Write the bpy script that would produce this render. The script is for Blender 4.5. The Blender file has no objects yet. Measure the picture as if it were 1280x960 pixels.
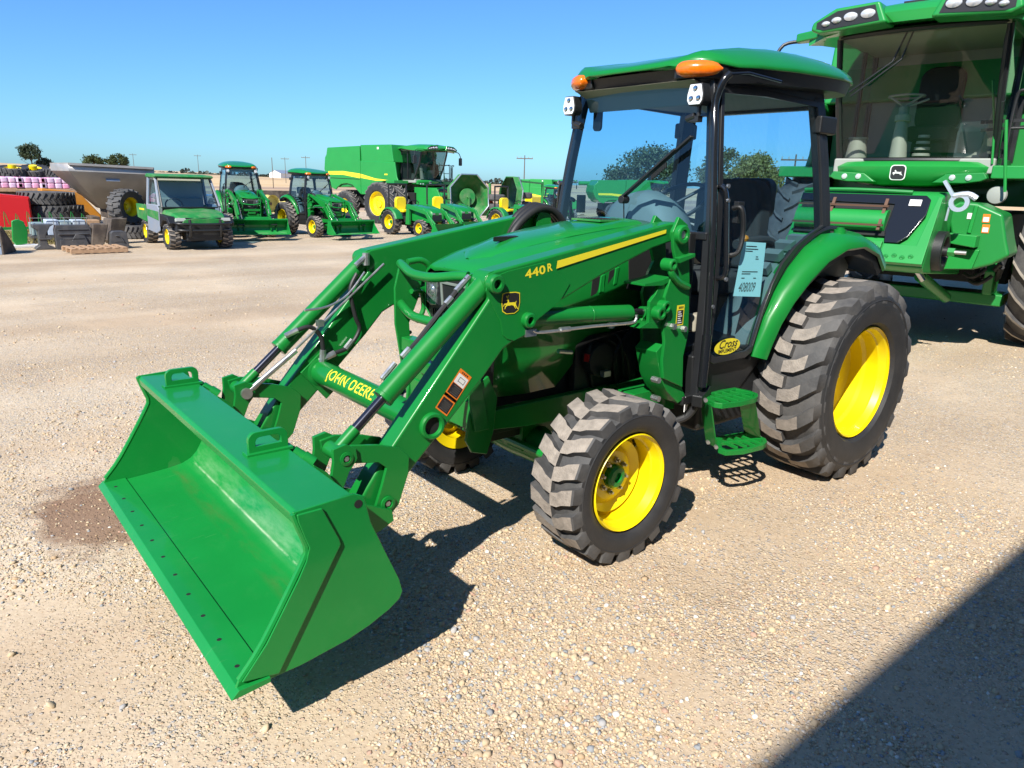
import bpy, bmesh, math, random
from mathutils import Vector, Matrix, Euler
R = math.radians
PI = math.pi
C = bpy.context.scene.collection
rnd = random.Random(7)

# ------------------------------------------------------------------ materials
def lin(h):
    h = h.lstrip('#'); v = [int(h[i:i+2], 16)/255 for i in (0, 2, 4)]
    return tuple((c/12.92 if c <= .04045 else ((c+.055)/1.055)**2.4) for c in v)

def mat(name, col, rough=.5, metal=0., coat=0., var=.0, vscale=6., dust=0., dcol=(.36, .29, .21),
        bump=0., bscale=60., emit=None, estr=1., spec=.5, croug=.08):
    m = bpy.data.materials.new(name); m.use_nodes = True
    nt = m.node_tree; b = nt.nodes['Principled BSDF']
    b.inputs['Base Color'].default_value = (*col, 1); b.inputs['Roughness'].default_value = rough
    b.inputs['Metallic'].default_value = metal; b.inputs['Specular IOR Level'].default_value = spec; b.inputs['Coat IOR'].default_value = 1.45
    if coat:
        b.inputs['Coat Weight'].default_value = coat; b.inputs['Coat Roughness'].default_value = croug
    tc = nt.nodes.new('ShaderNodeTexCoord')
    src = None
    if var:
        n = nt.nodes.new('ShaderNodeTexNoise'); n.inputs['Scale'].default_value = vscale; n.inputs['Detail'].default_value = 6
        nt.links.new(tc.outputs['Object'], n.inputs['Vector'])
        cr = nt.nodes.new('ShaderNodeMapRange'); cr.inputs['From Min'].default_value = .3; cr.inputs['From Max'].default_value = .7
        cr.inputs['To Min'].default_value = 1-var; cr.inputs['To Max'].default_value = 1+var
        nt.links.new(n.outputs['Fac'], cr.inputs['Value'])
        vm = nt.nodes.new('ShaderNodeVectorMath'); vm.operation = 'SCALE'; vm.inputs[0].default_value = col
        nt.links.new(cr.outputs['Result'], vm.inputs['Scale']); src = vm.outputs['Vector']
        rr = nt.nodes.new('ShaderNodeMapRange'); rr.inputs['To Min'].default_value = max(.02, rough-.1); rr.inputs['To Max'].default_value = min(1, rough+.14)
        nt.links.new(n.outputs['Fac'], rr.inputs['Value']); nt.links.new(rr.outputs['Result'], b.inputs['Roughness'])
    if dust:
        n = nt.nodes.new('ShaderNodeTexNoise'); n.inputs['Scale'].default_value = 3.3; n.inputs['Detail'].default_value = 8; n.inputs['Roughness'].default_value = .68
        nt.links.new(tc.outputs['Object'], n.inputs['Vector'])
        cr = nt.nodes.new('ShaderNodeMapRange'); cr.inputs['From Min'].default_value = .42; cr.inputs['From Max'].default_value = .75
        cr.inputs['To Max'].default_value = dust
        nt.links.new(n.outputs['Fac'], cr.inputs['Value'])
        mx = nt.nodes.new('ShaderNodeMix'); mx.data_type = 'RGBA'; mx.inputs['A'].default_value = (*col, 1); mx.inputs['B'].default_value = (*dcol, 1)
        nt.links.new(cr.outputs['Result'], mx.inputs['Factor'])
        if src: nt.links.new(src, mx.inputs['A'])
        src = mx.outputs['Result']
    if src: nt.links.new(src, b.inputs['Base Color'])
    if bump:
        n = nt.nodes.new('ShaderNodeTexNoise'); n.inputs['Scale'].default_value = bscale; n.inputs['Detail'].default_value = 5
        nt.links.new(tc.outputs['Object'], n.inputs['Vector'])
        bp = nt.nodes.new('ShaderNodeBump'); bp.inputs['Strength'].default_value = bump; bp.inputs['Distance'].default_value = .01
        nt.links.new(n.outputs['Fac'], bp.inputs['Height']); nt.links.new(bp.outputs['Normal'], b.inputs['Normal'])
    if emit:
        b.inputs['Emission Color'].default_value = (*emit, 1); b.inputs['Emission Strength'].default_value = estr
    return m

def glass_mat(name, tint, trans=.85, rough=.02, f=1.45):
    m = bpy.data.materials.new(name); m.use_nodes = True; nt = m.node_tree
    nt.nodes.remove(nt.nodes['Principled BSDF']); out = nt.nodes['Material Output']
    t = nt.nodes.new('ShaderNodeBsdfTransparent'); t.inputs['Color'].default_value = (*tint, 1)
    g = nt.nodes.new('ShaderNodeBsdfGlossy'); g.inputs['Roughness'].default_value = rough; g.inputs['Color'].default_value = (1, 1, 1, 1)
    lw = nt.nodes.new('ShaderNodeLayerWeight'); lw.inputs['Blend'].default_value = .5
    pw = nt.nodes.new('ShaderNodeMath'); pw.operation = 'POWER'; nt.links.new(lw.outputs['Facing'], pw.inputs[0]); pw.inputs[1].default_value = 5
    fr = nt.nodes.new('ShaderNodeMapRange'); nt.links.new(pw.outputs[0], fr.inputs['Value']); fr.inputs['To Min'].default_value = ((f-1)/(f+1))**2*1.7; fr.inputs['To Max'].default_value = .9
    mx = nt.nodes.new('ShaderNodeMixShader')
    nt.links.new(fr.outputs[0], mx.inputs[0]); nt.links.new(t.outputs[0], mx.inputs[1]); nt.links.new(g.outputs[0], mx.inputs[2])
    nt.links.new(mx.outputs[0], out.inputs['Surface'])
    return m

GRN = (.0050, .180, .026)
M = {}
M['green'] = mat('green_paint', GRN, .36, coat=.35, var=.07, vscale=2.5, croug=.08, spec=.3, dust=.035, dcol=(.16, .22, .12))
M['green_plastic'] = mat('green_hood_paint', (.006, .19, .029), .30, coat=.55, var=.05, vscale=2, croug=.05, spec=.3, dust=.03, dcol=(.16, .22, .12))
M['green_far'] = mat('green_paint_plain', (.011, .20, .036), .42, coat=.25)
M['green_dusty'] = mat('green_paint_dusty', (.012, .19, .035), .5, dust=.35, var=.08)
M['yellow'] = mat('yellow_paint', (.80, .61, .004), .34, coat=.4, var=.05, vscale=3)
M['yellow_decal'] = mat('yellow_decal', (.78, .66, .03), .4)
M['black'] = mat('black_plastic', (.012, .013, .014), .45, bump=.15, bscale=300)
M['black_gloss'] = mat('black_gloss_paint', (.010, .011, .013), .18, coat=.5)
M['black_steel'] = mat('black_steel', (.016, .017, .019), .35, coat=.2, var=.1)
M['dark'] = mat('dark_void', (.006, .007, .007), .8)
M['rubber'] = mat('tyre_rubber', (.052, .052, .053), .7, var=.25, vscale=9, dust=.75, dcol=(.15, .14, .13), bump=.2, bscale=80)
M['rubber_side'] = mat('tyre_sidewall', (.020, .0205, .022), .55, var=.15, vscale=14, dust=.3, dcol=(.085, .08, .075), bump=.12, bscale=120)
M['lugtop'] = mat('dusty_tread', (.27, .235, .20), .9, var=.22, vscale=30, dust=.5, dcol=(.13, .12, .11), bump=.5, bscale=140)
M['chrome'] = mat('polished_rod', (.55, .56, .58), .12, metal=1.)
M['rod_dark'] = mat('dark_chrome_rod', (.10, .10, .12), .16, metal=.9)
M['zinc'] = mat('zinc_plated_steel', (.55, .56, .56), .32, metal=.9, var=.12, vscale=30)
M['bolt'] = mat('bolt_steel', (.42, .42, .40), .4, metal=.8)
M['hose'] = mat('hydraulic_hose', (.016, .016, .017), .55)
M['engine'] = mat('engine_black', (.012, .013, .014), .55, dust=.06, var=.2)
M['grey_trim'] = mat('grey_interior_trim', (.16, .19, .17), .6, var=.05)
M['tan_trim'] = mat('beige_interior_trim', (.30, .28, .22), .7)
M['seat'] = mat('charcoal_seat_cloth', (.045, .04, .036), .9, bump=.3, bscale=200)
M['amber'] = mat('amber_lens', (.80, .155, .004), .15, coat=.8, var=.12, vscale=60)
M['lens'] = mat('lamp_lens', (.62, .64, .66), .12, coat=.9, metal=.3)
M['white'] = mat('white_paint', (.78, .78, .77), .4)
M['lens_pearl'] = mat('pearl_lamp_lens', (.72, .74, .76), .08, coat=1.)
M['orange_decal'] = mat('orange_decal', (.75, .20, .02), .4)
M['white_decal'] = mat('white_decal', (.72, .72, .70), .4)
M['black_decal'] = mat('black_decal', (.02, .018, .018), .4)
M['blue_card'] = mat('light_blue_card', (.24, .62, .70), .6)
M['red'] = mat('red_paint', (.50, .012, .012), .4, coat=.3)
M['glass'] = glass_mat('tinted_cab_glass', (.60, .79, .90))
M['head_lens'] = mat('headlight_glass', (.30, .34, .36), .10, coat=1., metal=.75, var=.5, vscale=70)
M['glass_dark'] = glass_mat('smoked_glass', (.30, .36, .36), f=1.5)
M['mirror'] = mat('mirror_glass', (.5, .5, .52), .05, metal=1.)

# ------------------------------------------------------------------ mesh building
SPLIT = {'brush_guard', 'cab_rail', 'carrier_plate', 'bolt', 'step_tread', 'step_side', 'pin_boss', 'pin', 'linkage_pin', 'hose_fitting', 'guard_bar', 'hinge', 'wheel_nut', 'seat_back_shell', 'lettering',
         'armrest', 'side_vent', 'reflector', 'fuel_tank', 'engine_fitting', 'engine_pipe', 'door_frame', 'kick_panel', 'hydraulic_hose', 'rear_axle', 'cab_post'}
def clusters(vs, fs, gap=.003):
    par = list(range(len(vs)))
    def find(a):
        while par[a] != a: par[a] = par[par[a]]; a = par[a]
        return a
    for f in fs:
        for v in f[1:]: par[find(v)] = find(f[0])
    comp = {}
    for i, f in enumerate(fs): comp.setdefault(find(f[0]), []).append(i)
    comps = list(comp.values()); bb = []
    for c in comps:
        P_ = [vs[v] for i in c for v in fs[i]]
        bb.append(([min(p[k] for p in P_) for k in range(3)], [max(p[k] for p in P_) for k in range(3)]))
    n = len(comps); q = list(range(n))
    def f2(a):
        while q[a] != a: a = q[a]
        return a
    for i in range(n):
        for j in range(i):
            if all(bb[i][0][k] <= bb[j][1][k]+gap and bb[j][0][k] <= bb[i][1][k]+gap for k in range(3)): q[f2(i)] = f2(j)
    out = {}
    for i in range(n): out.setdefault(f2(i), []).extend(comps[i])
    return list(out.values())
class MB:
    def __init__(s): s.v = []; s.f = []; s.mi = []
    def add(s, vs, fs, mi=0, mx=None):
        o = len(s.v)
        if mx is not None: vs = [mx @ Vector(v) for v in vs]
        s.v += [tuple(v) for v in vs]; s.f += [tuple(i+o for i in f) for f in fs]
        s.mi += [mi]*len(fs) if isinstance(mi, int) else list(mi)
        return s
    def box(s, c, d, rot=None, mi=0):
        hx, hy, hz = d[0]/2, d[1]/2, d[2]/2
        vs = [Vector((x, y, z)) for x in (-hx, hx) for y in (-hy, hy) for z in (-hz, hz)]
        if rot is not None: m = Euler(rot).to_matrix(); vs = [m @ v for v in vs]
        vs = [v+Vector(c) for v in vs]
        return s.add(vs, [(0, 1, 3, 2), (4, 6, 7, 5), (0, 4, 5, 1), (2, 3, 7, 6), (0, 2, 6, 4), (1, 5, 7, 3)], mi)
    def span(s, a, b, mi=0):
        return s.box([(a[i]+b[i])/2 for i in range(3)], [abs(b[i]-a[i]) for i in range(3)], mi=mi)
    def bar(s, a, b, w, h, up=(0, 0, 1), mi=0):
        a = Vector(a); b = Vector(b); d = (b-a); L = d.length; d.normalize(); up = Vector(up)
        sx = d.cross(up)
        if sx.length < 1e-4: sx = d.cross(Vector((0, 1, 0)))
        sx.normalize(); u = sx.cross(d)
        vs = [p+sx*i*w/2+u*j*h/2 for p in (a, b) for i in (-1, 1) for j in (-1, 1)]
        return s.add(vs, [(0, 1, 3, 2), (4, 6, 7, 5), (0, 4, 5, 1), (2, 3, 7, 6), (0, 2, 6, 4), (1, 5, 7, 3)], mi)
    def prism(s, pts, y0, y1, ax='Y', mi=0):
        """pts: 2D outline; ax: extrusion axis. Y: pts=(x,z); X: pts=(y,z); Z: pts=(x,y)"""
        def P(p, t): return {'Y': (p[0], t, p[1]), 'X': (t, p[0], p[1]), 'Z': (p[0], p[1], t)}[ax]
        n = len(pts); vs = [P(p, y0) for p in pts]+[P(p, y1) for p in pts]
        fs = [tuple(range(n-1, -1, -1)), tuple(range(n, 2*n))]+[(i, (i+1) % n, n+(i+1) % n, n+i) for i in range(n)]
        return s.add(vs, fs, mi)
    def ringprism(s, outer, inner, y0, y1, ax='Y', mi=0):
        def P(p, t): return {'Y': (p[0], t, p[1]), 'X': (t, p[0], p[1]), 'Z': (p[0], p[1], t)}[ax]
        n = len(outer); vs = [P(p, t) for t in (y0, y1) for ring in (outer, inner) for p in ring]
        fs = []
        for i in range(n):
            j = (i+1) % n
            fs += [(i, j, n+j, n+i), (2*n+i, 3*n+i, 3*n+j, 2*n+j), (i, 2*n+i, 2*n+j, j), (n+i, n+j, 3*n+j, 3*n+i)]
        return s.add(vs, fs, mi)
    def tube(s, pts, r, seg=12, smooth=0, cap=True, mi=0, r2=None):
        pts = [Vector(p) for p in pts]
        if smooth and len(pts) > 2: pts = catmull(pts, smooth)
        n = len(pts); vs = []; prev = None
        for i, p in enumerate(pts):
            d = (pts[min(i+1, n-1)]-pts[max(i-1, 0)]).normalized()
            if prev is None:
                a = Vector((0, 0, 1)) if abs(d.z) < .9 else Vector((1, 0, 0)); u = d.cross(a).normalized()
            else:
                u = (prev-d*prev.dot(d)).normalized()
            prev = u; w = d.cross(u)
            rr = r if r2 is None else r+(r2-r)*i/(n-1)
            if isinstance(r, (list, tuple)): rr = r[i]
            for k in range(seg):
                t = 2*PI*k/seg; vs.append(p+(u*math.cos(t)+w*math.sin(t))*rr)
        fs = [(i*seg+k, i*seg+(k+1) % seg, (i+1)*seg+(k+1) % seg, (i+1)*seg+k) for i in range(n-1) for k in range(seg)]
        if cap: fs += [tuple(range(seg-1, -1, -1)), tuple(range((n-1)*seg, n*seg))]
        return s.add(vs, fs, mi)
    def cyl(s, a, b, r, seg=20, mi=0, r2=None): return s.tube([a, b], r, seg, mi=mi, r2=r2)
    def lathe(s, prof, c=(0, 0, 0), ax='Y', seg=48, mi=0, closed=False, mis=None, cap=True):
        """prof: list of (r, t) along axis"""
        def P(r, t, a):
            x, z = r*math.cos(a), r*math.sin(a)
            return {'Y': (c[0]+x, c[1]+t, c[2]-z), 'X': (c[0]+t, c[1]+x, c[2]+z), 'Z': (c[0]+x, c[1]+z, c[2]+t)}[ax]
        n = len(prof); vs = [P(r, t, 2*PI*k/seg) for k in range(seg) for r, t in prof]
        fs = []; ms = []
        for k in range(seg):
            k2 = (k+1) % seg
            for i in range(n if closed else n-1):
                j = (i+1) % n
                fs.append((k*n+i, k*n+j, k2*n+j, k2*n+i)); ms.append(mis[i] if mis else mi)
        if not closed and cap:
            for e in (0, n-1):
                if prof[e][0] > 1e-5: fs.append(tuple(k*n+e for k in range(seg))); ms.append(mis[min(e, n-2)] if mis else mi)
        return s.add(vs, fs, ms)
    def loft(s, rings, mi=0, closed=True, cap=True):
        n = len(rings[0]); vs = [p for r in rings for p in r]
        fs = []
        for i in range(len(rings)-1):
            for k in range(n if closed else n-1):
                k2 = (k+1) % n
                fs.append((i*n+k, i*n+k2, (i+1)*n+k2, (i+1)*n+k))
        if cap: fs += [tuple(range(n-1, -1, -1)), tuple(range((len(rings)-1)*n, len(rings)*n))]
        return s.add(vs, fs, mi)
    def build(s, name, mats, parent=None, bevel=0, smooth=35, seg=2, solid=0, split=None):
        if not isinstance(mats, (list, tuple)): mats = [mats]
        me = bpy.data.meshes.new(name); me.from_pydata(s.v, [], s.f)
        for m in mats: me.materials.append(m)
        for p, i in zip(me.polygons, s.mi): p.material_index = min(i, len(mats)-1)
        if split is None: split = name in SPLIT
        if split:
            cl = clusters(s.v, s.f)
            if len(cl) > 1:
                first = None
                bpy.data.meshes.remove(me)
                for fs in cl:
                    m2 = MB(); idx = {}
                    for fi in fs:
                        for v in s.f[fi]:
                            if v not in idx: idx[v] = len(idx); m2.v.append(s.v[v])
                        m2.f.append(tuple(idx[v] for v in s.f[fi])); m2.mi.append(s.mi[fi])
                    o = m2.build(name, mats, parent, bevel, smooth, seg, solid, split=False)
                    first = first or o
                return first
        bm = bmesh.new(); bm.from_mesh(me)
        bmesh.ops.remove_doubles(bm, verts=bm.verts, dist=1e-5)
        bmesh.ops.recalc_face_normals(bm, faces=bm.faces)
        for f in bm.faces: f.smooth = True
        for e in bm.edges:
            if len(e.link_faces) == 2 and e.calc_face_angle(0) > R(smooth): e.smooth = False
        bm.to_mesh(me); bm.free()
        o = bpy.data.objects.new(name, me); C.objects.link(o)
        if parent is not None: o.parent = parent
        if solid:
            md = o.modifiers.new('Solidify', 'SOLIDIFY'); md.thickness = solid; md.offset = 0
        if bevel:
            md = o.modifiers.new('Bevel', 'BEVEL'); md.width = bevel; md.segments = seg; md.limit_method = 'ANGLE'; md.angle_limit = R(38); md.harden_normals = True
        return o

def catmull(P, n):
    out = []
    Q_ = [P[0]]+P+[P[-1]]
    for i in range(1, len(Q_)-2):
        a, b, c, d = Q_[i-1:i+3]
        for k in range(n):
            t = k/n
            out.append(.5*((2*b)+(c-a)*t+(2*a-5*b+4*c-d)*t*t+(-a+3*b-3*c+d)*t**3))
    out.append(P[-1]); return out

def circle(cx, cz, r, n=16, a0=0): return [(cx+r*math.cos(a0+2*PI*k/n), cz+r*math.sin(a0+2*PI*k/n)) for k in range(n)]
def rrect(w, h, r, n=4, cx=0, cy=0):
    out = []
    for sx, sy, a in ((1, 1, 0), (-1, 1, 90), (-1, -1, 180), (1, -1, 270)):
        for k in range(n+1):
            t = R(a+90*k/n); out.append((cx+sx*(w/2-r)+r*math.cos(t), cy+sy*(h/2-r)+r*math.sin(t)))
    return out

def tag(o, label=None, cat=None, group=None, kind=None):
    if label: o['label'] = label
    if cat: o['category'] = cat
    if group: o['group'] = group
    if kind: o['kind'] = kind
    return o
def thing(name, label, cat, loc=(0, 0, 0), rz=0, group=None):
    o = bpy.data.objects.new(name, None); C.objects.link(o); o.empty_display_size = .3
    o.location = loc; o.rotation_euler = (0, 0, rz)
    return tag(o, label, cat, group)
def copy_tree(o, parent=None):
    c = o.copy(); C.objects.link(c)
    if parent is not None: c.parent = parent; c.matrix_parent_inverse = Matrix.Identity(4)
    for ch in list(o.children): copy_tree(ch, c)
    return c
def dup(o, loc, rz, label, cat=None, group=None, scale=1):
    c = copy_tree(o); c.location = loc; c.rotation_euler = (0, 0, rz); c.scale = (scale,)*3
    for k in ('group',):
        if k in c and not group: del c[k]
    return tag(c, label, cat, group)

def text_mesh(body, size, mapf, mi=0, shear=0, spacing=1., extrude=0., bold=0, scale_x=1., cuts=0):
    """text outline as mesh data, mapped by mapf(u,v)->(x,y,z); centred"""
    cu = bpy.data.curves.new('t', 'FONT'); cu.body = body; cu.size = size; cu.align_x = 'CENTER'; cu.align_y = 'CENTER'
    cu.shear = shear; cu.space_character = spacing; cu.offset = bold; cu.resolution_u = 3
    ob = bpy.data.objects.new('t', cu); C.objects.link(ob)
    bpy.context.view_layer.update()
    me = bpy.data.meshes.new_from_object(ob)
    if cuts:
        bm = bmesh.new(); bm.from_mesh(me); bmesh.ops.triangulate(bm, faces=bm.faces)
        for _ in range(4):
            es = [e for e in bm.edges if e.calc_length() > size*.10]
            if not es: break
            bmesh.ops.subdivide_edges(bm, edges=es, cuts=1); bmesh.ops.triangulate(bm, faces=bm.faces)
        bm.to_mesh(me); bm.free()
    vs = [mapf(v.co.x*scale_x, v.co.y) for v in me.vertices]; fs = [tuple(p.vertices) for p in me.polygons]
    bpy.data.objects.remove(ob); bpy.data.curves.remove(cu); bpy.data.meshes.remove(me)
    return vs, fs
def plane_map(o, u, v):
    o = Vector(o); u = Vector(u).normalized(); v = Vector(v).normalized()
    return lambda a, b: tuple(o+u*a+v*b)

def gz(x, y):
    """height of the yard: level near the tractors, falling gently away, rising again to the far fields"""
    u = (4.3-x)*.53+(2.8-y)*.85
    dx, dy = x-4.3, y-2.8; d = math.hypot(dx, dy)
    rise = .0062*max(0, d-110)*max(0, min(1.4, (math.degrees(math.atan2(dx, -dy))+26)/18))*max(0, -dy/d) if d > 110 else 0
    if u < 24: return 0.
    if u < 80: return -.026*(u-24)*min(1, (u-24)/10)
    if u < 150: return -1.456+rise
    return -1.456*max(0, 1-(u-150)/150)+rise

# ------------------------------------------------------------------ wheels
def tyre_mesh(mb, c, Rr, W, rimR, side, n=20, lugw=.055, lugh=.034, detail=1):
    """carcass + lugs; axis Y; side=+1 when the outer face looks to +Y. Materials: 0 rubber,1 sidewall,2 lug top"""
    cx, cy, cz = c; h = W/2; Rb = Rr-lugh
    if detail:
        sh = (.045 if Rr > .5 else .026)
        half = [(rimR+.003, h*.72), (rimR+.014, h*.80), (rimR+.035, h*.93), (rimR+(Rb-rimR)*.45, h*1.0), (Rb-sh-.012, h*.99), (Rb-sh+.004, h*.955), (Rb-.016, h*.86), (Rb-.004, h*.6)]
        prof = [(a, -b) for a, b in half]+[(Rb, 0)]+[(a, b) for a, b in reversed(half)]
        mis = [1, 1, 1, 1, 1, 0, 0, 0, 0, 0, 0, 1, 1, 1, 1, 1]
    else:
        prof = [(rimR, -h*.8), (Rb-.03, -h), (Rb, -h*.8), (Rb, h*.8), (Rb-.03, h), (rimR, h*.8)]; mis = [1, 0, 0, 0, 1]
    mb.lathe(prof, c, seg=56 if detail else 28, mis=mis+[1], closed=True)
    if detail:   # small moulded ring on each sidewall
        for sd in (1, -1):
            rr = rimR+(Rb-rimR)*.72
            mb.lathe([(rr-.006, sd*h*.975), (rr, sd*(h*1.005)), (rr+.006, sd*h*.975)], c, seg=56, mi=1, cap=False)
    da = 2*PI/n
    def P(y, arc, r, th0):
        th = th0+arc/Rr; return (cx+r*math.cos(th), cy+y, cz-r*math.sin(th))
    for sd in (1, -1):
        for k in range(n):
            th0 = k*da+(da/2 if sd < 0 else 0)+(.01*((k*7) % 3-1))
            if Rr > .5: st = [(-.03*W, .30*lugw, 1, .80), (.14*W, .16*lugw, 1, .92), (.27*W, -.22*lugw, 1, 1.0), (.40*W, -.74*lugw, .92, 1.04), (.465*W, -1.0*lugw, .45, 1.02), (.497*W, -1.15*lugw, -1.3, .9)]
            else: st = [(-.01*W, .30*lugw, 1, .90), (.15*W, .16*lugw, 1, .98), (.24*W, -.06*lugw, 1, 1.0), (.45*W, -.34*lugw, 1, 1.02), (.478*W, -.38*lugw, .75, 1.0), (.490*W, -.42*lugw, -.35, .92)]
            if not detail: st = [st[0], st[2], st[4], st[5]]
            vs = []
            for (y, arc, hh, ws) in st:
                rt = Rb+lugh*hh if hh > 0 else Rb+lugh*hh*1.6
                rb = (Rb-.03) if hh > 0 else rt-.035
                w = lugw*ws
                vs += [P(sd*y, arc-w*.62, rb, th0), P(sd*y, arc-w*.44, rt, th0), P(sd*y, arc+w*.44, rt, th0), P(sd*y, arc+w*.62, rb, th0)]
            fs = []; ms = []
            m = len(st)
            for i in range(m-1):
                a, b = 4*i, 4*(i+1)
                fs += [(a, a+1, b+1, b), (a+1, a+2, b+2, b+1), (a+2, a+3, b+3, b+2)]; ms += [0, 2 if i < (3 if not (detail and Rr > .5) else 2)+(0 if detail else -1) else 0, 0]
            fs += [(3, 2, 1, 0), (4*m-4, 4*m-3, 4*m-2, 4*m-1)]; ms += [0, 0]
            mb.add(vs, fs, ms)

def make_wheel(parent, c, Rr, W, rimR, side, n, lugw, lugh, disc, hubr, detail=1, lug_steel='lugtop', rim_mat='yellow'):
    """a wheel as part 'wheel' (the tyre) with sub-parts rim and hub"""
    t = MB(); tyre_mesh(t, c, Rr, W, rimR, side, n, lugw, lugh, detail)
    w = t.build('wheel', [M['rubber'], M['rubber_side'], M[lug_steel]], parent, smooth=38)
    h = W/2; s = side; seg = 56 if detail else 24
    r = MB()
    o = h*.80
    prof = [(rimR+.004, s*(o+.012)), (rimR+.010, s*(o+.002)), (rimR-.006, s*(o-.006)), (rimR-.018, s*(o-.045)), (rimR-.026, s*(o-.05)), (rimR-.030, s*(o-.12)), (rimR-.045, s*(o-.14)),
            (rimR-.050, s*(disc+.03)), (rimR-.075, s*(disc+.012)), (rimR*.62, s*disc), (rimR*.52, s*(disc+.02)), (hubr*1.05, s*(disc+.022)), (0, s*(disc+.022))]
    r.lathe([(a, b) for a, b in prof], c, seg=seg, cap=False)
    r.lathe([(rimR-.05, s*(disc)), (rimR-.05, -s*o*.9), (rimR+.008, -s*(o+.01))], c, seg=seg, cap=False)
    rim = r.build('rim', M[rim_mat], w, smooth=30)
    hb = MB()
    hb.lathe([(hubr, s*(disc+.02)), (hubr, s*(disc+.05)), (hubr*.8, s*(disc+.06)), (hubr*.45, s*(disc+.062)), (hubr*.4, s*(disc+.045)), (0, s*(disc+.045))], c, seg=24)
    hb.build('hub', M['green'], w)
    if detail:
        v = MB(); v.tube([(c[0]-(rimR-.035)*.5, c[1]+s*(disc+.05), c[2]+(rimR-.035)*.86), (c[0]-(rimR-.06)*.5, c[1]+s*(disc+.08), c[2]+(rimR-.06)*.86)], .007, 8); v.build('valve', M['black'], rim)
        b = MB()
        nb = 8
        for k in range(nb):
            a = 2*PI*k/nb+.2; p = (c[0]+hubr*1.38*math.cos(a), c[1], c[2]+hubr*1.38*math.sin(a))
            b.cyl((p[0], c[1]+s*(disc+.018), p[2]), (p[0], c[1]+s*(disc+.036), p[2]), .013, 6)
            b.cyl((p[0], c[1]+s*(disc+.036), p[2]), (p[0], c[1]+s*(disc+.05), p[2]), .007, 8)
        b.build('wheel_nut', M['bolt'], w)
    return w

# ------------------------------------------------------------------ nearest tractor
def ay(z): return .585-.05*max(0, (z-1.1))/1.14-.085*max(0, (z-1.1)/1.14)**2   # half width of the cab at height z
def ax(z): return 1.20-.08*max(0, (z-1.0)/1.24)**1.5                          # front glass line
def cxr(z): return .03+.10*max(0, (z-1.3)/.95)                                # rear pillar line

TR = thing('tractor', 'large green utility tractor with a tinted cab and a front loader, nearest to the camera', 'tractor')

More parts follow.
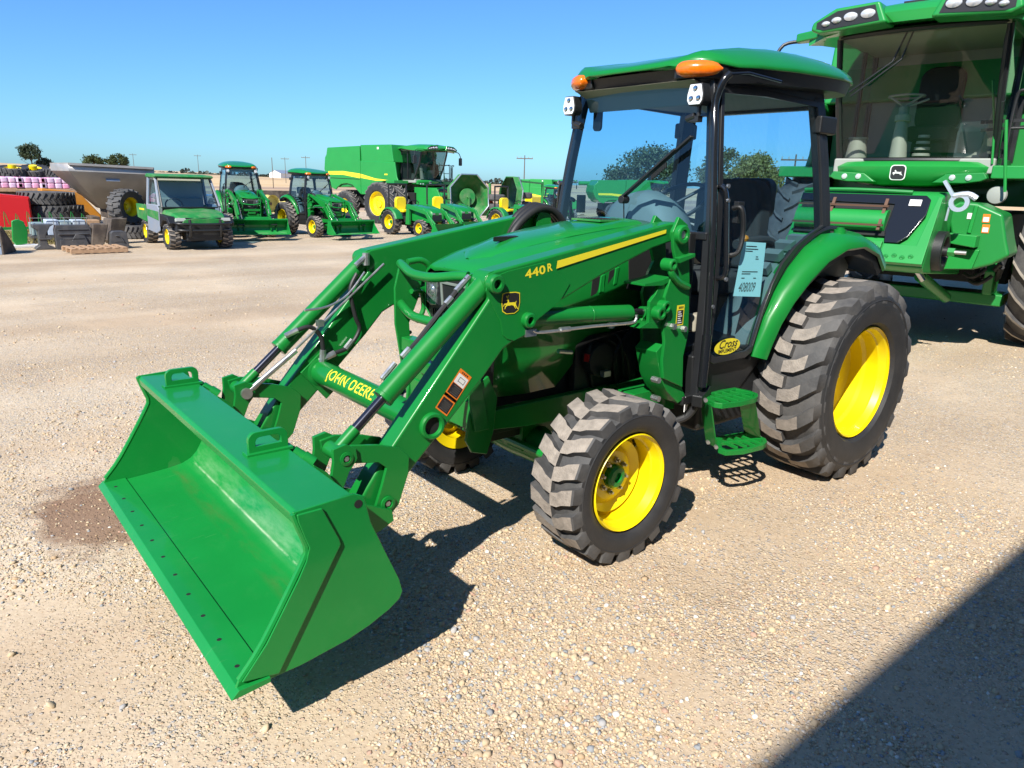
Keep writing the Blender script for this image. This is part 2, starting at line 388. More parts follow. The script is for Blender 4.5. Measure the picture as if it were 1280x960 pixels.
LOADER = []
def build_loader(T):
    L = []
    for s in (1, -1):
        yo, yi = (.555*s, .455*s)
        arm = [(1.504,1.549), (2.56, 1.377), (2.60, 1.365), (2.615, 1.335), (2.589,1.265), (3.089,0.683), (3.19, .545), (3.20, .49), (3.16, .45), (3.10, .465),
               (3.043,0.539), (2.846,0.723), (2.611,0.943), (2.509,1.051), (2.445,1.082), (2.40, 1.085), (2.329,1.155), (2.202,1.224), (1.937,1.327), (1.617,1.431), (1.483,1.458), (1.40, 1.475), (1.385, 1.52), (1.42, 1.553)]
        a = MB(); a.prism(arm, yo, yi)
        o = a.build('loader_arm', M['green'], T, bevel=.011, seg=3); L.append(o)
        # welded gusset plate at the knee
        g = MB(); g.prism([(2.60, 1.345), (2.61, 1.30), (2.572,1.229), (2.533,1.169), (2.519,1.111), (2.497,1.092), (2.458,1.080), (2.40, 1.10), (2.333,1.157), (2.207,1.225), (2.15, 1.30), (2.3, 1.40), (2.5, 1.372)], yo-.002*s, yo+.004*s)
        L.append(g.build('knee_plate', M['green'], o, bevel=.0015))
        b = MB()
        for (x, z, r, p) in ((2.572, 1.327, .038, .032), (2.392, 1.163, .033, .032)):
            ring = [(r, -.01*s), (r, (p-.006)*s), (r-.006, p*s), (r*.52, p*s), (r*.50, (p-.01)*s), (r*.5, -.0*s), (0, 0)]
            b.lathe(ring, (x, yo, z), seg=24)
        L.append(b.build('pin_boss', M['green'], o))
        pn = MB()
        for (x, z, r) in ((2.572, 1.327, .018), (2.392, 1.163, .016)): pn.cyl((x, yo, z), (x, yo+.010*s, z), r*.8, 16)
        L.append(pn.build('pin', M['black_steel'], o))
        # tube end ring of the torque tube
        tb = MB(); tb.lathe([(.056, -.005*s), (.056, .012*s), (.050, .018*s), (.040, .018*s), (.036, .010*s), (.036, -.06*s)], (2.868, yo, .785), seg=28)
        L.append(tb.build('tube_collar', M['green'], o))
        dk = MB(); dk.cyl((2.868, yo-.008*s, .785), (2.868, yo+.002*s, .785), .0365, 24)
        L.append(dk.build('tube_opening', M['dark'], o))
        # bucket cylinder above the arm
        y = .505*s
        A = Vector((2.568, y, 1.330)); B = Vector((3.255, y, .745)); d = (B-A).normalized()
        e = A+d*.635
        c = MB(); c.cyl(A+d*.02, e, .041, 28); c.cyl(e-d*.012, e+d*.006, .043, 28); c.lathe([(.046, -.045), (.046, .045)], (A.x, A.y, A.z), seg=24)
        o2 = c.build('bucket_cylinder', M['green'], T, bevel=.003); L.append(o2)
        rd = MB(); rd.cyl(e, B-d*.10, .0195, 20); L.append(rd.build('rod', M['rod_dark'], o2))
        re = MB(); re.cyl(B-d*.11, B-d*.01, .024, 20); re.lathe([(.030, -.045), (.030, .045)], (B.x, B.y, B.z), seg=20); L.append(re.build('rod_eye', M['green'], o2))
        # steel oil line along the inner side
        oline = MB()
        yy = y-.055*s
        if s > 0:
            hl_ = MB(); hl_.tube([(2.63, yy, 1.335), (2.75, yy-.015, 1.205), (2.85, yy-.02, 1.10), (2.93, yy, 1.045)], .012, 8, 4); L.append(hl_.build('hose', M['hose'], o2))
            oline.cyl((2.615, yy, 1.345), (2.68, yy, 1.29), .013, 8); oline.cyl((2.70, yy, 1.265), (2.73, yy, 1.24), .014, 8); oline.cyl((2.90, yy, 1.08), (2.935, yy, 1.05), .013, 8); oline.cyl((2.965, yy, 1.03), (3.025, yy, .975), .011, 8)
        else:
            yy = y+.055
            oline.cyl((2.60, yy, 1.345), (2.66, yy, 1.30), .014, 8)
            oline.cyl((2.60, yy, 1.36), (2.60, yy, 1.30), .018, 10)
        L.append(oline.build('oil_line', M['zinc'], o2))
        # linkage: two green links and the black-sided bell crank per side
        for yl in (.585*s, .425*s):
            l = MB()
            pts = [(3.305, .79), (3.255, .80), (3.215, .775), (3.21, .735), (3.245, .69), (3.285, .60), (3.31, .515), (3.335, .47), (3.385, .475), (3.385, .53), (3.345, .60), (3.315, .685), (3.305, .74)]
            l.prism(pts, yl-.009, yl+.009)
            lo = l.build('bucket_link', M['green'], T, bevel=.003); L.append(lo)
            p = MB(); p.lathe([(.026, .004*s), (.026, .013*s), (.015, .015*s), (.014, .008*s), (0, .008*s)], (3.255, yl, .745), seg=20); L.append(p.build('pin_boss', M['green'], lo))
            p = MB(); p.cyl((3.255, yl, .745), (3.255, yl+.013*s, .745), .010, 6)
            L.append(p.build('pin', M['bolt'], lo))
        for yl in (.573*s, .437*s):
            l = MB()
            pts = [(3.285, .775), (3.225, .785), (3.12, .765), (3.03, .735), (2.985, .69), (2.99, .62), (3.035, .50), (3.075, .465), (3.125, .475), (3.135, .52), (3.105, .60), (3.085, .665), (3.12, .695), (3.20, .71), (3.275, .725)]
            l.prism(pts, yl-.008, yl+.008)
            lo = l.build('bell_crank', M['green'], T, bevel=.003); L.append(lo)
            p = MB(); p.lathe([(.030, .004*s), (.030, .016*s), (.018, .018*s), (.017, .010*s), (0, .010*s)], (3.085, yl, .52), seg=20); L.append(p.build('pin_boss', M['green'], lo))
            p = MB(); p.cyl((3.085, yl, .52), (3.085, yl+.014*s, .52), .011, 6)
            L.append(p.build('pin', M['bolt'], lo))
        cr = MB(); cr.cyl((3.255, .42*s, .745), (3.255, .59*s, .745), .022, 16); cr.cyl((3.34, .42*s, .50), (3.34, .60*s, .50), .022, 16); cr.cyl((3.14, .43*s, .49), (3.14, .58*s, .49), .020, 16)
        L.append(cr.build('linkage_pin', M['black_steel'], T))
    t = MB(); t.cyl((2.868, -.457, .785), (2.868, .457, .785), .058, 72)
    tt = t.build('torque_tube', M['green'], T); L.append(tt)
    ng = MB(); ng.lathe([(.075, -.005), (.075, .012), (.06, .02)], (2.868, -.455, .785), seg=24); ng.box((2.85, -.448, .77), (.20, .012, .16), (0, R(-50), 0))
    L.append(ng.build('tube_gusset', M['green'], tt, bevel=.002))
    def cylmap(y0, a0, r):
        def f(u, v):
            a = a0+v/r
            return (2.868+r*math.cos(a), y0+u, .785+r*math.sin(a))
        return f
    vs, fs = text_mesh('JOHN DEERE', .076, cylmap(-.050, R(38), .0592), bold=.0006, scale_x=.98, cuts=1, spacing=1.06)
    d = MB(); d.add(vs, fs); L.append(d.build('lettering', M['yellow_decal'], tt))
    # hoses at the right arm (zinc fittings and black hose), and the thin level rod
    hz = MB()
    hz.tube([(2.66, -.44, 1.26), (2.70, -.435, 1.18), (2.68, -.43, 1.05), (2.66, -.43, .98), (2.72, -.43, .90), (2.80, -.43, .875), (2.86, -.43, .86)], .011, 10, 6)
    hz.tube([(2.98, -.44, 1.01), (2.92, -.43, 1.02), (2.87, -.43, .97), (2.86, -.43, .90)], .011, 10, 6)
    ho = hz.build('hydraulic_hose', M['hose'], T); L.append(ho)
    ft = MB(); ft.cyl((2.80, -.43, .875), (2.86, -.43, .855), .017, 8); ft.cyl((2.86, -.43, .88), (2.87, -.43, .82), .017, 8); ft.cyl((2.86, -.43, .90), (2.865, -.43, .86), .016, 8); ft.cyl((2.98, -.44, 1.01), (3.04, -.45, .985), .014, 8); ft.cyl((2.74, -.43, .89), (2.70, -.43, .93), .015, 8)
    L.append(ft.build('hose_fitting', M['zinc'], ho))
    rp = MB(); rp.cyl((3.220,-0.425,0.751), (2.514,-0.425,1.304), .0065, 8); rp.cyl((3.235,-0.425,0.753), (3.000,-0.425,0.915), .013, 10)
    rp.cyl((3.255, -.45, .745), (3.255, -.40, .745), .026, 12); rp.box((2.872,-0.425,1.035), (.03, .03, .03)); rp.tube([(2.946,-0.425,1.104), (2.827,-0.425,1.113), (2.718,-0.425,1.164), (2.623,-0.425,1.269)], .006, 8, 4)
    L.append(rp.build('level_rod', M['zinc'], T))
    # near side decals on the boom
    arm0 = L[0]
    Yd = .5605
    # boom direction along its top edge
    ux = Vector((-1.09, 0, .178)).normalized(); uz = Vector((ux.z, 0, -ux.x))
    q0 = Vector((2.231,0.559,1.402)); q1 = Vector((1.527,0.559,1.520))
    st = MB(); q0b = Vector((2.236,0.559,1.369)); q1b = Vector((1.528,0.559,1.503))
    n = 1
    st.add([q0, q1, q1b, q0b, q0+Vector((0, .0008, 0)), q1+Vector((0, .0008, 0)), q1b+Vector((0, .0008, 0)), q0b+Vector((0, .0008, 0))], [(0, 1, 2, 3), (4, 5, 6, 7), (0, 1, 5, 4), (2, 3, 7, 6)])
    L.append(st.build('stripe', M['yellow_decal'], arm0))
    lt = MB(); vs, fs = text_mesh('440', .050, plane_map((2.354,0.560,1.360), ux, uz), bold=.0012, scale_x=1.45, spacing=1.05); lt.add(vs, fs)
    vs, fs = text_mesh('R', .047, plane_map((2.276,0.560,1.375), ux, uz), bold=.0012); lt.add(vs, fs)
    L.append(lt.build('lettering', M['yellow_decal'], arm0))
    # leaping deer badge
    cb = Vector((2.484,0.561,1.242)); up = Vector((-.02, 0, 1)).normalized(); rt = Vector((-1, 0, -.02)).normalized()
    def bp(pts, off=0): return [tuple(cb+rt*x+up*y+Vector((0, off, 0))) for x, y in pts]
    shp = [(-.046, .040), (-.024, .045), (.024, .045), (.046, .040), (.049, .0), (.043, -.033), (.022, -.045), (-.022, -.045), (-.043, -.033), (-.049, 0)]
    bd = MB(); bd.add(bp(shp, .0005), [tuple(range(10))], 0); bd.add(bp([(a*.92, b*.92) for a, b in shp], .0010), [tuple(range(10))], 1)
    deer = [(-.62, .30), (-.50, .42), (-.40, .46), (-.30, .36), (-.22, .12), (.10, .10), (.40, .12), (.52, .06), (.62, .20), (.70, .22), (.62, .0), (.66, -.18), (.82, -.42), (.98, -.62), (.88, -.62), (.62, -.34), (.50, -.28), (.66, -.52), (.60, -.56), (.34, -.22), (.05, -.16), (-.18, -.20), (-.42, -.18), (-.62, -.32), (-.70, -.52), (-.78, -.52), (-.74, -.24), (-.56, -.08), (-.78, -.10), (-.90, -.26), (-.97, -.22), (-.84, .02), (-.50, .06), (-.40, .20), (-.46, .30)]
    k = .042
    bd.add(bp([(x*k, y*k-.002) for x, y in deer], .0015), [tuple(range(len(deer)))], 0)
    for an in ([(-.44, .42), (-.52, .62), (-.70, .72), (-.54, .70), (-.60, .90), (-.46, .66)], [(-.36, .44), (-.38, .64), (-.26, .80), (-.34, .88), (-.40, .70), (-.44, .60)]):
        bd.add(bp([(x*k, y*k-.002) for x, y in an], .0015), [tuple(range(len(an)))], 0)
    L.append(bd.build('emblem', [M['yellow_decal'], M['black_decal']], arm0))
    # warning decals on the lower arm
    al = (Vector((3.078, 0, .678))-Vector((2.585, 0, 1.261))).normalized(); an_ = Vector((al.z, 0, -al.x))*-1
    def dec(o, w, h, kind):
        o = Vector(o); m = MB()
        def rect(x0, x1, y0, y1, off, mi):   # x along arm upward, y across
            P_ = [o-al*x+an_*y+Vector((0, off, 0)) for x, y in ((x0, y0), (x1, y0), (x1, y1), (x0, y1))]
            m.add(P_, [(0, 1, 2, 3)], mi)
        rect(-w/2, w/2, -h/2, h/2, .0006, 0)
        if kind == 0:
            rect(-.046, .0, -h/2+.006, h/2-.006, .0011, 1); rect(.002, w/2-.018, -h/2+.006, h/2-.006, .0011, 2)
            for i in range(5): rect(-.040+i*.008, -.0385+i*.008, -.024, .018-.006*(i % 2), .0015, 3)
            rect(.012, .034, -.020, -.018, .0015, 1); rect(.012, .034, .012, .014, .0015, 1); rect(.032, .034, -.018, .012, .0015, 1); rect(.014, .016, -.018, .012, .0015, 1)
            for i in range(4): rect(w/2-.013, w/2-.006, -.018+i*.010, -.012+i*.010, .0011, 1)
        else:
            rect(-w/2+.006, w/2-.018, -h/2+.006, h/2-.006, .0011, 1)
            for i in range(5): rect(-w/2+.012+i*.008, -w/2+.0135+i*.008, -.024, .020-.006*(i % 2), .0015, 3)
            for i in range(4): rect(w/2-.013, w/2-.006, -.018+i*.010, -.012+i*.010, .0011, 1)
        return m.build('warning_label', [M['orange_decal'], M['black_decal'], M['white_decal'], M['bolt']], arm0)
    L.append(dec((2.742,0.556,0.929), .125, .072, 0)); L.append(dec((2.799,0.556,0.862), .075, .072, 1))
    return L

# ------------------------------------------------------------------ bucket
def build_bucket(T):
    W = .925
    inner = [(3.585, .762), (3.597, .750), (3.592, .718), (3.575, .706), (3.50, .690), (3.40, .655), (3.335, .60), (3.312, .52), (3.312, .44), (3.335, .375), (3.365, .325), (3.395, .296), (3.44, .276), (3.50, .266), (3.60, .258), (3.735, .250)]
    # floor, back and the folded top as one bent sheet
    outer = [(3.735, .242), (3.60, .250), (3.50, .258), (3.435, .267), (3.388, .287), (3.355, .318), (3.325, .37), (3.302, .44), (3.302, .525), (3.326, .607), (3.37, .67), (3.386, .745), (3.395, .760)]
    b = MB(); b.prism(inner+outer, -W, W)
    bu = b.build('bucket', M['bucket'], T, bevel=.004, smooth=30)
    # side plates
    side = [(3.598, .764), (3.594, .735), (3.576, .682), (3.563, .64), (3.574, .60), (3.60, .55), (3.711, .371), (3.794, .272), (3.806, .246), (3.72, .238), (3.60, .242), (3.438, .266), (3.36, .288), (3.287, .318), (3.245, .345), (3.233, .370), (3.245, .42), (3.30, .55), (3.345, .66), (3.366, .755), (3.40, .772), (3.50, .768)]
    for s in (1, -1):
        p = MB(); p.prism(side, s*W, s*(W+.012))
        sp = p.build('side_plate', M['bucket'], bu, bevel=.003)
        q = MB(); q.prism([(3.590, .757), (3.588, .735), (3.572, .682), (3.558, .64), (3.570, .598), (3.596, .548), (3.707, .369), (3.788, .272), (3.675, .252), (3.455, .62), (3.460, .64), (3.511, .757)], s*(W+.012), s*(W+.022))
        q.build('side_stiffener', M['bucket'], bu, bevel=.003)
        # rolled front edge of the side plate
        r_ = MB(); r_.tube([(3.596, s*(W+.006), .758), (3.586, s*(W+.008), .72), (3.568, s*(W+.008), .665), (3.562, s*(W+.008), .635), (3.578, s*(W+.008), .59), (3.711, s*(W+.008), .372), (3.79, s*(W+.008), .275)], .011, 8, 3)
        r_.build('side_edge', M['bucket'], bu)
        hl = MB(); hl.cyl((3.388, s*(W+.0125), .735), (3.388, s*(W+.0135), .735), .014, 14); hl.build('lift_hole', M['dark'], bu)
    ce = MB(); ce.prism([(3.705, .2585), (3.705, .241), (3.80, .232), (3.824, .231), (3.816, .240), (3.80, .2555)], -W-.03, W+.03)
    for k in range(11):
        y = -W+.085+k*(2*W-.17)/10
        ce.cyl((3.766, y, .2545), (3.766, y, .2574), .0085, 10, mi=1)
    ce.build('cutting_edge', [M['bucket'], M['dark']], bu, bevel=.0015)
    # carrier hooks on the back and bolt-on eye hooks on top
    hooky = [(3.469,0.490,0.765)[1], (3.462,-0.545,0.765)[1]]
    for y in (.40, -.66):
        w, h = .145, .075
        # plate stands across the top plate (in the XZ plane): outline with a slot
        def arch(w, h, r, n=5):
            out = [(-w/2, 0)]
            for k in range(n+1): a = PI-PI/2*k/n; out.append((-w/2+r+r*math.cos(a), h-r+r*math.sin(a)))
            for k in range(n+1): a = PI/2-PI/2*k/n; out.append((w/2-r+r*math.cos(a), h-r+r*math.sin(a)))
            out.append((w/2, 0)); return out
        def slot(w, h, r, z0, n=5):
            out = [(-w/2, z0)]
            for k in range(n+1): a = PI-PI/2*k/n; out.append((-w/2+r+r*math.cos(a), h-r+r*math.sin(a)))
            for k in range(n+1): a = PI/2-PI/2*k/n; out.append((w/2-r+r*math.cos(a), h-r+r*math.sin(a)))
            out.append((w/2, z0)); return out
        m = MB(); X0 = 3.465
        ou = [(X0+a, .768+c) for a, c in arch(w, h, .030)]; inn = [(X0+a, .768+c) for a, c in slot(w-.052, h-.020, .018, .022)]
        m.ringprism(ou, inn, y-.010, y+.010)
        m.span((X0-.085, y-.025, .758), (X0+.085, y+.025, .770))
        m.build('hook', M['bucket'], bu, bevel=.002)
        rbb = MB()
        for k in range(3): rbb.cyl((3.40-.02*k, y-.03+.045*k, .755-.01*k), (3.37-.02*k, y-.01+.045*k, .73-.01*k), .024, 14)
        rbb.build('weld_lug', M['bucket'], bu)
    for s in (1, -1):
        for y in (.40, .61):
            m = MB(); m.prism([(3.39, .76), (3.34, .72), (3.29, .64), (3.25, .50), (3.29, .44), (3.36, .44), (3.38, .50), (3.41, .6)], s*y-.008, s*y+.008)
            m.build('carrier_plate', M['green'], bu, bevel=.003)
        m = MB(); m.prism([(3.20, .56), (3.14, .53), (3.08, .50), (3.075, .455), (3.13, .43), (3.24, .40), (3.35, .40), (3.36, .50)], s*.40, s*.415); m.prism([(3.20, .56), (3.14, .53), (3.08, .50), (3.075, .455), (3.13, .43), (3.24, .40), (3.35, .40), (3.36, .50)], s*.595, s*.61)
        m.build('carrier_plate', M['green'], bu, bevel=.003)
    return bu

# bucket paint: bright green with dust, scuffs and a rusty brown streak where the floor meets the back
def bucket_mat():
    m = mat('bucket_paint', (.006, .205, .036), .38, coat=.38, var=.08, vscale=2.2, croug=.07, spec=.25)
    nt = m.node_tree; b = nt.nodes['Principled BSDF']
    tc = nt.nodes.new('ShaderNodeTexCoord'); sp = nt.nodes.new('ShaderNodeSeparateXYZ'); nt.links.new(tc.outputs['Object'], sp.inputs[0])
    n = nt.nodes.new('ShaderNodeTexNoise'); n.inputs['Scale'].default_value = 5; n.inputs['Detail'].default_value = 8; n.inputs['Roughness'].default_value = .7
    mp = nt.nodes.new('ShaderNodeMapping'); mp.inputs['Scale'].default_value = (2.2, .5, 2.2); nt.links.new(tc.outputs['Object'], mp.inputs[0]); nt.links.new(mp.outputs[0], n.inputs['Vector'])
    def mth(op, a, b_=None, clamp=False):
        x = nt.nodes.new('ShaderNodeMath'); x.operation = op; x.use_clamp = clamp
        for i, v in enumerate((a, b_)):
            if v is None: continue
            if isinstance(v, (int, float)): x.inputs[i].default_value = v
            else: nt.links.new(v, x.inputs[i])
        return x.outputs[0]
    def band(c, w):   # 1 at x=c falling to 0 at distance w
        return mth('SUBTRACT', 1, mth('DIVIDE', mth('ABSOLUTE', mth('SUBTRACT', sp.outputs['X'], c)), w), True)
    zlow = mth('LESS_THAN', sp.outputs['Z'], .5); yin = mth('LESS_THAN', mth('ABSOLUTE', sp.outputs['Y']), .915)
    nz = mth('MULTIPLY', mth('SUBTRACT', n.outputs['Fac'], .42, True), 3.6)
    rust = mth('MULTIPLY', mth('MULTIPLY', band(3.485, .045), zlow), mth('MULTIPLY', nz, yin), True)
    rust = mth('MULTIPLY', rust, .55)
    white = mth('MULTIPLY', mth('MULTIPLY', band(3.375, .055), zlow), mth('MULTIPLY', nz, yin), True)
    white = mth('MULTIPLY', white, .40)
    weld = mth('MULTIPLY', mth('MULTIPLY', band(3.398, .006), zlow), mth('MULTIPLY', nz, yin), True)
    ms = nt.nodes.new('ShaderNodeMapping'); ms.inputs['Scale'].default_value = (5, 130, 5); nt.links.new(tc.outputs['Object'], ms.inputs[0])
    ns = nt.nodes.new('ShaderNodeTexNoise'); ns.inputs['Scale'].default_value = 1; ns.inputs['Detail'].default_value = 3; nt.links.new(ms.outputs[0], ns.inputs['Vector'])
    nl = nt.nodes.new('ShaderNodeTexNoise'); nl.inputs['Scale'].default_value = 2.3; nl.inputs['Detail'].default_value = 3; nt.links.new(tc.outputs['Object'], nl.inputs['Vector'])
    scr = mth('MULTIPLY', mth('GREATER_THAN', ns.outputs['Fac'], .70), mth('MULTIPLY', mth('SUBTRACT', nl.outputs['Fac'], .50, True), 3.5, True), True)
    scr = mth('MULTIPLY', scr, .35)
    dl = nt.nodes.new('ShaderNodeTexNoise'); dl.inputs['Scale'].default_value = 9; dl.inputs['Detail'].default_value = 8; dl.inputs['Roughness'].default_value = .75; nt.links.new(tc.outputs['Object'], dl.inputs['Vector'])
    film = mth('MULTIPLY', mth('SUBTRACT', dl.outputs['Fac'], .52, True), .5, True)
    seam = mth('MULTIPLY', mth('MULTIPLY', band(3.702, .004), zlow), yin, True)
    old = b.inputs['Base Color'].links[0].from_socket
    for fac, col in ((film, (.07, .27, .09)), (scr, (.22, .38, .20)), (rust, (.10, .10, .03)), (white, (.36, .50, .32)), (weld, (.55, .62, .45)), (mth('MULTIPLY', seam, .6), (.003, .10, .02))):
        mx = nt.nodes.new('ShaderNodeMix'); mx.data_type = 'RGBA'; mx.inputs['B'].default_value = (*col, 1)
        nt.links.new(fac, mx.inputs['Factor']); nt.links.new(old, mx.inputs['A']); old = mx.outputs['Result']
    nt.links.new(old, b.inputs['Base Color'])
    return m
M['bucket'] = bucket_mat()
LOADER = build_loader(TR)
BUCKET = build_bucket(TR)

# ------------------------------------------------------------------ masts, lift cylinders
def build_mast(T):
    out = []
    for s in (1, -1):
        plate = [(1.475, 1.585), (1.477,1.581), (1.403,1.542), (1.351,1.270), (1.330,1.085), (1.322,0.988), (1.346,0.877), (1.328,0.706), (1.493,0.778), (1.512,0.877), (1.506,0.971), (1.528,1.051), (1.504,1.101), (1.534,1.195), (1.499,1.298), (1.464,1.355), (1.499,1.434), (1.515,1.510)]
        plate = plate[1:]
        m = MB(); m.prism(plate, .572*s, .592*s); m.prism([(x-.01, z) for x, z in plate], .42*s, .44*s)
        low = [(1.308,0.699), (1.265,0.634), (1.330,0.614), (1.433,0.697), (1.487,0.770), (1.543,0.920), (1.498,0.955)]
        m.prism(low, .43*s, .572*s)
        m.span((1.17, .30*s, .52), (1.52, .43*s, .66))
        o = m.build('loader_mast', M['green'], T, bevel=.004); out.append(o)
        b = MB()
        px, pz = 1.462, 1.498
        b.lathe([(.046, -.02*s), (.046, .030*s), (.040, .036*s), (.024, .036*s), (.022, .02*s), (0, .02*s)], (px, .585*s, pz), seg=24)
        for (x, z, r) in (((1.519,1.355) + (.030,)), ((1.541,1.152) + (.032,)), ((1.577,1.124) + (.034,))):
            b.lathe([(r, -.03*s), (r, .028*s), (r-.006, .034*s), (r*.5, .034*s), (r*.48, .01*s), (0, .01*s)], (x, .585*s, z), seg=20)
        # curved hook guard, cylinder plate, stiffening webs
        b.tube([(1.500,1.353)[0:1]+(.60*s,)+(1.500,1.353)[1:2], (1.514,1.319)[0:1]+(.60*s,)+(1.514,1.319)[1:2], (1.452,1.268)[0:1]+(.60*s,)+(1.452,1.268)[1:2], (1.372,1.239)[0:1]+(.60*s,)+(1.372,1.239)[1:2]], .018, 8, 4)
        b.prism([(1.493,1.387), (1.371,1.406), (1.368,1.390), (1.483,1.364)], .592*s, .625*s)
        b.prism([(1.498,1.291), (1.551,1.282), (1.585,1.214), (1.622,1.178), (1.621,1.068), (1.521,1.042), (1.472,1.098)], .555*s, .574*s)
        b.prism([(1.499,1.295), (1.558,1.282), (1.685,1.271), (1.684,1.260), (1.554,1.255), (1.495,1.271)], .45*s, .585*s)
        b.prism([(1.690,1.056), (1.622,1.080), (1.523,1.058), (1.520,1.038)], .45*s, .575*s)
        b.build('mast_bracket', M['green'], o, bevel=.003)
        bl = MB()
        for (x, z) in ((1.465,1.047), (1.553,0.782), (1.544,0.684), (1.377,1.026)):
            bl.cyl((x, .57*s, z), (x, .615*s, z), .016, 6)
        for (x, z) in ((1.519,1.355), (1.541,1.152), (1.577,1.124)): bl.cyl((x, .59*s, z), (x, .60*s, z), .017, 12)
        bl.cyl((px, .6*s, pz), (px, .612*s, pz), .018, 12)
        bl.build('bolt', M['zinc'], o)
        if s > 0:
            d = MB(); x0, z0 = (1.406,1.097); 
            def rr(a, b_, c, e, off, mi): d.add([(x0-a, .5925+off, z0+b_), (x0-c, .5925+off, z0+b_), (x0-c, .5925+off, z0+e), (x0-a, .5925+off, z0+e)], [(0, 1, 2, 3)], mi)
            rr(-.030, -.052, .030, .052, .0005, 0); rr(-.024, -.046, .024, .026, .001, 1)
            for i in range(6): rr(-.018, -.040+i*.011, .016-.006*(i % 3), -.035+i*.011, .0015, 2)
            for i in range(4): rr(-.016+i*.010, .033, -.009+i*.010, .045, .001, 1)
            d.build('warning_label', [M['yellow_decal'], M['black_decal'], M['white_decal']], o)
        # lift cylinder
        A = Vector((2.392, .505*s, 1.163)); B = Vector((1.50, .505*s, 1.11)); dd = (B-A).normalized()
        c = MB(); c.cyl(A, A+dd*.70, .040, 28); c.lathe([(.042, -.045), (.042, .045)], tuple(A), seg=20); c.cyl(A+dd*.42, A+dd*.43, .0415, 28)
        lc = c.build('lift_cylinder', M['green'], T, bevel=.003); out.append(lc)
        r_ = MB(); r_.cyl(A+dd*.70, B, .021, 16); r_.build('rod', M['rod_dark'], lc)
        e_ = MB(); e_.cyl(B-dd*.10, B, .030, 16); e_.build('rod_eye', M['green'], lc)
        l2 = MB(); y2 = .56*s; l2.tube([(2.36, y2, 1.115), (2.30, y2, 1.10), (2.0, y2, 1.095), (1.74, y2, 1.085), (1.70, y2, 1.10), (1.70, y2, 1.12)], .0075, 8, 4); l2.box((2.37, y2-.01, 1.105), (.06, .03, .03)); l2.cyl((2.20, y2, 1.10), (2.14, y2, 1.098), .012, 8)
        l2.build('oil_line', M['zinc'], lc)
    return out
MAST = build_mast(TR)

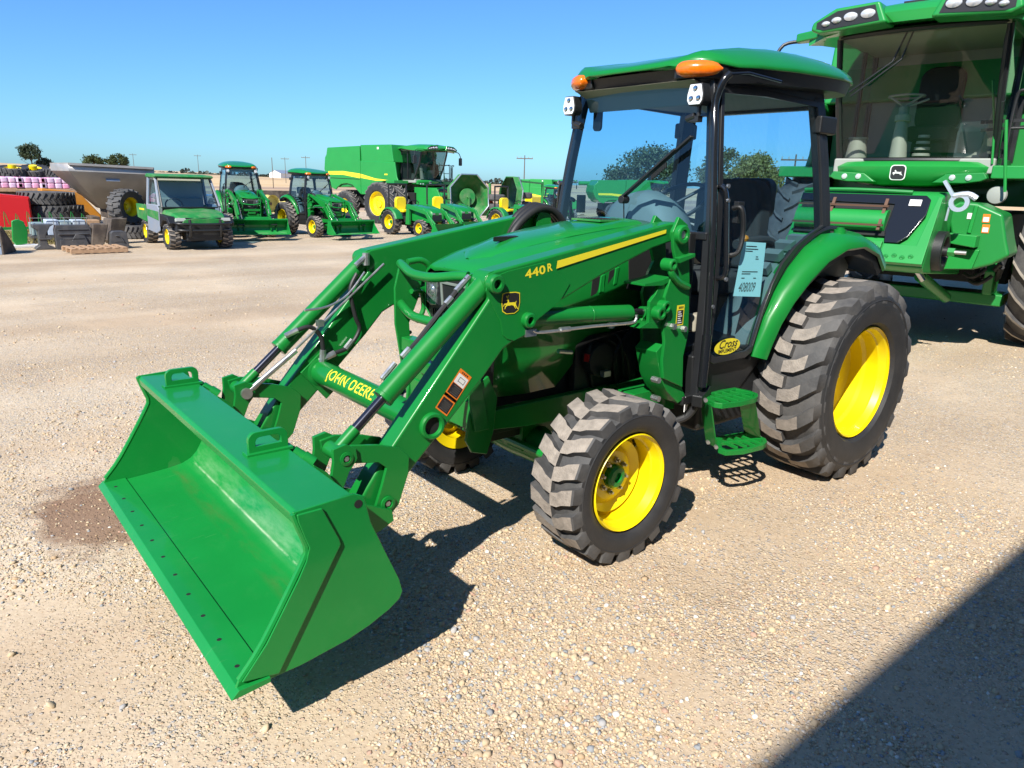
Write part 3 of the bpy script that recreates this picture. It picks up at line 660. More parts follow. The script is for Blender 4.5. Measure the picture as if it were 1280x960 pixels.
def build_body(T):
    # ---------------- hood: lofted shell
    st = [  # X, half width, top z at centre, shoulder z, crease z, bottom z
        (2.372, .262, 1.300, 1.285, 1.10, 1.0), (2.36, .272, 1.325, 1.302, 1.10, .95), (2.31, .285, 1.352, 1.322, 1.10, .737), (2.22, .296, 1.388, 1.352, 1.11, .73), (2.05, .305, 1.432, 1.392, 1.12, .722),
        (1.86, .312, 1.466, 1.424, 1.155, .727), (1.72, .316, 1.485, 1.443, 1.18, .854), (1.6, .318, 1.500, 1.458, 1.205, .93), (1.4, .320, 1.522, 1.478, 1.27, .96), (1.22, .32, 1.538, 1.492, 1.30, 1.1)]
    rings = []
    for X, w, zt, zs, zc, zb in st:
        half = [(0, zt), (.22, zt-.001), (.45, zt-.004), (.66, zt-.012), (.80, zs+.014), (.90, zs-.002), (.965, zs-.028), (.990, zs-.07), (.994, (zs+zc)/2-.02), (1.0, zc+.012), (.99, zc-.004), (.86, zc-.04), (.74, zc-.10), (.66, (zc-.1)*.55+zb*.45), (.57, zb-.03)]
        rings.append([(X, -w*u, z) for u, z in reversed(half)]+[(X, w*u, z) for u, z in half[1:]])
    h = MB(); h.loft(rings, closed=False, cap=False)
    hood = h.build('hood', M['green_plastic'], T, smooth=50, solid=.006)
    # raised centre panel
    rr = []
    for X, w, zt in ((2.30, .02, 1.353), (2.24, .10, 1.385), (2.05, .14, 1.440), (1.8, .165, 1.482), (1.55, .175, 1.512), (1.3, .18, 1.535)):
        rr.append([(X, -w-.03, zt-.012), (X, -w, zt+.004), (X, -w*.5, zt+.010), (X, 0, zt+.012), (X, w*.5, zt+.010), (X, w, zt+.004), (X, w+.03, zt-.012)])
    p = MB(); p.loft(rr, closed=False, cap=False); p.build('hood_ridge', M['green_plastic'], hood, smooth=60)
    # front fascia: black grille, headlights
    f = MB()
    f.prism([(-.255, 1.278), (.255, 1.278), (.258, 1.15), (.235, .93), (.22, .72), (-.22, .72), (-.235, .93), (-.258, 1.15)], 2.30, 2.362, ax='X')
    gr = f.build('grille', M['black'], T, bevel=.01)
    sl = MB()
    for i in range(22):
        y = -.20+i*.019
        sl.box((2.364, y, .95), (.008, .006, .30))
    sl.build('grille_slats', M['black_steel'], gr)
    mid = MB(); mid.ringprism([(-.135, 1.245), (.135, 1.245), (.11, 1.03), (-.11, 1.03)], [(-.118, 1.232), (.118, 1.232), (.096, 1.042), (-.096, 1.042)], 2.362, 2.370, ax='X')
    mid.build('grille_frame', M['grey_trim'], gr, bevel=.002)
    for s in (1, -1):
        e = MB(); e.prism([(s*.150, 1.255), (s*.252, 1.25), (s*.252, 1.13), (s*.215, 1.115), (s*.165, 1.12)], 2.345, 2.372, ax='X')
        e.lathe([(.036, 0), (.028, .012), (.01, .018), (0, .018)], (2.366, s*.205, 1.19), ax='X', seg=16)
        e.build('headlight', M['head_lens'], T, bevel=.004)
        sk = MB(); sk.prism([(2.36, 1.26), (2.20, 1.27), (2.17, 1.20), (2.27, 1.10), (2.36, 1.12)], s*.258, s*.292); sk.build('headlight_bezel', M['black'], gr, bevel=.01)
    # mesh vent on top
    v = MB(); c0 = Vector((1.40, 0, 1.536))
    v.box((1.40, 0, 1.535), (.24, .22, .010))
    for i in range(9):
        for j in range(8): v.box((1.31+i*.0225, -.085+j*.024, 1.542), (.012, .014, .003), mi=1)
    v.build('hood_vent', [M['green_dusty'], M['dark']], hood, bevel=.003)
    v = MB(); v.prism([(2.16, .015), (2.02, -.045), (1.98, -.03), (2.0, .02)], 1.438, 1.462, ax='Z'); v.build('hood_latch', M['black'], hood, bevel=.004)
    # slots and the rear opening on both hood sides
    for s in (1, -1):
        v = MB()
        v.prism([(1.766,1.264), (1.711,1.281), (1.721,1.197), (1.773,1.181)], s*.305, s*.3185)
        v.prism([(1.649,1.301), (1.609,1.313), (1.619,1.231), (1.662,1.217)], s*.305, s*.3195)
        v.prism([(1.52, 1.42), (1.26, 1.46), (1.26, 1.16), (1.50, 1.20)], s*.305, s*.3245)
        v.build('side_vent', M['dark'], hood, bevel=.002)
        v = MB(); v.prism([(1.709,1.281), (1.680,1.289), (1.690,1.205), (1.719,1.197)], s*.305, s*.324); v.prism([(1.607,1.313), (1.583,1.320), (1.596,1.236), (1.617,1.231)], s*.305, s*.325)
        v.build('vent_rib', M['green_plastic'], hood, bevel=.002, split=True)
        r_ = MB(); r_.tube([(1.70, .318*s, 1.38), (1.69, .322*s, 1.20)], .004, 6); r_.build('hood_seam', M['green_plastic'], hood)
        # yellow hood stripe
        q = MB(); yy = .3235*s
    # ---------------- chassis, engine
    e = MB()
    e.span((1.15, -.15, .50), (2.30, .15, 1.25)); e.span((1.25, -.20, .60), (1.74, .20, .95)); e.span((1.7, -.12, .45), (2.25, .12, .70))
    e.cyl((1.6, .20, .82), (1.6, .26, .82), .09, 16)
    for k in range(5):
        a = rnd.uniform(1.28, 1.60); e.tube([(a, .20, rnd.uniform(.6, .7)), (a+.08, .235, rnd.uniform(.75, .9)), (a+rnd.uniform(-.1, .25), .20, rnd.uniform(.9, 1.0))], .010, 8, 5)
    en = e.build('engine', M['engine'], T, bevel=.01)
    x = MB(); x.cyl((1.62, .22, .78), (1.62, .25, .78), .03, 12); x.box((1.66, .235, .84), (.07, .03, .04), mi=0); x.build('engine_fitting', M['red'], en)
    x = MB(); x.box((1.60, .29, .755), (.05, .03, .03)); x.cyl((1.85, .28, .90), (1.95, .29, .92), .012, 8); x.cyl((1.58, .29, 1.0), (1.58, .29, 1.08), .022, 10); x.build('engine_pipe', M['zinc'], en)
    f = MB()
    for s in (1, -1):
        f.prism([(1.15, .66), (2.45, .66), (2.46, .74), (2.46, .58), (2.10, .54), (1.15, .50)], s*.19, s*.235)
        f.prism([(2.374,0.853), (2.319,0.739), (2.339,0.572), (2.375,0.466), (2.465,0.494), (2.498,0.557), (2.468,0.753), (2.424,0.830)], s*.262, s*.280)
    f.span((2.40, -.26, .60), (2.47, .26, .74)); f.span((.0, -.17, .42), (1.2, .17, .80)); f.span((-.25, -.2, .38), (.25, .2, .82))
    f.build('frame', M['green'], T, bevel=.012)
    a = MB()
    a.tube([(1.928, -.52, .40), (1.928, -.25, .37), (1.928, 0, .40), (1.928, .25, .37), (1.928, .52, .40)], [.07, .085, .12, .085, .07], 18); a.span((1.82, -.14, .36), (2.04, .14, .56))
    for s in (1, -1): a.cyl((1.928, s*.50, .39), (1.928, s*.60, .39), .11, 20); a.cyl((1.928, s*.50, .30), (1.928, s*.50, .52), .06, 16)
    a.cyl((2.04, -.45, .40), (2.04, .45, .40), .022, 10)
    a.build('front_axle', M['green'], T, bevel=.006)
    a = MB()
    for s in (1, -1): a.cyl((0, s*.17, .60), (0, s*.60, .60), .11, 24, r2=.09)
    a.build('rear_axle', M['green'], T)
    # ---------------- brush guard
    gd = MB()
    for s in (1, -1):
        y = .29*s
        gd.prism([(2.475, 1.335), (2.50, 1.330), (2.535, 1.20), (2.535, 1.02), (2.50, .80), (2.46, .60), (2.38, .60), (2.42, .80), (2.45, .92), (2.455, 1.02), (2.40, 1.14), (2.38, 1.22), (2.44, 1.24)], y-.008, y+.008)
    gu = gd.build('brush_guard', M['green'], T, bevel=.003)
    gb = MB()
    for z, b_ in ((1.315, .045), (1.115, .035)):
        gb.tube([(2.50, -.285, z+.005), (2.525, -.22, z), (2.555, -.10, z-.018), (2.56, .0, z-.022), (2.555, .10, z-.018), (2.525, .22, z), (2.50, .285, z+.005)], .022, 14, 5)
    for s in (1, -1):
        gb.tube([(2.46, s*.285, 1.325), (2.38, s*.285, 1.33), (2.33, s*.285, 1.29), (2.36, s*.285, 1.22)], .016, 12, 5)
        gb.tube([(2.45, s*.27, 1.18), (2.38, s*.29, 1.17), (2.36, s*.30, 1.08), (2.41, s*.285, 1.02)], .013, 10, 5)
    gb.build('guard_bar', M['green'], gu)
    gc = MB(); gc.span((2.44, -.275, .885), (2.51, .275, .955)); gc.build('guard_crossbar', M['green'], gu, bevel=.006)
    gl = MB(); gl.span((2.40, -.24, .64), (2.46, .24, .80)); gl.prism([(2.40, .70), (2.50, .80), (2.50, .86), (2.40, .86)], -.12, .12); gl.build('guard_bracket', M['green'], gu, bevel=.008)
    bb = MB()
    for s in (1, -1):
        for (x, z) in ((2.50, 1.18), (2.47, 1.21), (2.46, .985), (2.44, .965)): bb.cyl((x, s*.298, z), (x, s*.312, z), .010, 6)
    bb.build('bolt', M['bolt'], gu)
    # ---------------- wheels
    for s in (1, -1):
        make_wheel(T, (1.928, s*.672, .386), .394, .292, .230, s, 20, .080, .025, -.015, .058)
        make_wheel(T, (0, s*.733, .602), .614, .445, .338, s, 21, .094, .036, -.065, .09)
    # ---------------- fenders
    for s in (1, -1):
        inn = [(.735, .80), (.705, .90), (.66, 1.02), (.575, 1.155), (.46, 1.285), (.31, 1.395), (.13, 1.465), (-.08, 1.475), (-.29, 1.415), (-.42, 1.31)]
        yo = [.655, .665, .68, .70, .725, .745, .765, .775, .775, .77]
        rings = []
        for k, (x, z) in enumerate(inn):
            r0 = math.hypot(x, z-.60); ux, uz = x/r0, (z-.6)/r0; y1 = yo[k]
            def pt(y, dr): return (ux*(r0+dr), y*s, .60+uz*(r0+dr))
            w = y1-.60
            rings.append([pt(.52, -.012), pt(.575, -.006), pt(.60, .006), pt(.60+w*.35, .016), pt(.60+w*.70, .004), pt(y1, -.028), pt(y1+.008, -.070), pt(y1-.004, -.082), pt(y1-.012, -.06), pt(.60+w*.6, -.018), pt(.575, -.02), pt(.52, -.022)])
        fm = MB(); fm.loft(rings); fe = fm.build('fender', M['green'], T, smooth=50)
        # front toe cap of the fender and black lip under it
        bl = MB(); bl.loft([[(r[5][0]*.99, r[5][1]-.01*s, .6+(r[5][2]-.6)*.985), (r[6][0], r[6][1]-.02*s, r[6][2]), (r[6][0]*.94, r[6][1]-.03*s, .6+(r[6][2]-.6)*.94), (r[11][0]*.93, .50*s, .6+(r[11][2]-.6)*.93), (r[11][0], .50*s, r[11][2])] for r in rings])
        bl.build('fender_liner', M['black'], fe, smooth=50)
        k_ = MB(); k_.cyl((.03, .66*s, 1.475), (.03, .66*s, 1.50), .035, 16); k_.cyl((.03, .66*s, 1.50), (.03, .66*s, 1.512), .022, 12); k_.build('fender_knob', M['green'], fe)
        sl = MB(); sl.tube([(.74, .585*s, .78), (.72, .588*s, .88), (.68, .590*s, 1.01), (.60, .590*s, 1.15), (.485, .588*s, 1.28), (.33, .585*s, 1.395), (.15, .582*s, 1.475), (-.05, .575*s, 1.50), (-.28, .565*s, 1.46)], .017, 8, 4); sl.build('fender_seal', M['black'], fe)
    # ---------------- steps (left side only) and tank
    sp = MB()
    for z, px in ((.63, 0), (.35, 1)):
        o = ([(1.110,0.547,0.630), (1.185,0.661,0.630), (1.197,0.705,0.630), (1.179,0.743,0.630), (1.059,0.774,0.630), (0.938,0.783,0.630), (0.889,0.771,0.630), (0.842,0.736,0.630), (0.828,0.679,0.630), (0.845,0.588,0.630)],
             [(0.936,0.574,0.350), (1.033,0.635,0.350), (1.100,0.696,0.350), (1.103,0.746,0.350), (1.004,0.793,0.350), (0.848,0.812,0.350), (0.781,0.796,0.350), (0.738,0.761,0.350), (0.728,0.719,0.350), (0.726,0.619,0.350)])[px]
        P2 = [(a[0], a[1]) for a in o]; cx = sum(p[0] for p in P2)/10; cy = sum(p[1] for p in P2)/10
        inn = [(cx+(x-cx)*.86, cy+(y-cy)*.76) for x, y in P2]
        sp.ringprism(P2, inn, z-.030, z, ax='Z')
        xs = [p[0] for p in P2]; ys = [p[1] for p in P2]
        A_ = Vector(((P2[0][0]+P2[2][0])/2, (P2[0][1]+P2[2][1])/2, z-.012)); B_ = Vector(((P2[7][0]+P2[8][0])/2, (P2[7][1]+P2[8][1])/2, z-.012))
        sp.bar(A_, B_, .014, .022)
        for t in (.22, .42, .60, .78):
            c_ = A_.lerp(B_, t); dv = Vector((B_.y-A_.y, -(B_.x-A_.x), 0)).normalized()
            sp.bar(c_-dv*.085+Vector((.03, 0, 0)), c_+dv*.09+Vector((-.0, 0, 0)), .010, .020)
    so = sp.build('step_tread', M['green'], T, bevel=.003)
    sd = MB()
    sd.add([(1.143,0.575,0.615), (1.193,0.684,0.615), (1.072,0.667,0.335), (1.033,0.569,0.335)], [(0, 1, 2, 3)])
    sd.add([(1.053,0.762,0.615), (0.912,0.768,0.615), (0.750,0.736,0.345), (0.733,0.614,0.345)], [(0, 1, 2, 3)])
    sd.build('step_side', M['green'], T, solid=.007, bevel=.001)
    bk = MB(); bk.box((1.17, .60, .635), (.16, .06, .07), (0, R(10), R(20))); bk.box((1.25, .52, .62), (.10, .12, .05)); bk.build('step_bracket', M['black'], T, bevel=.008)
    bb = MB()
    for p_ in ((1.156,0.572,0.630), (1.224,0.665,0.640), (1.063,0.598,0.350), (1.091,0.671,0.350)): bb.cyl(p_, (p_[0]+.012, p_[1]+.014, p_[2]), .011, 8)
    bb.build('bolt', M['bolt'], so)
    tk = MB(); tk.span((.42, .30, .40), (1.12, .56, .76)); tk.span((.42, -.56, .40), (1.12, -.30, .76)); tk.build('fuel_tank', M['black'], T, bevel=.04, seg=4)
    # ---------------- cab
    fl = MB(); fl.prism([(1.24, .86), (1.22, .62), (.78, .60), (.60, .74), (.45, .86)], -.575, .575); fl.span((.40, -.50, .70), (1.26, .50, .90)); fl.prism([(1.26, 1.50), (1.20, 1.50), (1.20, .85), (1.26, .85)], -.50, .50)
    fl.build('cab_floor', M['black'], T, bevel=.012)
    def post(fn_x, y_s, z0, z1, w, d, n=8, dy=0):
        rings = []
        for i in range(n+1):
            z = z0+(z1-z0)*i/n; x = fn_x(z); y = (ay(z)-dy)*y_s
            rings.append([(x-w/2, y-d/2, z), (x+w/2, y-d/2, z), (x+w/2, y+d/2, z), (x-w/2, y+d/2, z)])
        return rings
    for s in (1, -1):
        m = MB(); m.loft(post(ax, s, .62, 2.27, .052, .05)); m.build('cab_post', M['black_steel'], T, bevel=.008)
        m = MB(); m.loft(post(cxr, s, 1.28, 2.27, .125, .045)); m.build('cab_post', M['black_steel'], T, bevel=.008)
    # header and cowl rails
    m = MB(); m.span((1.07, -.46, 2.205), (1.14, .46, 2.28)); m.span((1.17, -.565, 1.46), (1.215, .565, 1.50)); m.span((.06, -.46, 2.18), (.12, .46, 2.27)); m.span((-.04, -.54, 1.30), (.02, .54, 1.38))
    for s in (1, -1): m.bar((1.10, .452*s, 2.245), (.10, .452*s, 2.245), .04, .09)
    m.build('cab_rail', M['black_steel'], T, bevel=.006)
    # windshield
    w = MB(); n = 8; rings = []
    for i in range(n+1):
        z = 1.485+(2.235-1.485)*i/n
        rings.append([(ax(z)+.028+.035*(1-(u)**2), u*(ay(z)-.005), z) for u in (-1, -.66, -.33, 0, .33, .66, 1)])
    w.loft(rings, closed=False, cap=False); w.build('windshield', M['glass'], T, smooth=80)
    # doors: one sheet of glass in a black frame
    for s in (1, -1):
        ol = [(1.175, .84), (1.165, 1.2), (1.155, 1.6), (1.135, 1.9), (1.095, 2.215), (.7, 2.235), (.15, 2.215), (.11, 1.9), (.07, 1.52), (.20, 1.475), (.36, 1.395), (.50, 1.29), (.61, 1.165), (.69, 1.03), (.735, .90), (.76, .83), (.82, .805), (1.12, .81)]
        cx, cz = .72, 1.5
        def pt3(p, off): return (p[0], (ay(p[1])+off)*s, p[1])
        inn = [(x+(cx-x)/math.hypot(cx-x, cz-z)*.040, z+(cz-z)/math.hypot(cx-x, cz-z)*.040) for x, z in ol]
        g = MB(); NN = len(ol)
        # glass as horizontal strips following the lean of the cab side
        zs = [.82, .95, 1.1, 1.25, 1.4, 1.55, 1.7, 1.85, 2.0, 2.12, 2.22]
        def xr(z):
            for (a, b_) in zip(ol[8:16], ol[9:17]):
                if b_[1] <= z <= a[1]: return a[0]+(b_[0]-a[0])*(a[1]-z)/(a[1]-b_[1])
            return .07+(z-1.52)/.7*.08
        g.loft([[(xr(z), (ay(z)+.020)*s, z), (1.17-.10*max(0, z-1.6), (ay(z)+.020)*s, z)] for z in zs], closed=False, cap=False)
        do = g.build('door', M['glass'], T, smooth=80)
        fr = MB(); vs = []
        for p in ol: vs.append(pt3(p, .016))
        for p in inn: vs.append(pt3(p, .016))
        for p in ol: vs.append(pt3(p, .034))
        for p in inn: vs.append(pt3(p, .034))
        fs = []
        for i in range(NN):
            j = (i+1) % NN
            fs += [(i, j, NN+j, NN+i), (2*NN+i, 3*NN+i, 3*NN+j, 2*NN+j), (i, 2*NN+i, 2*NN+j, j), (NN+i, NN+j, 3*NN+j, 3*NN+i)]
        fr.add(vs, fs); fr.build('door_frame', M['black_steel'], do, bevel=.003)
        # outside handle, latch box and grab rail
        hh = MB(); y = ay(1.55)+.035
        hh.tube([(1.045, y*s, 1.62), (1.035, (y+.05)*s, 1.62), (1.01, (y+.055)*s, 1.50), (1.03, (y+.05)*s, 1.40), (1.06, y*s, 1.38)], .013, 10, 5); hh.box((.985, (y-.002)*s, 1.60), (.055, .03, .11))
        hh.build('door_handle', M['black'], do, bevel=.006)
        gr2 = MB(); gr2.tube([(1.16, (ay(1.72)+.03)*s, 1.73), (1.15, (ay(1.7)+.075)*s, 1.70), (1.14, (ay(1.5)+.075)*s, 1.5), (1.14, (ay(1.28)+.075)*s, 1.30), (1.15, (ay(1.26)+.03)*s, 1.27)], .013, 10, 5)
        gr2.build('grab_rail', M['black_gloss'], do)
        tb = MB(); tb.tube([(1.205, (ay(.70)+.035)*s, .72), (1.205, (ay(.9)+.038)*s, .9), (1.205, (ay(1.5)+.038)*s, 1.5), (1.19, (ay(1.95)+.04)*s, 1.95), (1.16, (ay(2.2)+.045)*s, 2.12), (1.15, (ay(2.2)+.07)*s, 2.22), (1.12, (ay(2.2)+.085)*s, 2.26)], .019, 12, 5)
        tb.cyl((1.205, (ay(.9)+.038)*s, .70), (1.205, (ay(.9)+.038)*s, .98), .026, 14)
        tb.tube([(1.12, (ay(2.2)+.085)*s, 2.26), (1.0, (ay(2.2)+.11)*s, 2.275), (.72, (ay(2.2)+.12)*s, 2.262)], .008, 8)
        if s > 0: tb.build('corner_pipe', M['black_gloss'], T)
        hg = MB()
        for z in (2.09, 1.40): hg.span((-.035+.04*(z-1.4), (ay(z)+.0)*s, z-.05), (.15+.04*(z-1.4), (ay(z)+.055)*s, z+.05))
        hg.build('hinge', M['black'], do, bevel=.012)
        dt = MB()
        for z in (1.73, 1.66, 1.27): dt.cyl((1.15, (ay(z)+.085)*s, z), (1.15, (ay(z)+.095)*s, z), .011, 10)
        dt.cyl((1.205, (ay(1.13)+.055)*s, 1.13), (1.205, (ay(1.13)+.062)*s, 1.13), .010, 10)
        dt.build('bolt', M['zinc'], do)
        if s > 0:
            # dealer oval on the lower corner of the door glass
            o3 = Vector((1.005, ay(.89)+.026, .893)); fwd = Vector((-1, 0, 0)); upv = Vector((0, 0, 1))
            el = MB(); N = 40
            el.add([o3+fwd*(.118*math.cos(2*PI*k/N))+upv*(.044*math.sin(2*PI*k/N))+Vector((0, .009, 0)) for k in range(N)], [tuple(range(N))], 0)
            vs, fs = text_mesh('Cross', .064, plane_map(o3+Vector((0, .0105, .014)), fwd, upv), shear=.35, bold=.0006, scale_x=1.1); el.add(vs, fs, 1)
            vs, fs = text_mesh('IMPLEMENT', .028, plane_map(o3+Vector((0, .0105, -.022)), fwd, upv), bold=.0004, scale_x=1.15); el.add(vs, fs, 1)
            el.build('dealer_sticker', [M['yellow_decal'], M['black_decal']], do)
            # hanging tag inside the glass line
            tg = MB(); tl, tr, brr, blr = [Vector(v) for v in ((0.954,0.612,1.451), (0.736,0.612,1.438), (0.741,0.618,1.143), (1.000,0.618,1.167))]
            fw2 = (tr-tl).normalized(); up2 = (tl-blr).normalized(); 
            tg.add([tl, tr, brr, blr], [(0, 1, 2, 3)], 0)
            off = Vector((0, .0012, 0)); hgt = (tl-blr).length; wd = (tr-tl).length
            def ln(u0, u1, v, th=.004):
                a = tl+fw2*u0*wd-up2*v*hgt+off; b_ = tl+fw2*u1*wd-up2*v*hgt+off
                tg.add([a, b_, b_-up2*th, a-up2*th], [(0, 1, 2, 3)], 1)
            for u0, u1, v in ((.16, .62, .07), (.16, .70, .12), (.16, .48, .16), (.18, .86, .54), (.18, .56, .58), (.66, .76, .26), (.66, .80, .30), (.20, .34, .66), (.72, .84, .66)): ln(u0, u1, v)
            vs, fs = text_mesh('408009', .074, plane_map(tl+fw2*wd*.5-up2*hgt*.845+off, fw2, up2), shear=.25, bold=-.0006, spacing=.98, scale_x=.72); tg.add(vs, fs, 1)
            tg.build('stock_tag', [M['blue_card'], M['black_decal']], do)
    # rear and quarter glass
    g = MB(); g.add([(-.01, -.54, 1.36), (-.01, .54, 1.36), (.09, .45, 2.2), (.09, -.45, 2.2)], [(0, 1, 2, 3)])
    g.build('rear_window', M['glass'], T)
    # roof
    tabs = [(1.292, .25, 2.290, .004), (1.284, .36, 2.287, .03), (1.255, .44, 2.285, .055), (1.20, .50, 2.286, .078), (1.10, .545, 2.288, .092), (.9, .575, 2.302, .126), (.6, .59, 2.316, .160), (.3, .59, 2.326, .172), (.08, .58, 2.332, .166), (-.08, .55, 2.334, .155), (-.18, .50, 2.336, .13), (-.24, .42, 2.338, .095), (-.265, .34, 2.338, .06), (-.275, .25, 2.338, .01)]
    S_ = [-1, -.97, -.9, -.82, -.74, -.66, -.58, -.48, -.34, -.17, 0, .17, .34, .48, .58, .66, .74, .82, .9, .97, 1]
    def bol(X, u, w):   # raised shoulders over the lamps, fading to the back
        k = max(0, min(1, (1.292-X)/.05))*max(0, min(1, (X-.2)/.95))**1.3
        return k*(.042*math.exp(-((abs(u)*w-.43)/.085)**2)-.020*(1-min(1, abs(u)*w/.3)**2))
    rings = [[(X-(.0 if X < 1.1 else .045*abs(u)**4), w*u, zl+h*(1-abs(u)**2.5)**.62+bol(X, u, w)) for u in S_] for X, w, zl, h in tabs]
    r_ = MB(); r_.loft(rings, closed=False, cap=False); ro = r_.build('roof', M['green_plastic'], T, smooth=70, solid=.008)
    def rim(z0, z1, k0, k1):
        up_, dn = [], []
        pts = [(X-(0 if X < 1.1 else .045), w*sg, zl) for X, w, zl, h in tabs for sg in (1,)]+[(X-(0 if X < 1.1 else .045), -w, zl) for X, w, zl, h in reversed(tabs)]
        mb = MB(); a = [((x-.4)*k0+.4, y*k0, z+z0) for x, y, z in pts]; b_ = [((x-.4)*k1+.4, y*k1, z+z1) for x, y, z in pts]
        mb.loft([a, b_], cap=False); return mb, b_
    u1, edge = rim(.002, -.062, .985, .955); u1.add([(x, y, z) for x, y, z in edge], [tuple(range(len(edge)))])
    u1.build('roof_rim', M['black'], ro, smooth=40)
    hl = MB(); hl.span((.06, -.44, 2.20), (1.06, .44, 2.232)); hl.build('headliner', M['tan_trim'], T, bevel=.02)
    # front visor area under the roof edge
    vz = MB(); vz.prism([(1.24, 2.235), (1.12, 2.225), (1.10, 2.13), (1.115, 2.13), (1.15, 2.20)], -.42, .42); vz.build('headliner', M['tan_trim'], T, bevel=.006)
    for s in (1, -1):
        a = MB(); N = 12; rg = []
        for i in range(N+1):
            t = -1+2*i/N; ww = max(.03, (1-abs(t)**4))**.5; u = (t+1)/2
            cyp = .325+.190*u; cxp = 1.268-.125*u**2.2; nx, ny = 1-.62*u, .15+.75*u; q_ = math.hypot(nx, ny); nx /= q_; ny /= q_
            def pt(o, z): return (cxp+nx*o, s*(cyp+ny*o), 2.284+z)
            rg.append([pt(-.04, -.040*ww), pt(.004*ww, -.036*ww), pt(.020*ww, -.018*ww), pt(.024*ww, 0), pt(.018*ww, .022*ww), pt(.0, .036*ww), pt(-.04, .040*ww)])
        a.loft(rg); a.build('marker_lamp', M['amber'], T, smooth=60)
        bz = MB(); bz.prism([(1.15, .29*s), (1.240, .29*s), (1.232, .40*s), (1.185, .48*s), (1.10, .515*s), (1.04, .505*s)], 2.240, 2.312, ax='Z'); bz.build('lamp_bezel', M['black'], ro, bevel=.01)
        # work light
        yc = .450*s; X = 1.225
        bx = MB(); bx.prism([(yc-.036, 2.212), (yc+.036, 2.212), (yc+.05, 2.16), (yc+.05, 2.13), (yc+.035, 2.108), (yc-.035, 2.108), (yc-.05, 2.13), (yc-.05, 2.16)], X-.03, X+.03, ax='X')
        wl = bx.build('work_light', M['black'], T, bevel=.004)
        ln2 = MB(); ln2.prism([(yc-.032, 2.207), (yc+.032, 2.207), (yc+.045, 2.16), (yc+.045, 2.133), (yc+.032, 2.113), (yc-.032, 2.113), (yc-.045, 2.133), (yc-.045, 2.16)], X+.03, X+.034, ax='X'); ln2.build('lens', M['lens_pearl'], wl, bevel=.002)
        l3 = MB()
        for (dy, dz) in ((0, .028), (-.022, -.018), (.022, -.018)): l3.lathe([(.014, 0), (.010, .006), (0, .008)], (X+.034, yc+dy, 2.160+dz), ax='X', seg=12)
        l3.build('reflector', M['chrome'], wl)
        l4 = MB(); l4.cyl((X-.01, yc, 2.11), (X-.01, yc, 2.06), .012, 8); l4.cyl((X-.01, yc-.02*s, 2.065), (X-.01, yc-.07*s, 2.05), .018, 8); l4.box((X-.02, yc-.03*s, 2.05), (.04, .07, .03)); l4.build('light_bracket', M['black_steel'], wl, bevel=.003)
    # wiper, inside mirror
    w = MB(); A_ = Vector((1.27, .035, 1.66)); B_ = Vector((1.245, .445, 1.965))
    w.bar(A_-(B_-A_)*.02, B_, .012, .028, up=(1, 0, 0)); w.bar(A_+Vector((.012, 0, 0)), A_.lerp(B_, .8)+Vector((.018, 0, 0)), .012, .014, up=(1, 0, 0)); w.cyl(A_+Vector((-.03, 0, -.015)), A_+Vector((.02, 0, -.015)), .022, 12)
    for k in range(9): w.box(tuple(A_.lerp(B_, .42+k*.025)+Vector((0, .012, -.022))), (.01, .010, .03))
    w.tube([(1.26, .03, 1.65), (1.25, .03, 1.55), (1.24, .035, 1.50)], .004, 6, 3)
    w.build('wiper', M['black'], T, bevel=.002)
    m = MB(); m.tube([(1.07, -.375, 2.20), (1.075, -.38, 2.165)], .008, 8); m.prism([(-.352-.03+a*.85, 2.105+b_) for a, b_ in rrect(.075, .155, .025)], 1.07, 1.088, ax='X'); mm = m.build('inside_mirror', M['black'], T, bevel=.004)
    mg = MB(); mg.prism([(-.382+a*.85, 2.105+b_) for a, b_ in rrect(.060, .138, .02)], 1.066, 1.0695, ax='X'); mg.build('mirror_glass', M['mirror'], mm)
    # interior
    d = MB(); rg = []
    for X, w_, zt in ((1.16, .22, 1.62), (1.12, .27, 1.68), (1.02, .29, 1.70), (.92, .27, 1.66), (.88, .22, 1.58)):
        rg.append([(X, -w_, 1.0)]+[(X, -w_*math.cos(PI*k/12), 1.35+(zt-1.35)*math.sin(PI*k/12)**.75) for k in range(13)]+[(X, w_, 1.0)])
    d.loft(rg); d.build('dashboard', M['grey_trim'], T, smooth=50)
    sw = MB(); c_ = Vector((.80, .03, 1.63)); tilt = Matrix.Rotation(R(35), 3, 'Y')
    sw.tube([c_+tilt @ Vector((.19*math.cos(2*PI*k/28), .19*math.sin(2*PI*k/28), 0)) for k in range(29)], .012, 8, cap=False)
    for k in range(3):
        a = 2*PI*k/3+.5; sw.tube([c_, c_+tilt @ Vector((.19*math.cos(a), .19*math.sin(a), 0))], .010, 8)
    sw.cyl(c_, c_+tilt @ Vector((.03, 0, -.25)), .03, 12); sw.build('steering_wheel', M['black'], T)
    se = MB()
    se.prism([(a, b_+1.50) for a, b_ in rrect(.50, .56, .12, 6, 0, 0)], .12, .26, ax='X'); se.prism([(a+.38, b_) for a, b_ in rrect(.50, .50, .10)], 1.08, 1.22, ax='Z')
    st_ = se.build('seat', M['seat'], T, bevel=.035, seg=4)
    s2 = MB(); s2.prism([(a-.02, b_+1.66) for a, b_ in rrect(.34, .26, .06)], -.08, .02, ax='X'); s2.span((.22, -.20, .86), (.58, .20, 1.08)); s2.build('seat_back_shell', M['black'], st_, bevel=.02)
    ar = MB(); ar.tube([(.18, .31, 1.40), (.30, .31, 1.42), (.55, .30, 1.40)], .028, 10, 3); ar.tube([(.18, -.31, 1.40), (.30, -.31, 1.42), (.55, -.30, 1.40)], .028, 10, 3); ar.build('armrest', M['seat'], st_)
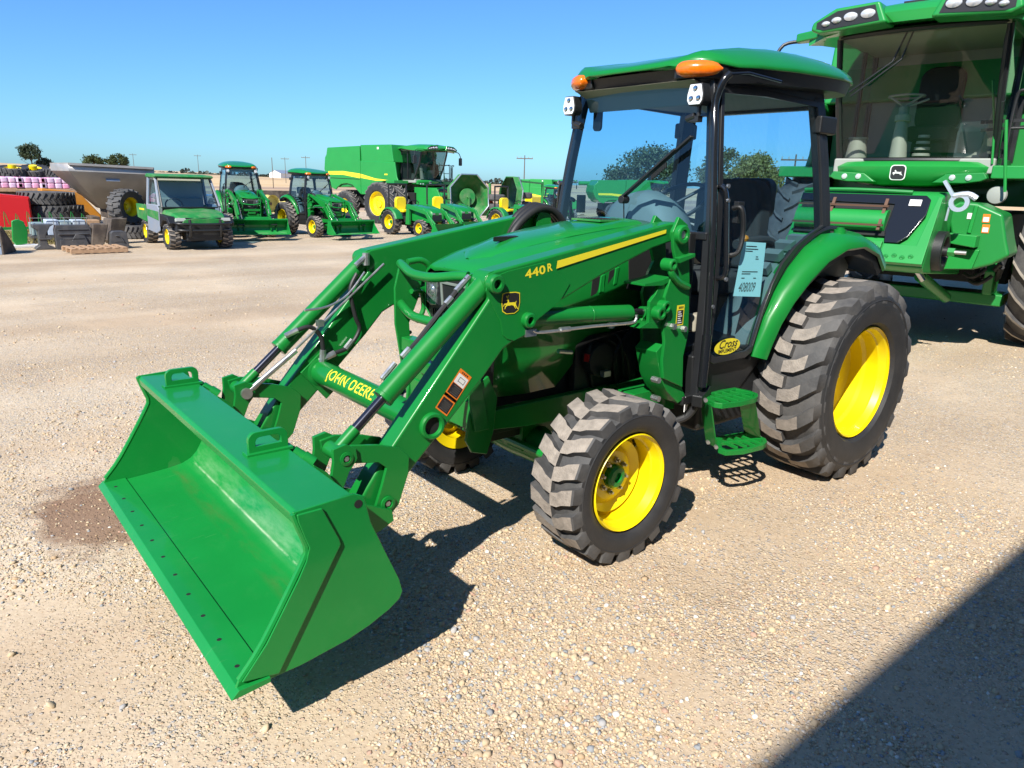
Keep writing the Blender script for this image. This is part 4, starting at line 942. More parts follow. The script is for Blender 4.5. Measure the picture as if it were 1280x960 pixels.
    # side consoles over the wheels: grey-green moulded trim
    for s in (1, -1):
        rg = []
        for y, dr in ((.30, -.05), (.42, .0), (.53, .005), (.552, -.02), (.555, -.30)):
            rg.append([(.0+(.80+dr)*math.cos(t), y*s, .60+(.80+dr)*math.sin(t)) for t in [R(10+12*k) for k in range(10)]])
        t_ = MB(); t_.loft(rg, closed=False, cap=False)
        # raised ribs and recesses of the panel
        for k in range(5):
            t0 = R(44+9*k); t_.box(((.845)*math.cos(t0), .46*s, .60+.845*math.sin(t0)), (.05, .10, .045), (0, -t0+PI/2, 0))
        t_.build('wheel_console', M['grey_trim'], T, smooth=40, solid=.01)
    lv = MB(); lv.tube([(.62, .44, 1.22), (.66, .45, 1.36), (.70, .46, 1.44)], .006, 8); lv.build('lever', M['zinc'], T)
    k_ = MB(); k_.lathe([(0, -.022), (.018, -.014), (.024, 0), (.018, .014), (0, .022)], (.71, .46, 1.45), ax='Z', seg=14); k_.build('lever_knob', mat('orange_knob', (.7, .22, .02), .4), T)
    pp_ = MB(); pp_.box((1.14, .50, 1.02), (.10, .06, .10)); pp_.box((1.10, .50, .98), (.05, .05, .03)); pp_.build('kick_panel', M['tan_trim'], T, bevel=.02)
    # hoses by the right mast, and the small document sleeve low by the post
    hz = MB()
    for k in range(3):
        yy = -.42-.030*k
        hz.tube([(1.70, yy, 1.36), (1.68-.01*k, yy, 1.44), (1.60, yy, 1.52+.006*k), (1.49, yy, 1.575+.006*k), (1.38, yy, 1.565), (1.29, yy, 1.49), (1.26, yy, 1.38)], .024, 12, 6)
    hz.build('hydraulic_hose', M['hose'], T)
    hz = MB(); hz.tube([(1.20, .585, .70), (1.19, .60, .62), (1.22, .56, .52), (1.30, .50, .48)], .020, 10, 5); hz.build('drain_hose', M['hose'], T)
    ds = MB(); ds.box((1.24, .56, .60), (.085, .004, .085), (0, 0, R(25))); ds.build('document_sleeve', M['white'], T)

build_body(TR)

# ------------------------------------------------------------------ combine harvester, local frame: X forward, origin on the ground under the front axle
M['green_c'] = mat('green_combine_paint', (.013, .245, .042), .36, coat=.35, var=.05, vscale=1.5)
M['duct'] = mat('dusty_grey_plastic', (.30, .32, .29), .6)
M['glass_cmb'] = glass_mat('combine_windshield_glass', (.78, .82, .78), f=1.32)
M['ag_tread'] = mat('dusty_field_tread', (.30, .27, .23), .9, var=.2, vscale=20)
def ag_wheel(T, c, Rr, W, rimR, side, n=20, top='ag_tread'):
    t = MB(); h = W/2; lugh = .05*Rr; Rb = Rr-lugh; cx, cy, cz = c
    prof = [(rimR, -h*.8), (rimR+.05, -h*.96), ((rimR+Rb)/2, -h), (Rb-.05, -h*.93), (Rb, -h*.6), (Rb+.005, 0), (Rb, h*.6), (Rb-.05, h*.93), ((rimR+Rb)/2, h), (rimR+.05, h*.96), (rimR, h*.8)]
    t.lathe(prof, c, seg=48, mis=[1, 1, 1, 0, 0, 0, 0, 1, 1, 1, 1], closed=True)
    for sd in (1, -1):
        for k in range(n):
            th0 = 2*PI*k/n+(PI/n if sd < 0 else 0); lw = .055*Rr/.95
            def P(y, arc, r): a = th0+arc/Rr; return (cx+r*math.cos(a), cy+sd*y, cz-r*math.sin(a))
            vs = []
            st = [(-.01*W, .07*Rr, Rr), (.15*W, .01*Rr, Rr), (.32*W, -.10*Rr, Rr-.004), (.47*W, -.22*Rr, Rr-.02), (.51*W, -.25*Rr, Rb-.09)]
            for y, arc, rt in st: vs += [P(y, arc-lw*.6, min(Rb, rt)-.03), P(y, arc-lw*.36, rt), P(y, arc+lw*.36, rt), P(y, arc+lw*.6, min(Rb, rt)-.03)]
            fs = []; ms = []
            for i in range(4):
                a, b = 4*i, 4*i+4; fs += [(a, a+1, b+1, b), (a+1, a+2, b+2, b+1), (a+2, a+3, b+3, b+2)]; ms += [0, 2 if i < 3 else 0, 0]
            fs += [(3, 2, 1, 0), (16, 17, 18, 19)]; ms += [0, 0]; t.add(vs, fs, ms)
    w = t.build('wheel', [M['rubber'], M['rubber_side'], M[top]], T)
    r = MB(); s = side; o = h*.82
    r.lathe([(rimR+.012, s*o), (rimR-.02, s*(o-.02)), (rimR-.04, s*(o-.10)), (rimR-.07, s*.06), (rimR*.6, s*.0), (rimR*.3, s*.03), (rimR*.28, s*.10), (0, s*.10)], c, seg=36, cap=False)
    r.lathe([(rimR-.05, 0), (rimR-.03, -s*o*.9), (rimR+.01, -s*o)], c, seg=36, cap=False)
    r.build('rim', M['yellow'], w, smooth=30)
    return w

def make_combine(label, loc, rz, duals=True):
    T = thing('combine_harvester', label, 'combine harvester', loc, rz)
    g = M['green_c']
    # underbody and axles
    m = MB(); m.span((-4.3, -.85, .75), (.9, .85, 1.5)); m.span((-.25, -1.1, .7), (.25, 1.1, 1.15)); m.span((-3.6, -1.2, .62), (-3.3, 1.2, .85)); m.build('chassis', M['dark'], T, bevel=.02)
    m = MB(); m.cyl((0, -1.3, .97), (0, 1.3, .97), .16, 16); m.build('axle', g, T)
    for s in (1, -1):
        ag_wheel(T, (0, 1.47*s, .97), .98, .56, .55, s, 20, 'ag_tread' if duals or s > 0 else 'rubber')  # right wheel without duals gets dark treads, standing in for shade on it
        if duals: ag_wheel(T, (0, 2.16*s, .97), .98, .56, .55, s, 20)
        ag_wheel(T, (-3.45, 1.42*s, .74), .745, .50, .36, s, 18)
        # side panels
        y0, y1 = 1.36*s, 1.44*s
        rear = [(-2.35, 3.62), (-4.95, 3.56), (-5.05, 3.2), (-5.12, 2.6), (-5.0, 1.9), (-4.75, 1.60), (-4.35, 1.50), (-4.22, 1.62), (-3.9, 1.78), (-3.45, 1.83), (-3.0, 1.76), (-2.65, 1.52), (-2.35, 1.32)]
        m = MB(); m.prism(rear, y0, y1); p1 = m.build('rear_side_panel', g, T, bevel=.03, seg=3)
        mid = [(-2.33, 1.32), (-2.33, 2.92), (.20, 2.86), (.32, 2.2), (.42, 2.02), (-.6, 1.98), (-1.1, 1.82), (-1.35, 1.35)]
        m = MB(); m.prism(mid, y0, y1); p2 = m.build('side_panel', g, T, bevel=.03, seg=3)
        m = MB()
        for pts, par in (([(-4.92, 2.40), (-3.7, 2.42), (-2.36, 2.31), (-2.36, 2.09), (-3.7, 2.24), (-4.92, 2.24)], p1), ([(-2.31, 2.30), (-1.2, 2.10), (-.25, 1.86+.18), (-.25, 2.02), (-1.2, 2.0), (-2.31, 2.11)], p2)):
            m = MB(); m.prism(pts, 1.441*s, 1.446*s); m.build('stripe', M['yellow_decal'], par)
        m = MB(); m.box((-.42, 1.444*s, 2.30), (.22, .01, .06)); m.build('model_plate', M['yellow_decal'], p2)
        m = MB(); m.tube([(-4.9, 1.45*s, 1.98+.1), (-2.4, 1.45*s, 1.95+.1)], .012, 6); m.build('panel_seam', M['dark'], p1)
    # rear hood, top deck, grain tank
    m = MB(); m.prism([(-2.2, 3.55), (-4.9, 3.50), (-5.3, 3.1), (-5.4, 2.5), (-5.1, 1.9), (-4.6, 1.6), (-2.2, 1.7)], -1.35, 1.35); m.build('rear_hood', g, T, bevel=.05)
    m = MB(); m.prism([(-2.25, 2.85), (-2.33, 3.66), (-.05, 3.66), (.10, 2.85)], -1.42, 1.42); m.build('grain_tank', g, T, bevel=.04)
    m = MB(); m.span((-2.2, -1.30, 1.6), (-.12, 1.30, 2.9)); m.build('separator_body', M['green_far'], T)
    m = MB(); m.box((-1.0, 1.424, 3.5), (.12, .01, .10)); m.box((-1.0, -1.424, 3.5), (.12, .01, .10)); m.build('decal', M['white_decal'], T, split=True)
    # unloading auger folded along the left side
    m = MB(); m.tube([(-.3, 1.62, 3.3), (-3.0, 1.70, 3.3), (-6.0, 1.75, 3.25)], .19, 20); m.tube([(-.6, 1.3, 2.9), (-.3, 1.62, 3.3)], .2, 16); m.build('unloading_auger', g, T)
    # ---- cab
    GB, GT = 1.02, 1.58      # windshield bottom / top X
    zb, zt = 2.10, 3.42
    m = MB(); m.span((-.05, -.86, 1.95), (GB-.03, .86, 2.12)); m.span((-.05, -.86, 2.1), (.02, .86, 3.5)); cf = m.build('cab_floor', M['duct'], T, bevel=.02)
    def wx(z): u = (z-zb)/(zt-zb); return GB+(GT-GB)*(1-(1-u)**1.35)
    w = MB(); rings = []
    for i in range(9):
        z = zb+(zt-zb)*i/8
        rings.append([(wx(z)-.16*abs(u)**2.2, u*.82, z) for u in (-1, -.8, -.55, -.28, 0, .28, .55, .8, 1)])
    w.loft(rings, closed=False, cap=False); ws = w.build('windshield', M['glass_cmb'], T, smooth=80)
    fr = MB(); 
    edge = [r[0] for r in rings]+rings[-1][1:-1]+[r[-1] for r in reversed(rings)]+list(reversed(rings[0]))[1:]
    fr.tube(edge, .030, 8, cap=False); fr.build('windshield_seal', M['black'], ws)
    for s in (1, -1):
        w = MB(); w.add([(GB-.14, .83*s, zb), (wx(2.7)-.14, .83*s, 2.7), (wx(3.1)-.14, .83*s, 3.1), (GT-.16, .83*s, zt), (.0, .83*s, zt), (.0, .83*s, zb)], [(0, 1, 2, 3, 4, 5)]); sw = w.build('side_window', M['glass_dark'], T)
        w = MB(); w.bar((GB-.16, .84*s, zb), (wx(2.7)-.17, .84*s, 2.7), .05, .06); w.bar((wx(2.7)-.17, .84*s, 2.7), (GT-.18, .84*s, zt), .05, .06); w.bar((.45, .84*s, zb), (.45, .84*s, zt), .05, .05); w.bar((.0, .84*s, zb), (.0, .84*s, zt), .07, .07); w.bar((.0, .84*s, zb), (GB-.1, .84*s, zb), .05, .06)
        w.build('cab_post', M['black_steel'], T, bevel=.006, split=False)
    # roof: wide visor with two banks of lamps
    rf = MB(); rg = []
    for X, zz, w_, h_ in ((-.25, 3.46, 1.0, .10), (.2, 3.50, 1.05, .16), (.9, 3.52, 1.08, .20), (1.5, 3.50, 1.12, .20), (1.80, 3.46, 1.14, .16), (1.90, 3.44, 1.12, .10)):
        rg.append([(X-(.30*abs(u)**3 if X > 1.4 else 0), w_*u, zz-(.10*abs(u)**3 if X > .5 else 0)) for u in (-1, -.8, -.5, -.2, 0, .2, .5, .8, 1)]+[(X-(.30*abs(u)**3 if X > 1.4 else 0), w_*u, zz+h_*(1-.5*abs(u)**3)) for u in (1, .8, .5, .2, 0, -.2, -.5, -.8, -1)])
    rf.loft(rg); ro = rf.build('roof', g, T, smooth=40)
    m = MB(); m.span((-.1, -.84, 3.40), (1.45, .84, 3.47)); m.build('headliner', M['tan_trim'], T)
    for s in (1, -1):
        hz = MB(); hz.prism([(s*.20, 3.44), (s*.30, 3.66), (s*.75, 3.64), (s*.98, 3.52), (s*1.0, 3.44), (s*.9, 3.40)], 1.60, 1.93, ax='X'); ho = hz.build('lamp_housing', g, T, bevel=.03)
        bz = MB(); bz.prism([(s*.28, 3.47), (s*.34, 3.625), (s*.72, 3.605), (s*.93, 3.51), (s*.93, 3.45), (s*.85, 3.43)], 1.92, 1.935, ax='X'); bz.build('lamp_bezel', M['black'], ho)
        for k, (yy, zz, rr) in enumerate(((.40, 3.545, .075), (.575, 3.535, .072), (.72, 3.515, .052), (.83, 3.49, .045))):
            l = MB(); l.lathe([(rr, 0), (rr*.95, .012), (rr*.5, .03), (0, .036)], (1.934, s*yy, zz), ax='X', seg=20)
            vs = [(x, s*yy+(y-s*yy), zz+(z-zz)*.62) for x, y, z in l.v]; l.v = vs
            l.build('work_lamp', M['lens'], ho)
        tp = MB(); tp.prism([(1.70, s*.98), (1.55, s*1.30), (1.45, s*1.32), (1.40, s*1.0)], 3.40, 3.50, ax='Z'); tp.build('roof_tip', g, ro, bevel=.02)
        # mirror on its arm
        m = MB(); m.tube([(1.5, 1.25*s, 3.42), (1.6, 1.42*s, 3.38), (1.65, 1.50*s, 3.2), (1.65, 1.50*s, 3.10)], .02, 8, 4)
        mi = m.build('mirror_arm', M['black'], T); m = MB(); m.box((1.65, 1.50*s, 2.98), (.07, .20, .36)); m.build('mirror', M['black'], mi, bevel=.03)
    m = MB(); m.tube([(1.45, -.10, 3.47), (1.60, -.18, 3.1), (1.52, -.62, 2.82)], .010, 6); m.tube([(1.43, -.05, 3.47), (1.58, -.10, 3.12), (1.50, -.60, 2.78)], .010, 6); m.build('wiper', M['black'], T)
    m = MB(); m.cyl((1.55, .02, 3.66), (1.55, .02, 3.70), .06, 12); m.box((1.60, -.05, 3.67), (.05, .2, .03)); m.build('roof_sensor', M['black'], ro)
    # inside the cab
    m = MB(); m.tube([(.75, -.20, 2.12), (.72, -.22, 2.45), (.68, -.23, 2.72)], [.10, .075, .055], 14); m.tube([(.72, -.22, 2.55), (.71, -.22, 2.62)], .09, 14); col = m.build('steering_column', M['duct'], T)
    m = MB(); m.tube([(.66+.05*math.cos(2*PI*k/20), -.23+.2*math.sin(2*PI*k/20), 2.84+.09*math.cos(2*PI*k/20)*.2) for k in range(21)], .013, 6, cap=False); m.tube([(.68, -.40, 2.84), (.68, -.23, 2.72), (.68, -.06, 2.84)], .016, 6); m.tube([(.68, -.2, 2.72), (.66, .02, 2.80)], .012, 6); m.build('steering_wheel', M['duct'], col)
    m = MB(); m.prism(rrect(.50, .50, .1, 4, .20, .0), 2.35, 2.52, ax='Z'); m.prism([(y, z+2.85) for y, z in rrect(.50, .75, .15)], -.02, .12, ax='X'); m.span((.02, -.18, 2.12), (.35, .18, 2.35)); m.build('seat', M['seat'], T, bevel=.03)
    m = MB(); m.prism([(y+.52, z+2.36) for y, z in rrect(.30, .38, .05)], .50, .62, ax='X'); m.span((.1, .36, 2.12), (.62, .66, 2.45)); m.build('armrest_console', M['duct'], T, bevel=.02, split=False)
    m = MB(); m.tube([(.70, -.70, 2.1), (.70, -.70, 2.36)], [.13, .10], 14); m.tube([(.70, -.70, 2.36), (.70, -.70, 2.38)], .115, 14)
    for k in range(4): m.tube([(.62, .02, 2.16+.07*k), (.62, .02, 2.19+.07*k)], .10-.012*k, 12)
    m.build('cup_bin', M['duct'], T, split=True)
    # apron under the windshield with emblem and lamps
    ap = MB(); rg = []
    for X0, z0 in ((.95, 2.09), (1.10, 2.07), (1.16, 2.02), (1.15, 1.95), (1.06, 1.83), (.90, 1.80)):
        rg.append([(X0-.20*abs(u)**3, .84*u, z0+(0 if z0 > 1.9 else .10*abs(u)**3)) for u in (-1, -.85, -.6, -.3, 0, .3, .6, .85, 1)])
    ap.loft(rg, closed=False, cap=False); apo = ap.build('cab_apron', g, T, smooth=45, solid=.02)
    for s in (1, -1):
        m = MB(); m.prism([(s*.30, 1.845), (s*.44, 1.945), (s*.80, 1.965), (s*.84, 1.90), (s*.78, 1.87), (s*.62, 1.845)], 1.00, 1.142, ax='X'); m.build('lamp_recess', M['green_far'], apo, bevel=.012)
        m = MB()
        for yy in (.50, .66): m.lathe([(.034, 0), (.03, .012), (.012, .02), (0, .022)], (1.142, s*yy, 1.905), ax='X', seg=16)
        m.build('apron_lamp', M['lens'], apo, split=True)
    em = MB(); ce = Vector((1.172, -.06, 1.955))
    em.add([(ce.x+.0, ce.y+a, ce.z+b) for a, b in rrect(.17, .17, .04)], [tuple(range(20))], 0); em.add([(ce.x+.004, ce.y+a, ce.z+b) for a, b in rrect(.15, .15, .035)], [tuple(range(20))], 1)
    deer = [(-.62, .30), (-.50, .42), (-.40, .46), (-.30, .36), (-.22, .12), (.10, .10), (.52, .06), (.62, .20), (.66, -.18), (.98, -.62), (.50, -.28), (.60, -.56), (.34, -.22), (-.18, -.20), (-.42, -.18), (-.70, -.52), (-.74, -.24), (-.56, -.08), (-.90, -.26), (-.84, .02), (-.50, .06), (-.46, .30)]
    em.add([(ce.x+.008, ce.y+a*.06, ce.z+b*.06) for a, b in deer], [tuple(range(len(deer)))], 0); em.build('emblem', [M['white_decal'], M['black_decal']], apo)
    # platform and ladder side
    m = MB(); m.span((-.1, .86, 1.90), (1.12, 1.75, 2.04)); m.build('platform', g, T, bevel=.015)
    m = MB(); m.span((-.1, -1.75, 1.90), (.5, -.86, 2.04)); m.build('platform', g, T, bevel=.015)
    m = MB()
    for (xa, xb) in ((1.08, 1.08), (1.08, .55)):
        pass
    m.tube([(1.08, .95, 2.04), (1.08, .95, 2.70), (1.08, 1.02, 2.80), (1.08, 1.25, 2.80), (1.08, 1.32, 2.70), (1.08, 1.32, 2.04)], .018, 8, 4)
    m.tube([(1.08, 1.42, 2.04), (1.08, 1.42, 2.70), (1.08, 1.5, 2.8), (1.0, 1.72, 2.80), (.9, 1.72, 2.7), (.9, 1.72, 2.04)], .018, 8, 4)
    m.tube([(1.08, .95, 2.42), (1.08, 1.32, 2.42)], .014, 8); m.tube([(1.08, 1.42, 2.42), (.9, 1.72, 2.42)], .014, 8)
    m.tube([(.8, 1.73, 2.04), (.8, 1.73, 2.78), (.3, 1.73, 2.80), (-.1, 1.73, 2.78), (-.1, 1.73, 2.04)], .018, 8, 3)
    m.build('handrail', M['black'], T, split=True)
    # ---- feeder house
    m = MB(); m.prism([(.75, 1.75), (2.20, 1.74), (2.28, 1.70), (2.70, 1.02), (2.62, .96), (.75, .82)], -.72, .70); fh = m.build('feeder_house', g, T, bevel=.02)
    def fp(u, v, off=0):   # point on the sloping mouth: u across, v 0 (top) .. 1 (bottom)
        a = Vector((2.285, u, 1.695)); b = Vector((2.70, u, 1.03)); n_ = Vector((.85, 0, .53)); return a.lerp(b, v)+n_*off
    def slab(quad, o0, o1, mi, mb): mb.add([fp(u, v, o0) for u, v in quad]+[fp(u, v, o1) for u, v in quad], [tuple(range(len(quad)-1, -1, -1)), tuple(range(len(quad), 2*len(quad)))]+[(i, (i+1) % len(quad), len(quad)+(i+1) % len(quad), len(quad)+i) for i in range(len(quad))], mi)
    m = MB(); slab([(-.66, .10), (.30, .10), (.30, .62), (-.66, .62)], .0, .03, 0, m); m.build('feeder_opening', M['dark'], fh)
    m = MB()
    slab([(-.69, .02), (.55, .02), (.60, .08), (.60, .30), (.50, .62), (.42, .72), (.30, .72), (.27, .55), (.28, .16), (-.69, .14)], .03, .05, 0, m)
    m.build('rubber_shroud', M['black_gloss'], fh, bevel=.008)
    m = MB(); m.box(tuple(fp(.47, .14, .055)), (.012, .11, .07), (0, R(-32), 0)); m.build('decal', M['white_decal'], fh)
    m = MB(); m.cyl(fp(-.66, .40, .0), fp(.26, .40, .0), .125, 28); dr = m.build('feeder_drum', g, fh)
    m = MB()
    for v_ in (.26, .54): m.box(tuple(fp(-.2, v_, .13)), (.03, .92, .02)); 
    for u_ in (-.30, .22): m.bar(fp(u_, .14, .11), fp(u_, .60, .11), .03, .02)
    m.build('feeder_chain', mat('worn_brown_steel', (.12, .065, .04), .6, metal=.4), fh, split=False)
    m = MB(); slab([(-.70, .70), (.28, .70), (.28, .86), (-.70, .86)], .0, .045, 0, m); slab([(.30, .74), (.60, .74), (.66, .04), (.70, .04), (.70, 1.0), (-.70, 1.0), (-.70, .90), (.30, .90)], .0, .055, 0, m); m.build('feeder_lip', g, fh, bevel=.006)
    # drive pulley, guard and coupling on the left side of the feeder house
    pc = Vector((2.250,0.730,1.166)); 
    m = MB(); m.lathe([(.19, -.055), (.20, -.05), (.20, .05), (.19, .055), (.15, .055), (.14, .0), (.05, .0), (.05, .08), (0, .08)], tuple(pc), seg=32); pu = m.build('drive_pulley', M['black'], T)
    m = MB(); m.cyl(pc+Vector((0, .0, 0)), pc+Vector((0, .14, 0)), .045, 6); m.build('hub', g, pu); m = MB(); m.cyl(pc+Vector((0, .12, 0)), pc+Vector((0, .24, 0)), .02, 10); m.build('shaft', M['bolt'], pu)
    # chain guard: big pressed cover beside the feeder house
    XG = 1.80
    out = [(1.800,0.613,1.568), (1.800,0.746,1.655), (1.800,0.906,1.644), (1.800,1.147,1.544), (1.800,1.219,1.294), (1.800,1.274,1.139), (1.800,1.139,1.038), (1.800,0.979,0.973), (1.800,0.625,0.939), (1.800,0.719,1.109), (1.800,0.739,1.261), (1.800,0.682,1.423)]
    m = MB(); m.prism([(p[1], p[2]) for p in out], 1.25, XG, ax='X'); cg = m.build('drive_guard', M['green_far'], T, bevel=.03)
    m = MB(); rb = [(1.800,0.888,1.628), (1.800,0.925,1.621), (1.800,0.902,1.338), (1.800,0.865,1.344)]; m.prism([(p[1], p[2]) for p in rb], XG, XG+.03, ax='X'); sh = [(1.800,0.710,1.342), (1.800,0.990,1.327), (1.800,0.989,1.205), (1.800,0.743,1.236)]; m.prism([(p[1], p[2]) for p in sh], XG, XG+.20, ax='X'); sh = [(1.800,0.654,0.951), (1.800,0.751,1.187), (1.800,1.015,1.182), (1.800,0.977,0.981)]; m.prism([(p[1], p[2]) for p in sh], XG, XG+.06, ax='X'); m.build('guard_rib', g, cg, bevel=.01, split=True)
    for q_ in ((1.800,1.010,1.497), (1.800,1.021,1.394)):
        m = MB(); m.box((XG+.003, q_[1], q_[2]), (.006, .065, .085), mi=0); m.box((XG+.007, q_[1], q_[2]-.01), (.006, .05, .045), mi=1); m.build('warning_label', [M['orange_decal'], M['white_decal']], cg)
    m = MB(); q_ = (1.800,0.864,1.514); m.box((XG+.003, q_[1], q_[2]), (.006, .055, .06)); m.build('decal', M['white_decal'], cg)
    # rail, pillars and the light door trim left of the cab
    m = MB(); m.tube([(1.000,0.833,2.058), (1.000,0.790,2.433), (1.000,0.688,2.925)], .012, 8); m.tube([(1.120,1.022,1.765), (1.120,0.905,2.502)], .016, 8); m.build('side_rail', g, T, split=True)
    m = MB(); m.bar((0.900,0.633,2.503), (0.900,1.067,2.513), .02, .035); m.bar((0.900,0.647,2.418), (0.900,1.079,2.448), .02, .03); m.build('mirror_bracket', M['black'], T, split=False)
    m = MB(); m.bar((0.600,0.669,2.134), (0.600,0.774,2.981), .05, .12); m.build('door_trim', M['tan_trim'], T, bevel=.02)
    m = MB()
    for q0_, q1_ in (((1.200,0.803,0.871), (1.200,1.000,0.943)), ((1.200,0.854,0.805), (1.200,1.073,0.872))): m.tube([q0_, Vector(q0_).lerp(Vector(q1_), .5)+Vector((.05, 0, -.06)), q1_], .022, 8, 4)
    m.build('hydraulic_hose', M['hose'], T, split=False)
    m = MB()
    for k in range(4): m.lathe([(.026, 0), (.022, .008), (.012, .010), (0, .004)], tuple(fp(.36+.075*k, .93-.02*(k % 2), .056)), ax='X', seg=12)
    m.build('bolt', M['green_far'], fh)
    m = MB(); m.tube([fp(-.7, -.06, .0), fp(-.2, -.065, .02), fp(.4, -.06, 0)], .02, 8, 3); m.build('pipe', M['green_far'], fh)
    # zinc lift hook
    a, b = Vector((2.300,0.677,1.852)), Vector((2.300,0.777,1.709))
    m = MB(); m.bar(a, b, .05, .03); m.lathe([(.09, -.02), (.09, .02), (.05, .02), (.05, -.02)], tuple(b+Vector((0, .06, -.06))), ax='X', seg=20, closed=True); m.tube([b, b+Vector((0, .12, .02)), b+Vector((0, .20, -.02))], .03, 8, 3); m.tube([b+Vector((0, -.02, -.1)), b+Vector((0, -.03, -.24))], .012, 6); m.build('coupling_hook', mat('bright_zinc', (.62, .70, .76), .35, metal=.6), T)
    # lift cylinder and lower frame
    m = MB(); m.cyl((1.900,0.520,0.867), (1.200,0.668,0.583), .06, 14); m.build('lift_cylinder', M['green_far'], T)
    m = MB(); m.cyl((1.950,0.491,0.928), (1.900,0.557,0.828), .035, 12); m.build('lift_rod', M['chrome'], T)
    m = MB(); m.span((.3, -.9, .48), (.7, 1.15, .62)); m.prism([(.5, .62), (.85, .62), (.9, .9), (.7, 1.05), (.5, 1.0)], .95, 1.05); m.build('lower_beam', M['green_far'], T, bevel=.02)
    m = MB(); m.tube([(.9, 1.1, .95), (.75, 1.05, .80), (.6, .95, .75)], .035, 8, 3); m.tube([(.95, 1.1, 1.0), (.8, 1.0, .86), (.6, .9, .8)], .03, 8, 3); m.build('hydraulic_hose', M['hose'], T, split=False)
    m = MB(); m.lathe([(.10, 0), (.09, .03), (0, .05)], (1.000,0.936,1.730), ax='X', seg=20); m.build('fuel_cap', M['duct'], T)
    return T
make_combine('big green combine harvester close behind the nearest tractor, cut by the right edge', (-5.82, -1.24, 0), R(9), False)
CMB = make_combine('green combine harvester seen from its side, grain tank and yellow stripe facing the yard', (-15.1, -28.6, gz(-15.1, -28.6)), R(101))

# ------------------------------------------------------------------ copies of the tractor with the bucket lowered to the ground
def tractor_copy(label, loc, rz, sc, loader=True, drop=('stock_tag', 'lettering'), group=None):
    root = TR.copy(); C.objects.link(root); root.location = loc; root.rotation_euler = (0, 0, rz); root.scale = (sc,)*3; tag(root, label, 'tractor', group)
    piv = Matrix.Translation((1.46, 0, 1.50)); rot = piv @ Matrix.Rotation(R(5.2), 4, 'Y') @ piv.inverted()
    pb = Matrix.Translation((3.13, 0, .47)); rb = rot @ pb @ Matrix.Rotation(R(-15.5), 4, 'Y') @ pb.inverted()
    lset = set(o.name for o in LOADER)
    def cp(o, par, top):
        base = o.name.split('.')[0]
        if base in drop: return
        isl = o.name in lset; isb = base == 'bucket'; ism = base in ('loader_mast', 'lift_cylinder')
        if top and not loader and (isl or isb or ism or base in ('torque_tube', 'level_rod', 'bell_crank', 'bucket_link', 'bucket_cylinder', 'brush_guard')): return
        c = o.copy(); C.objects.link(c); c.parent = par; c.matrix_parent_inverse = Matrix.Identity(4)
        if top:
            if isb: c.matrix_basis = rb @ o.matrix_basis
            elif isl: c.matrix_basis = rot @ o.matrix_basis
        for ch in list(o.children): cp(ch, c, False)
    for ch in list(TR.children): cp(ch, root, True)
    return root
GT = 'cab tractors with loaders parked in the yard'
tractor_copy('cab tractor with its bucket on the ground, right beside the muddy utility vehicle', (-3.55, -20.2, 0), R(81), .855, group=GT)
tractor_copy('cab tractor with lowered bucket, second from the utility vehicle, before the side-on combine', (-5.35, -19.5, 0), R(97), .80, group=GT)

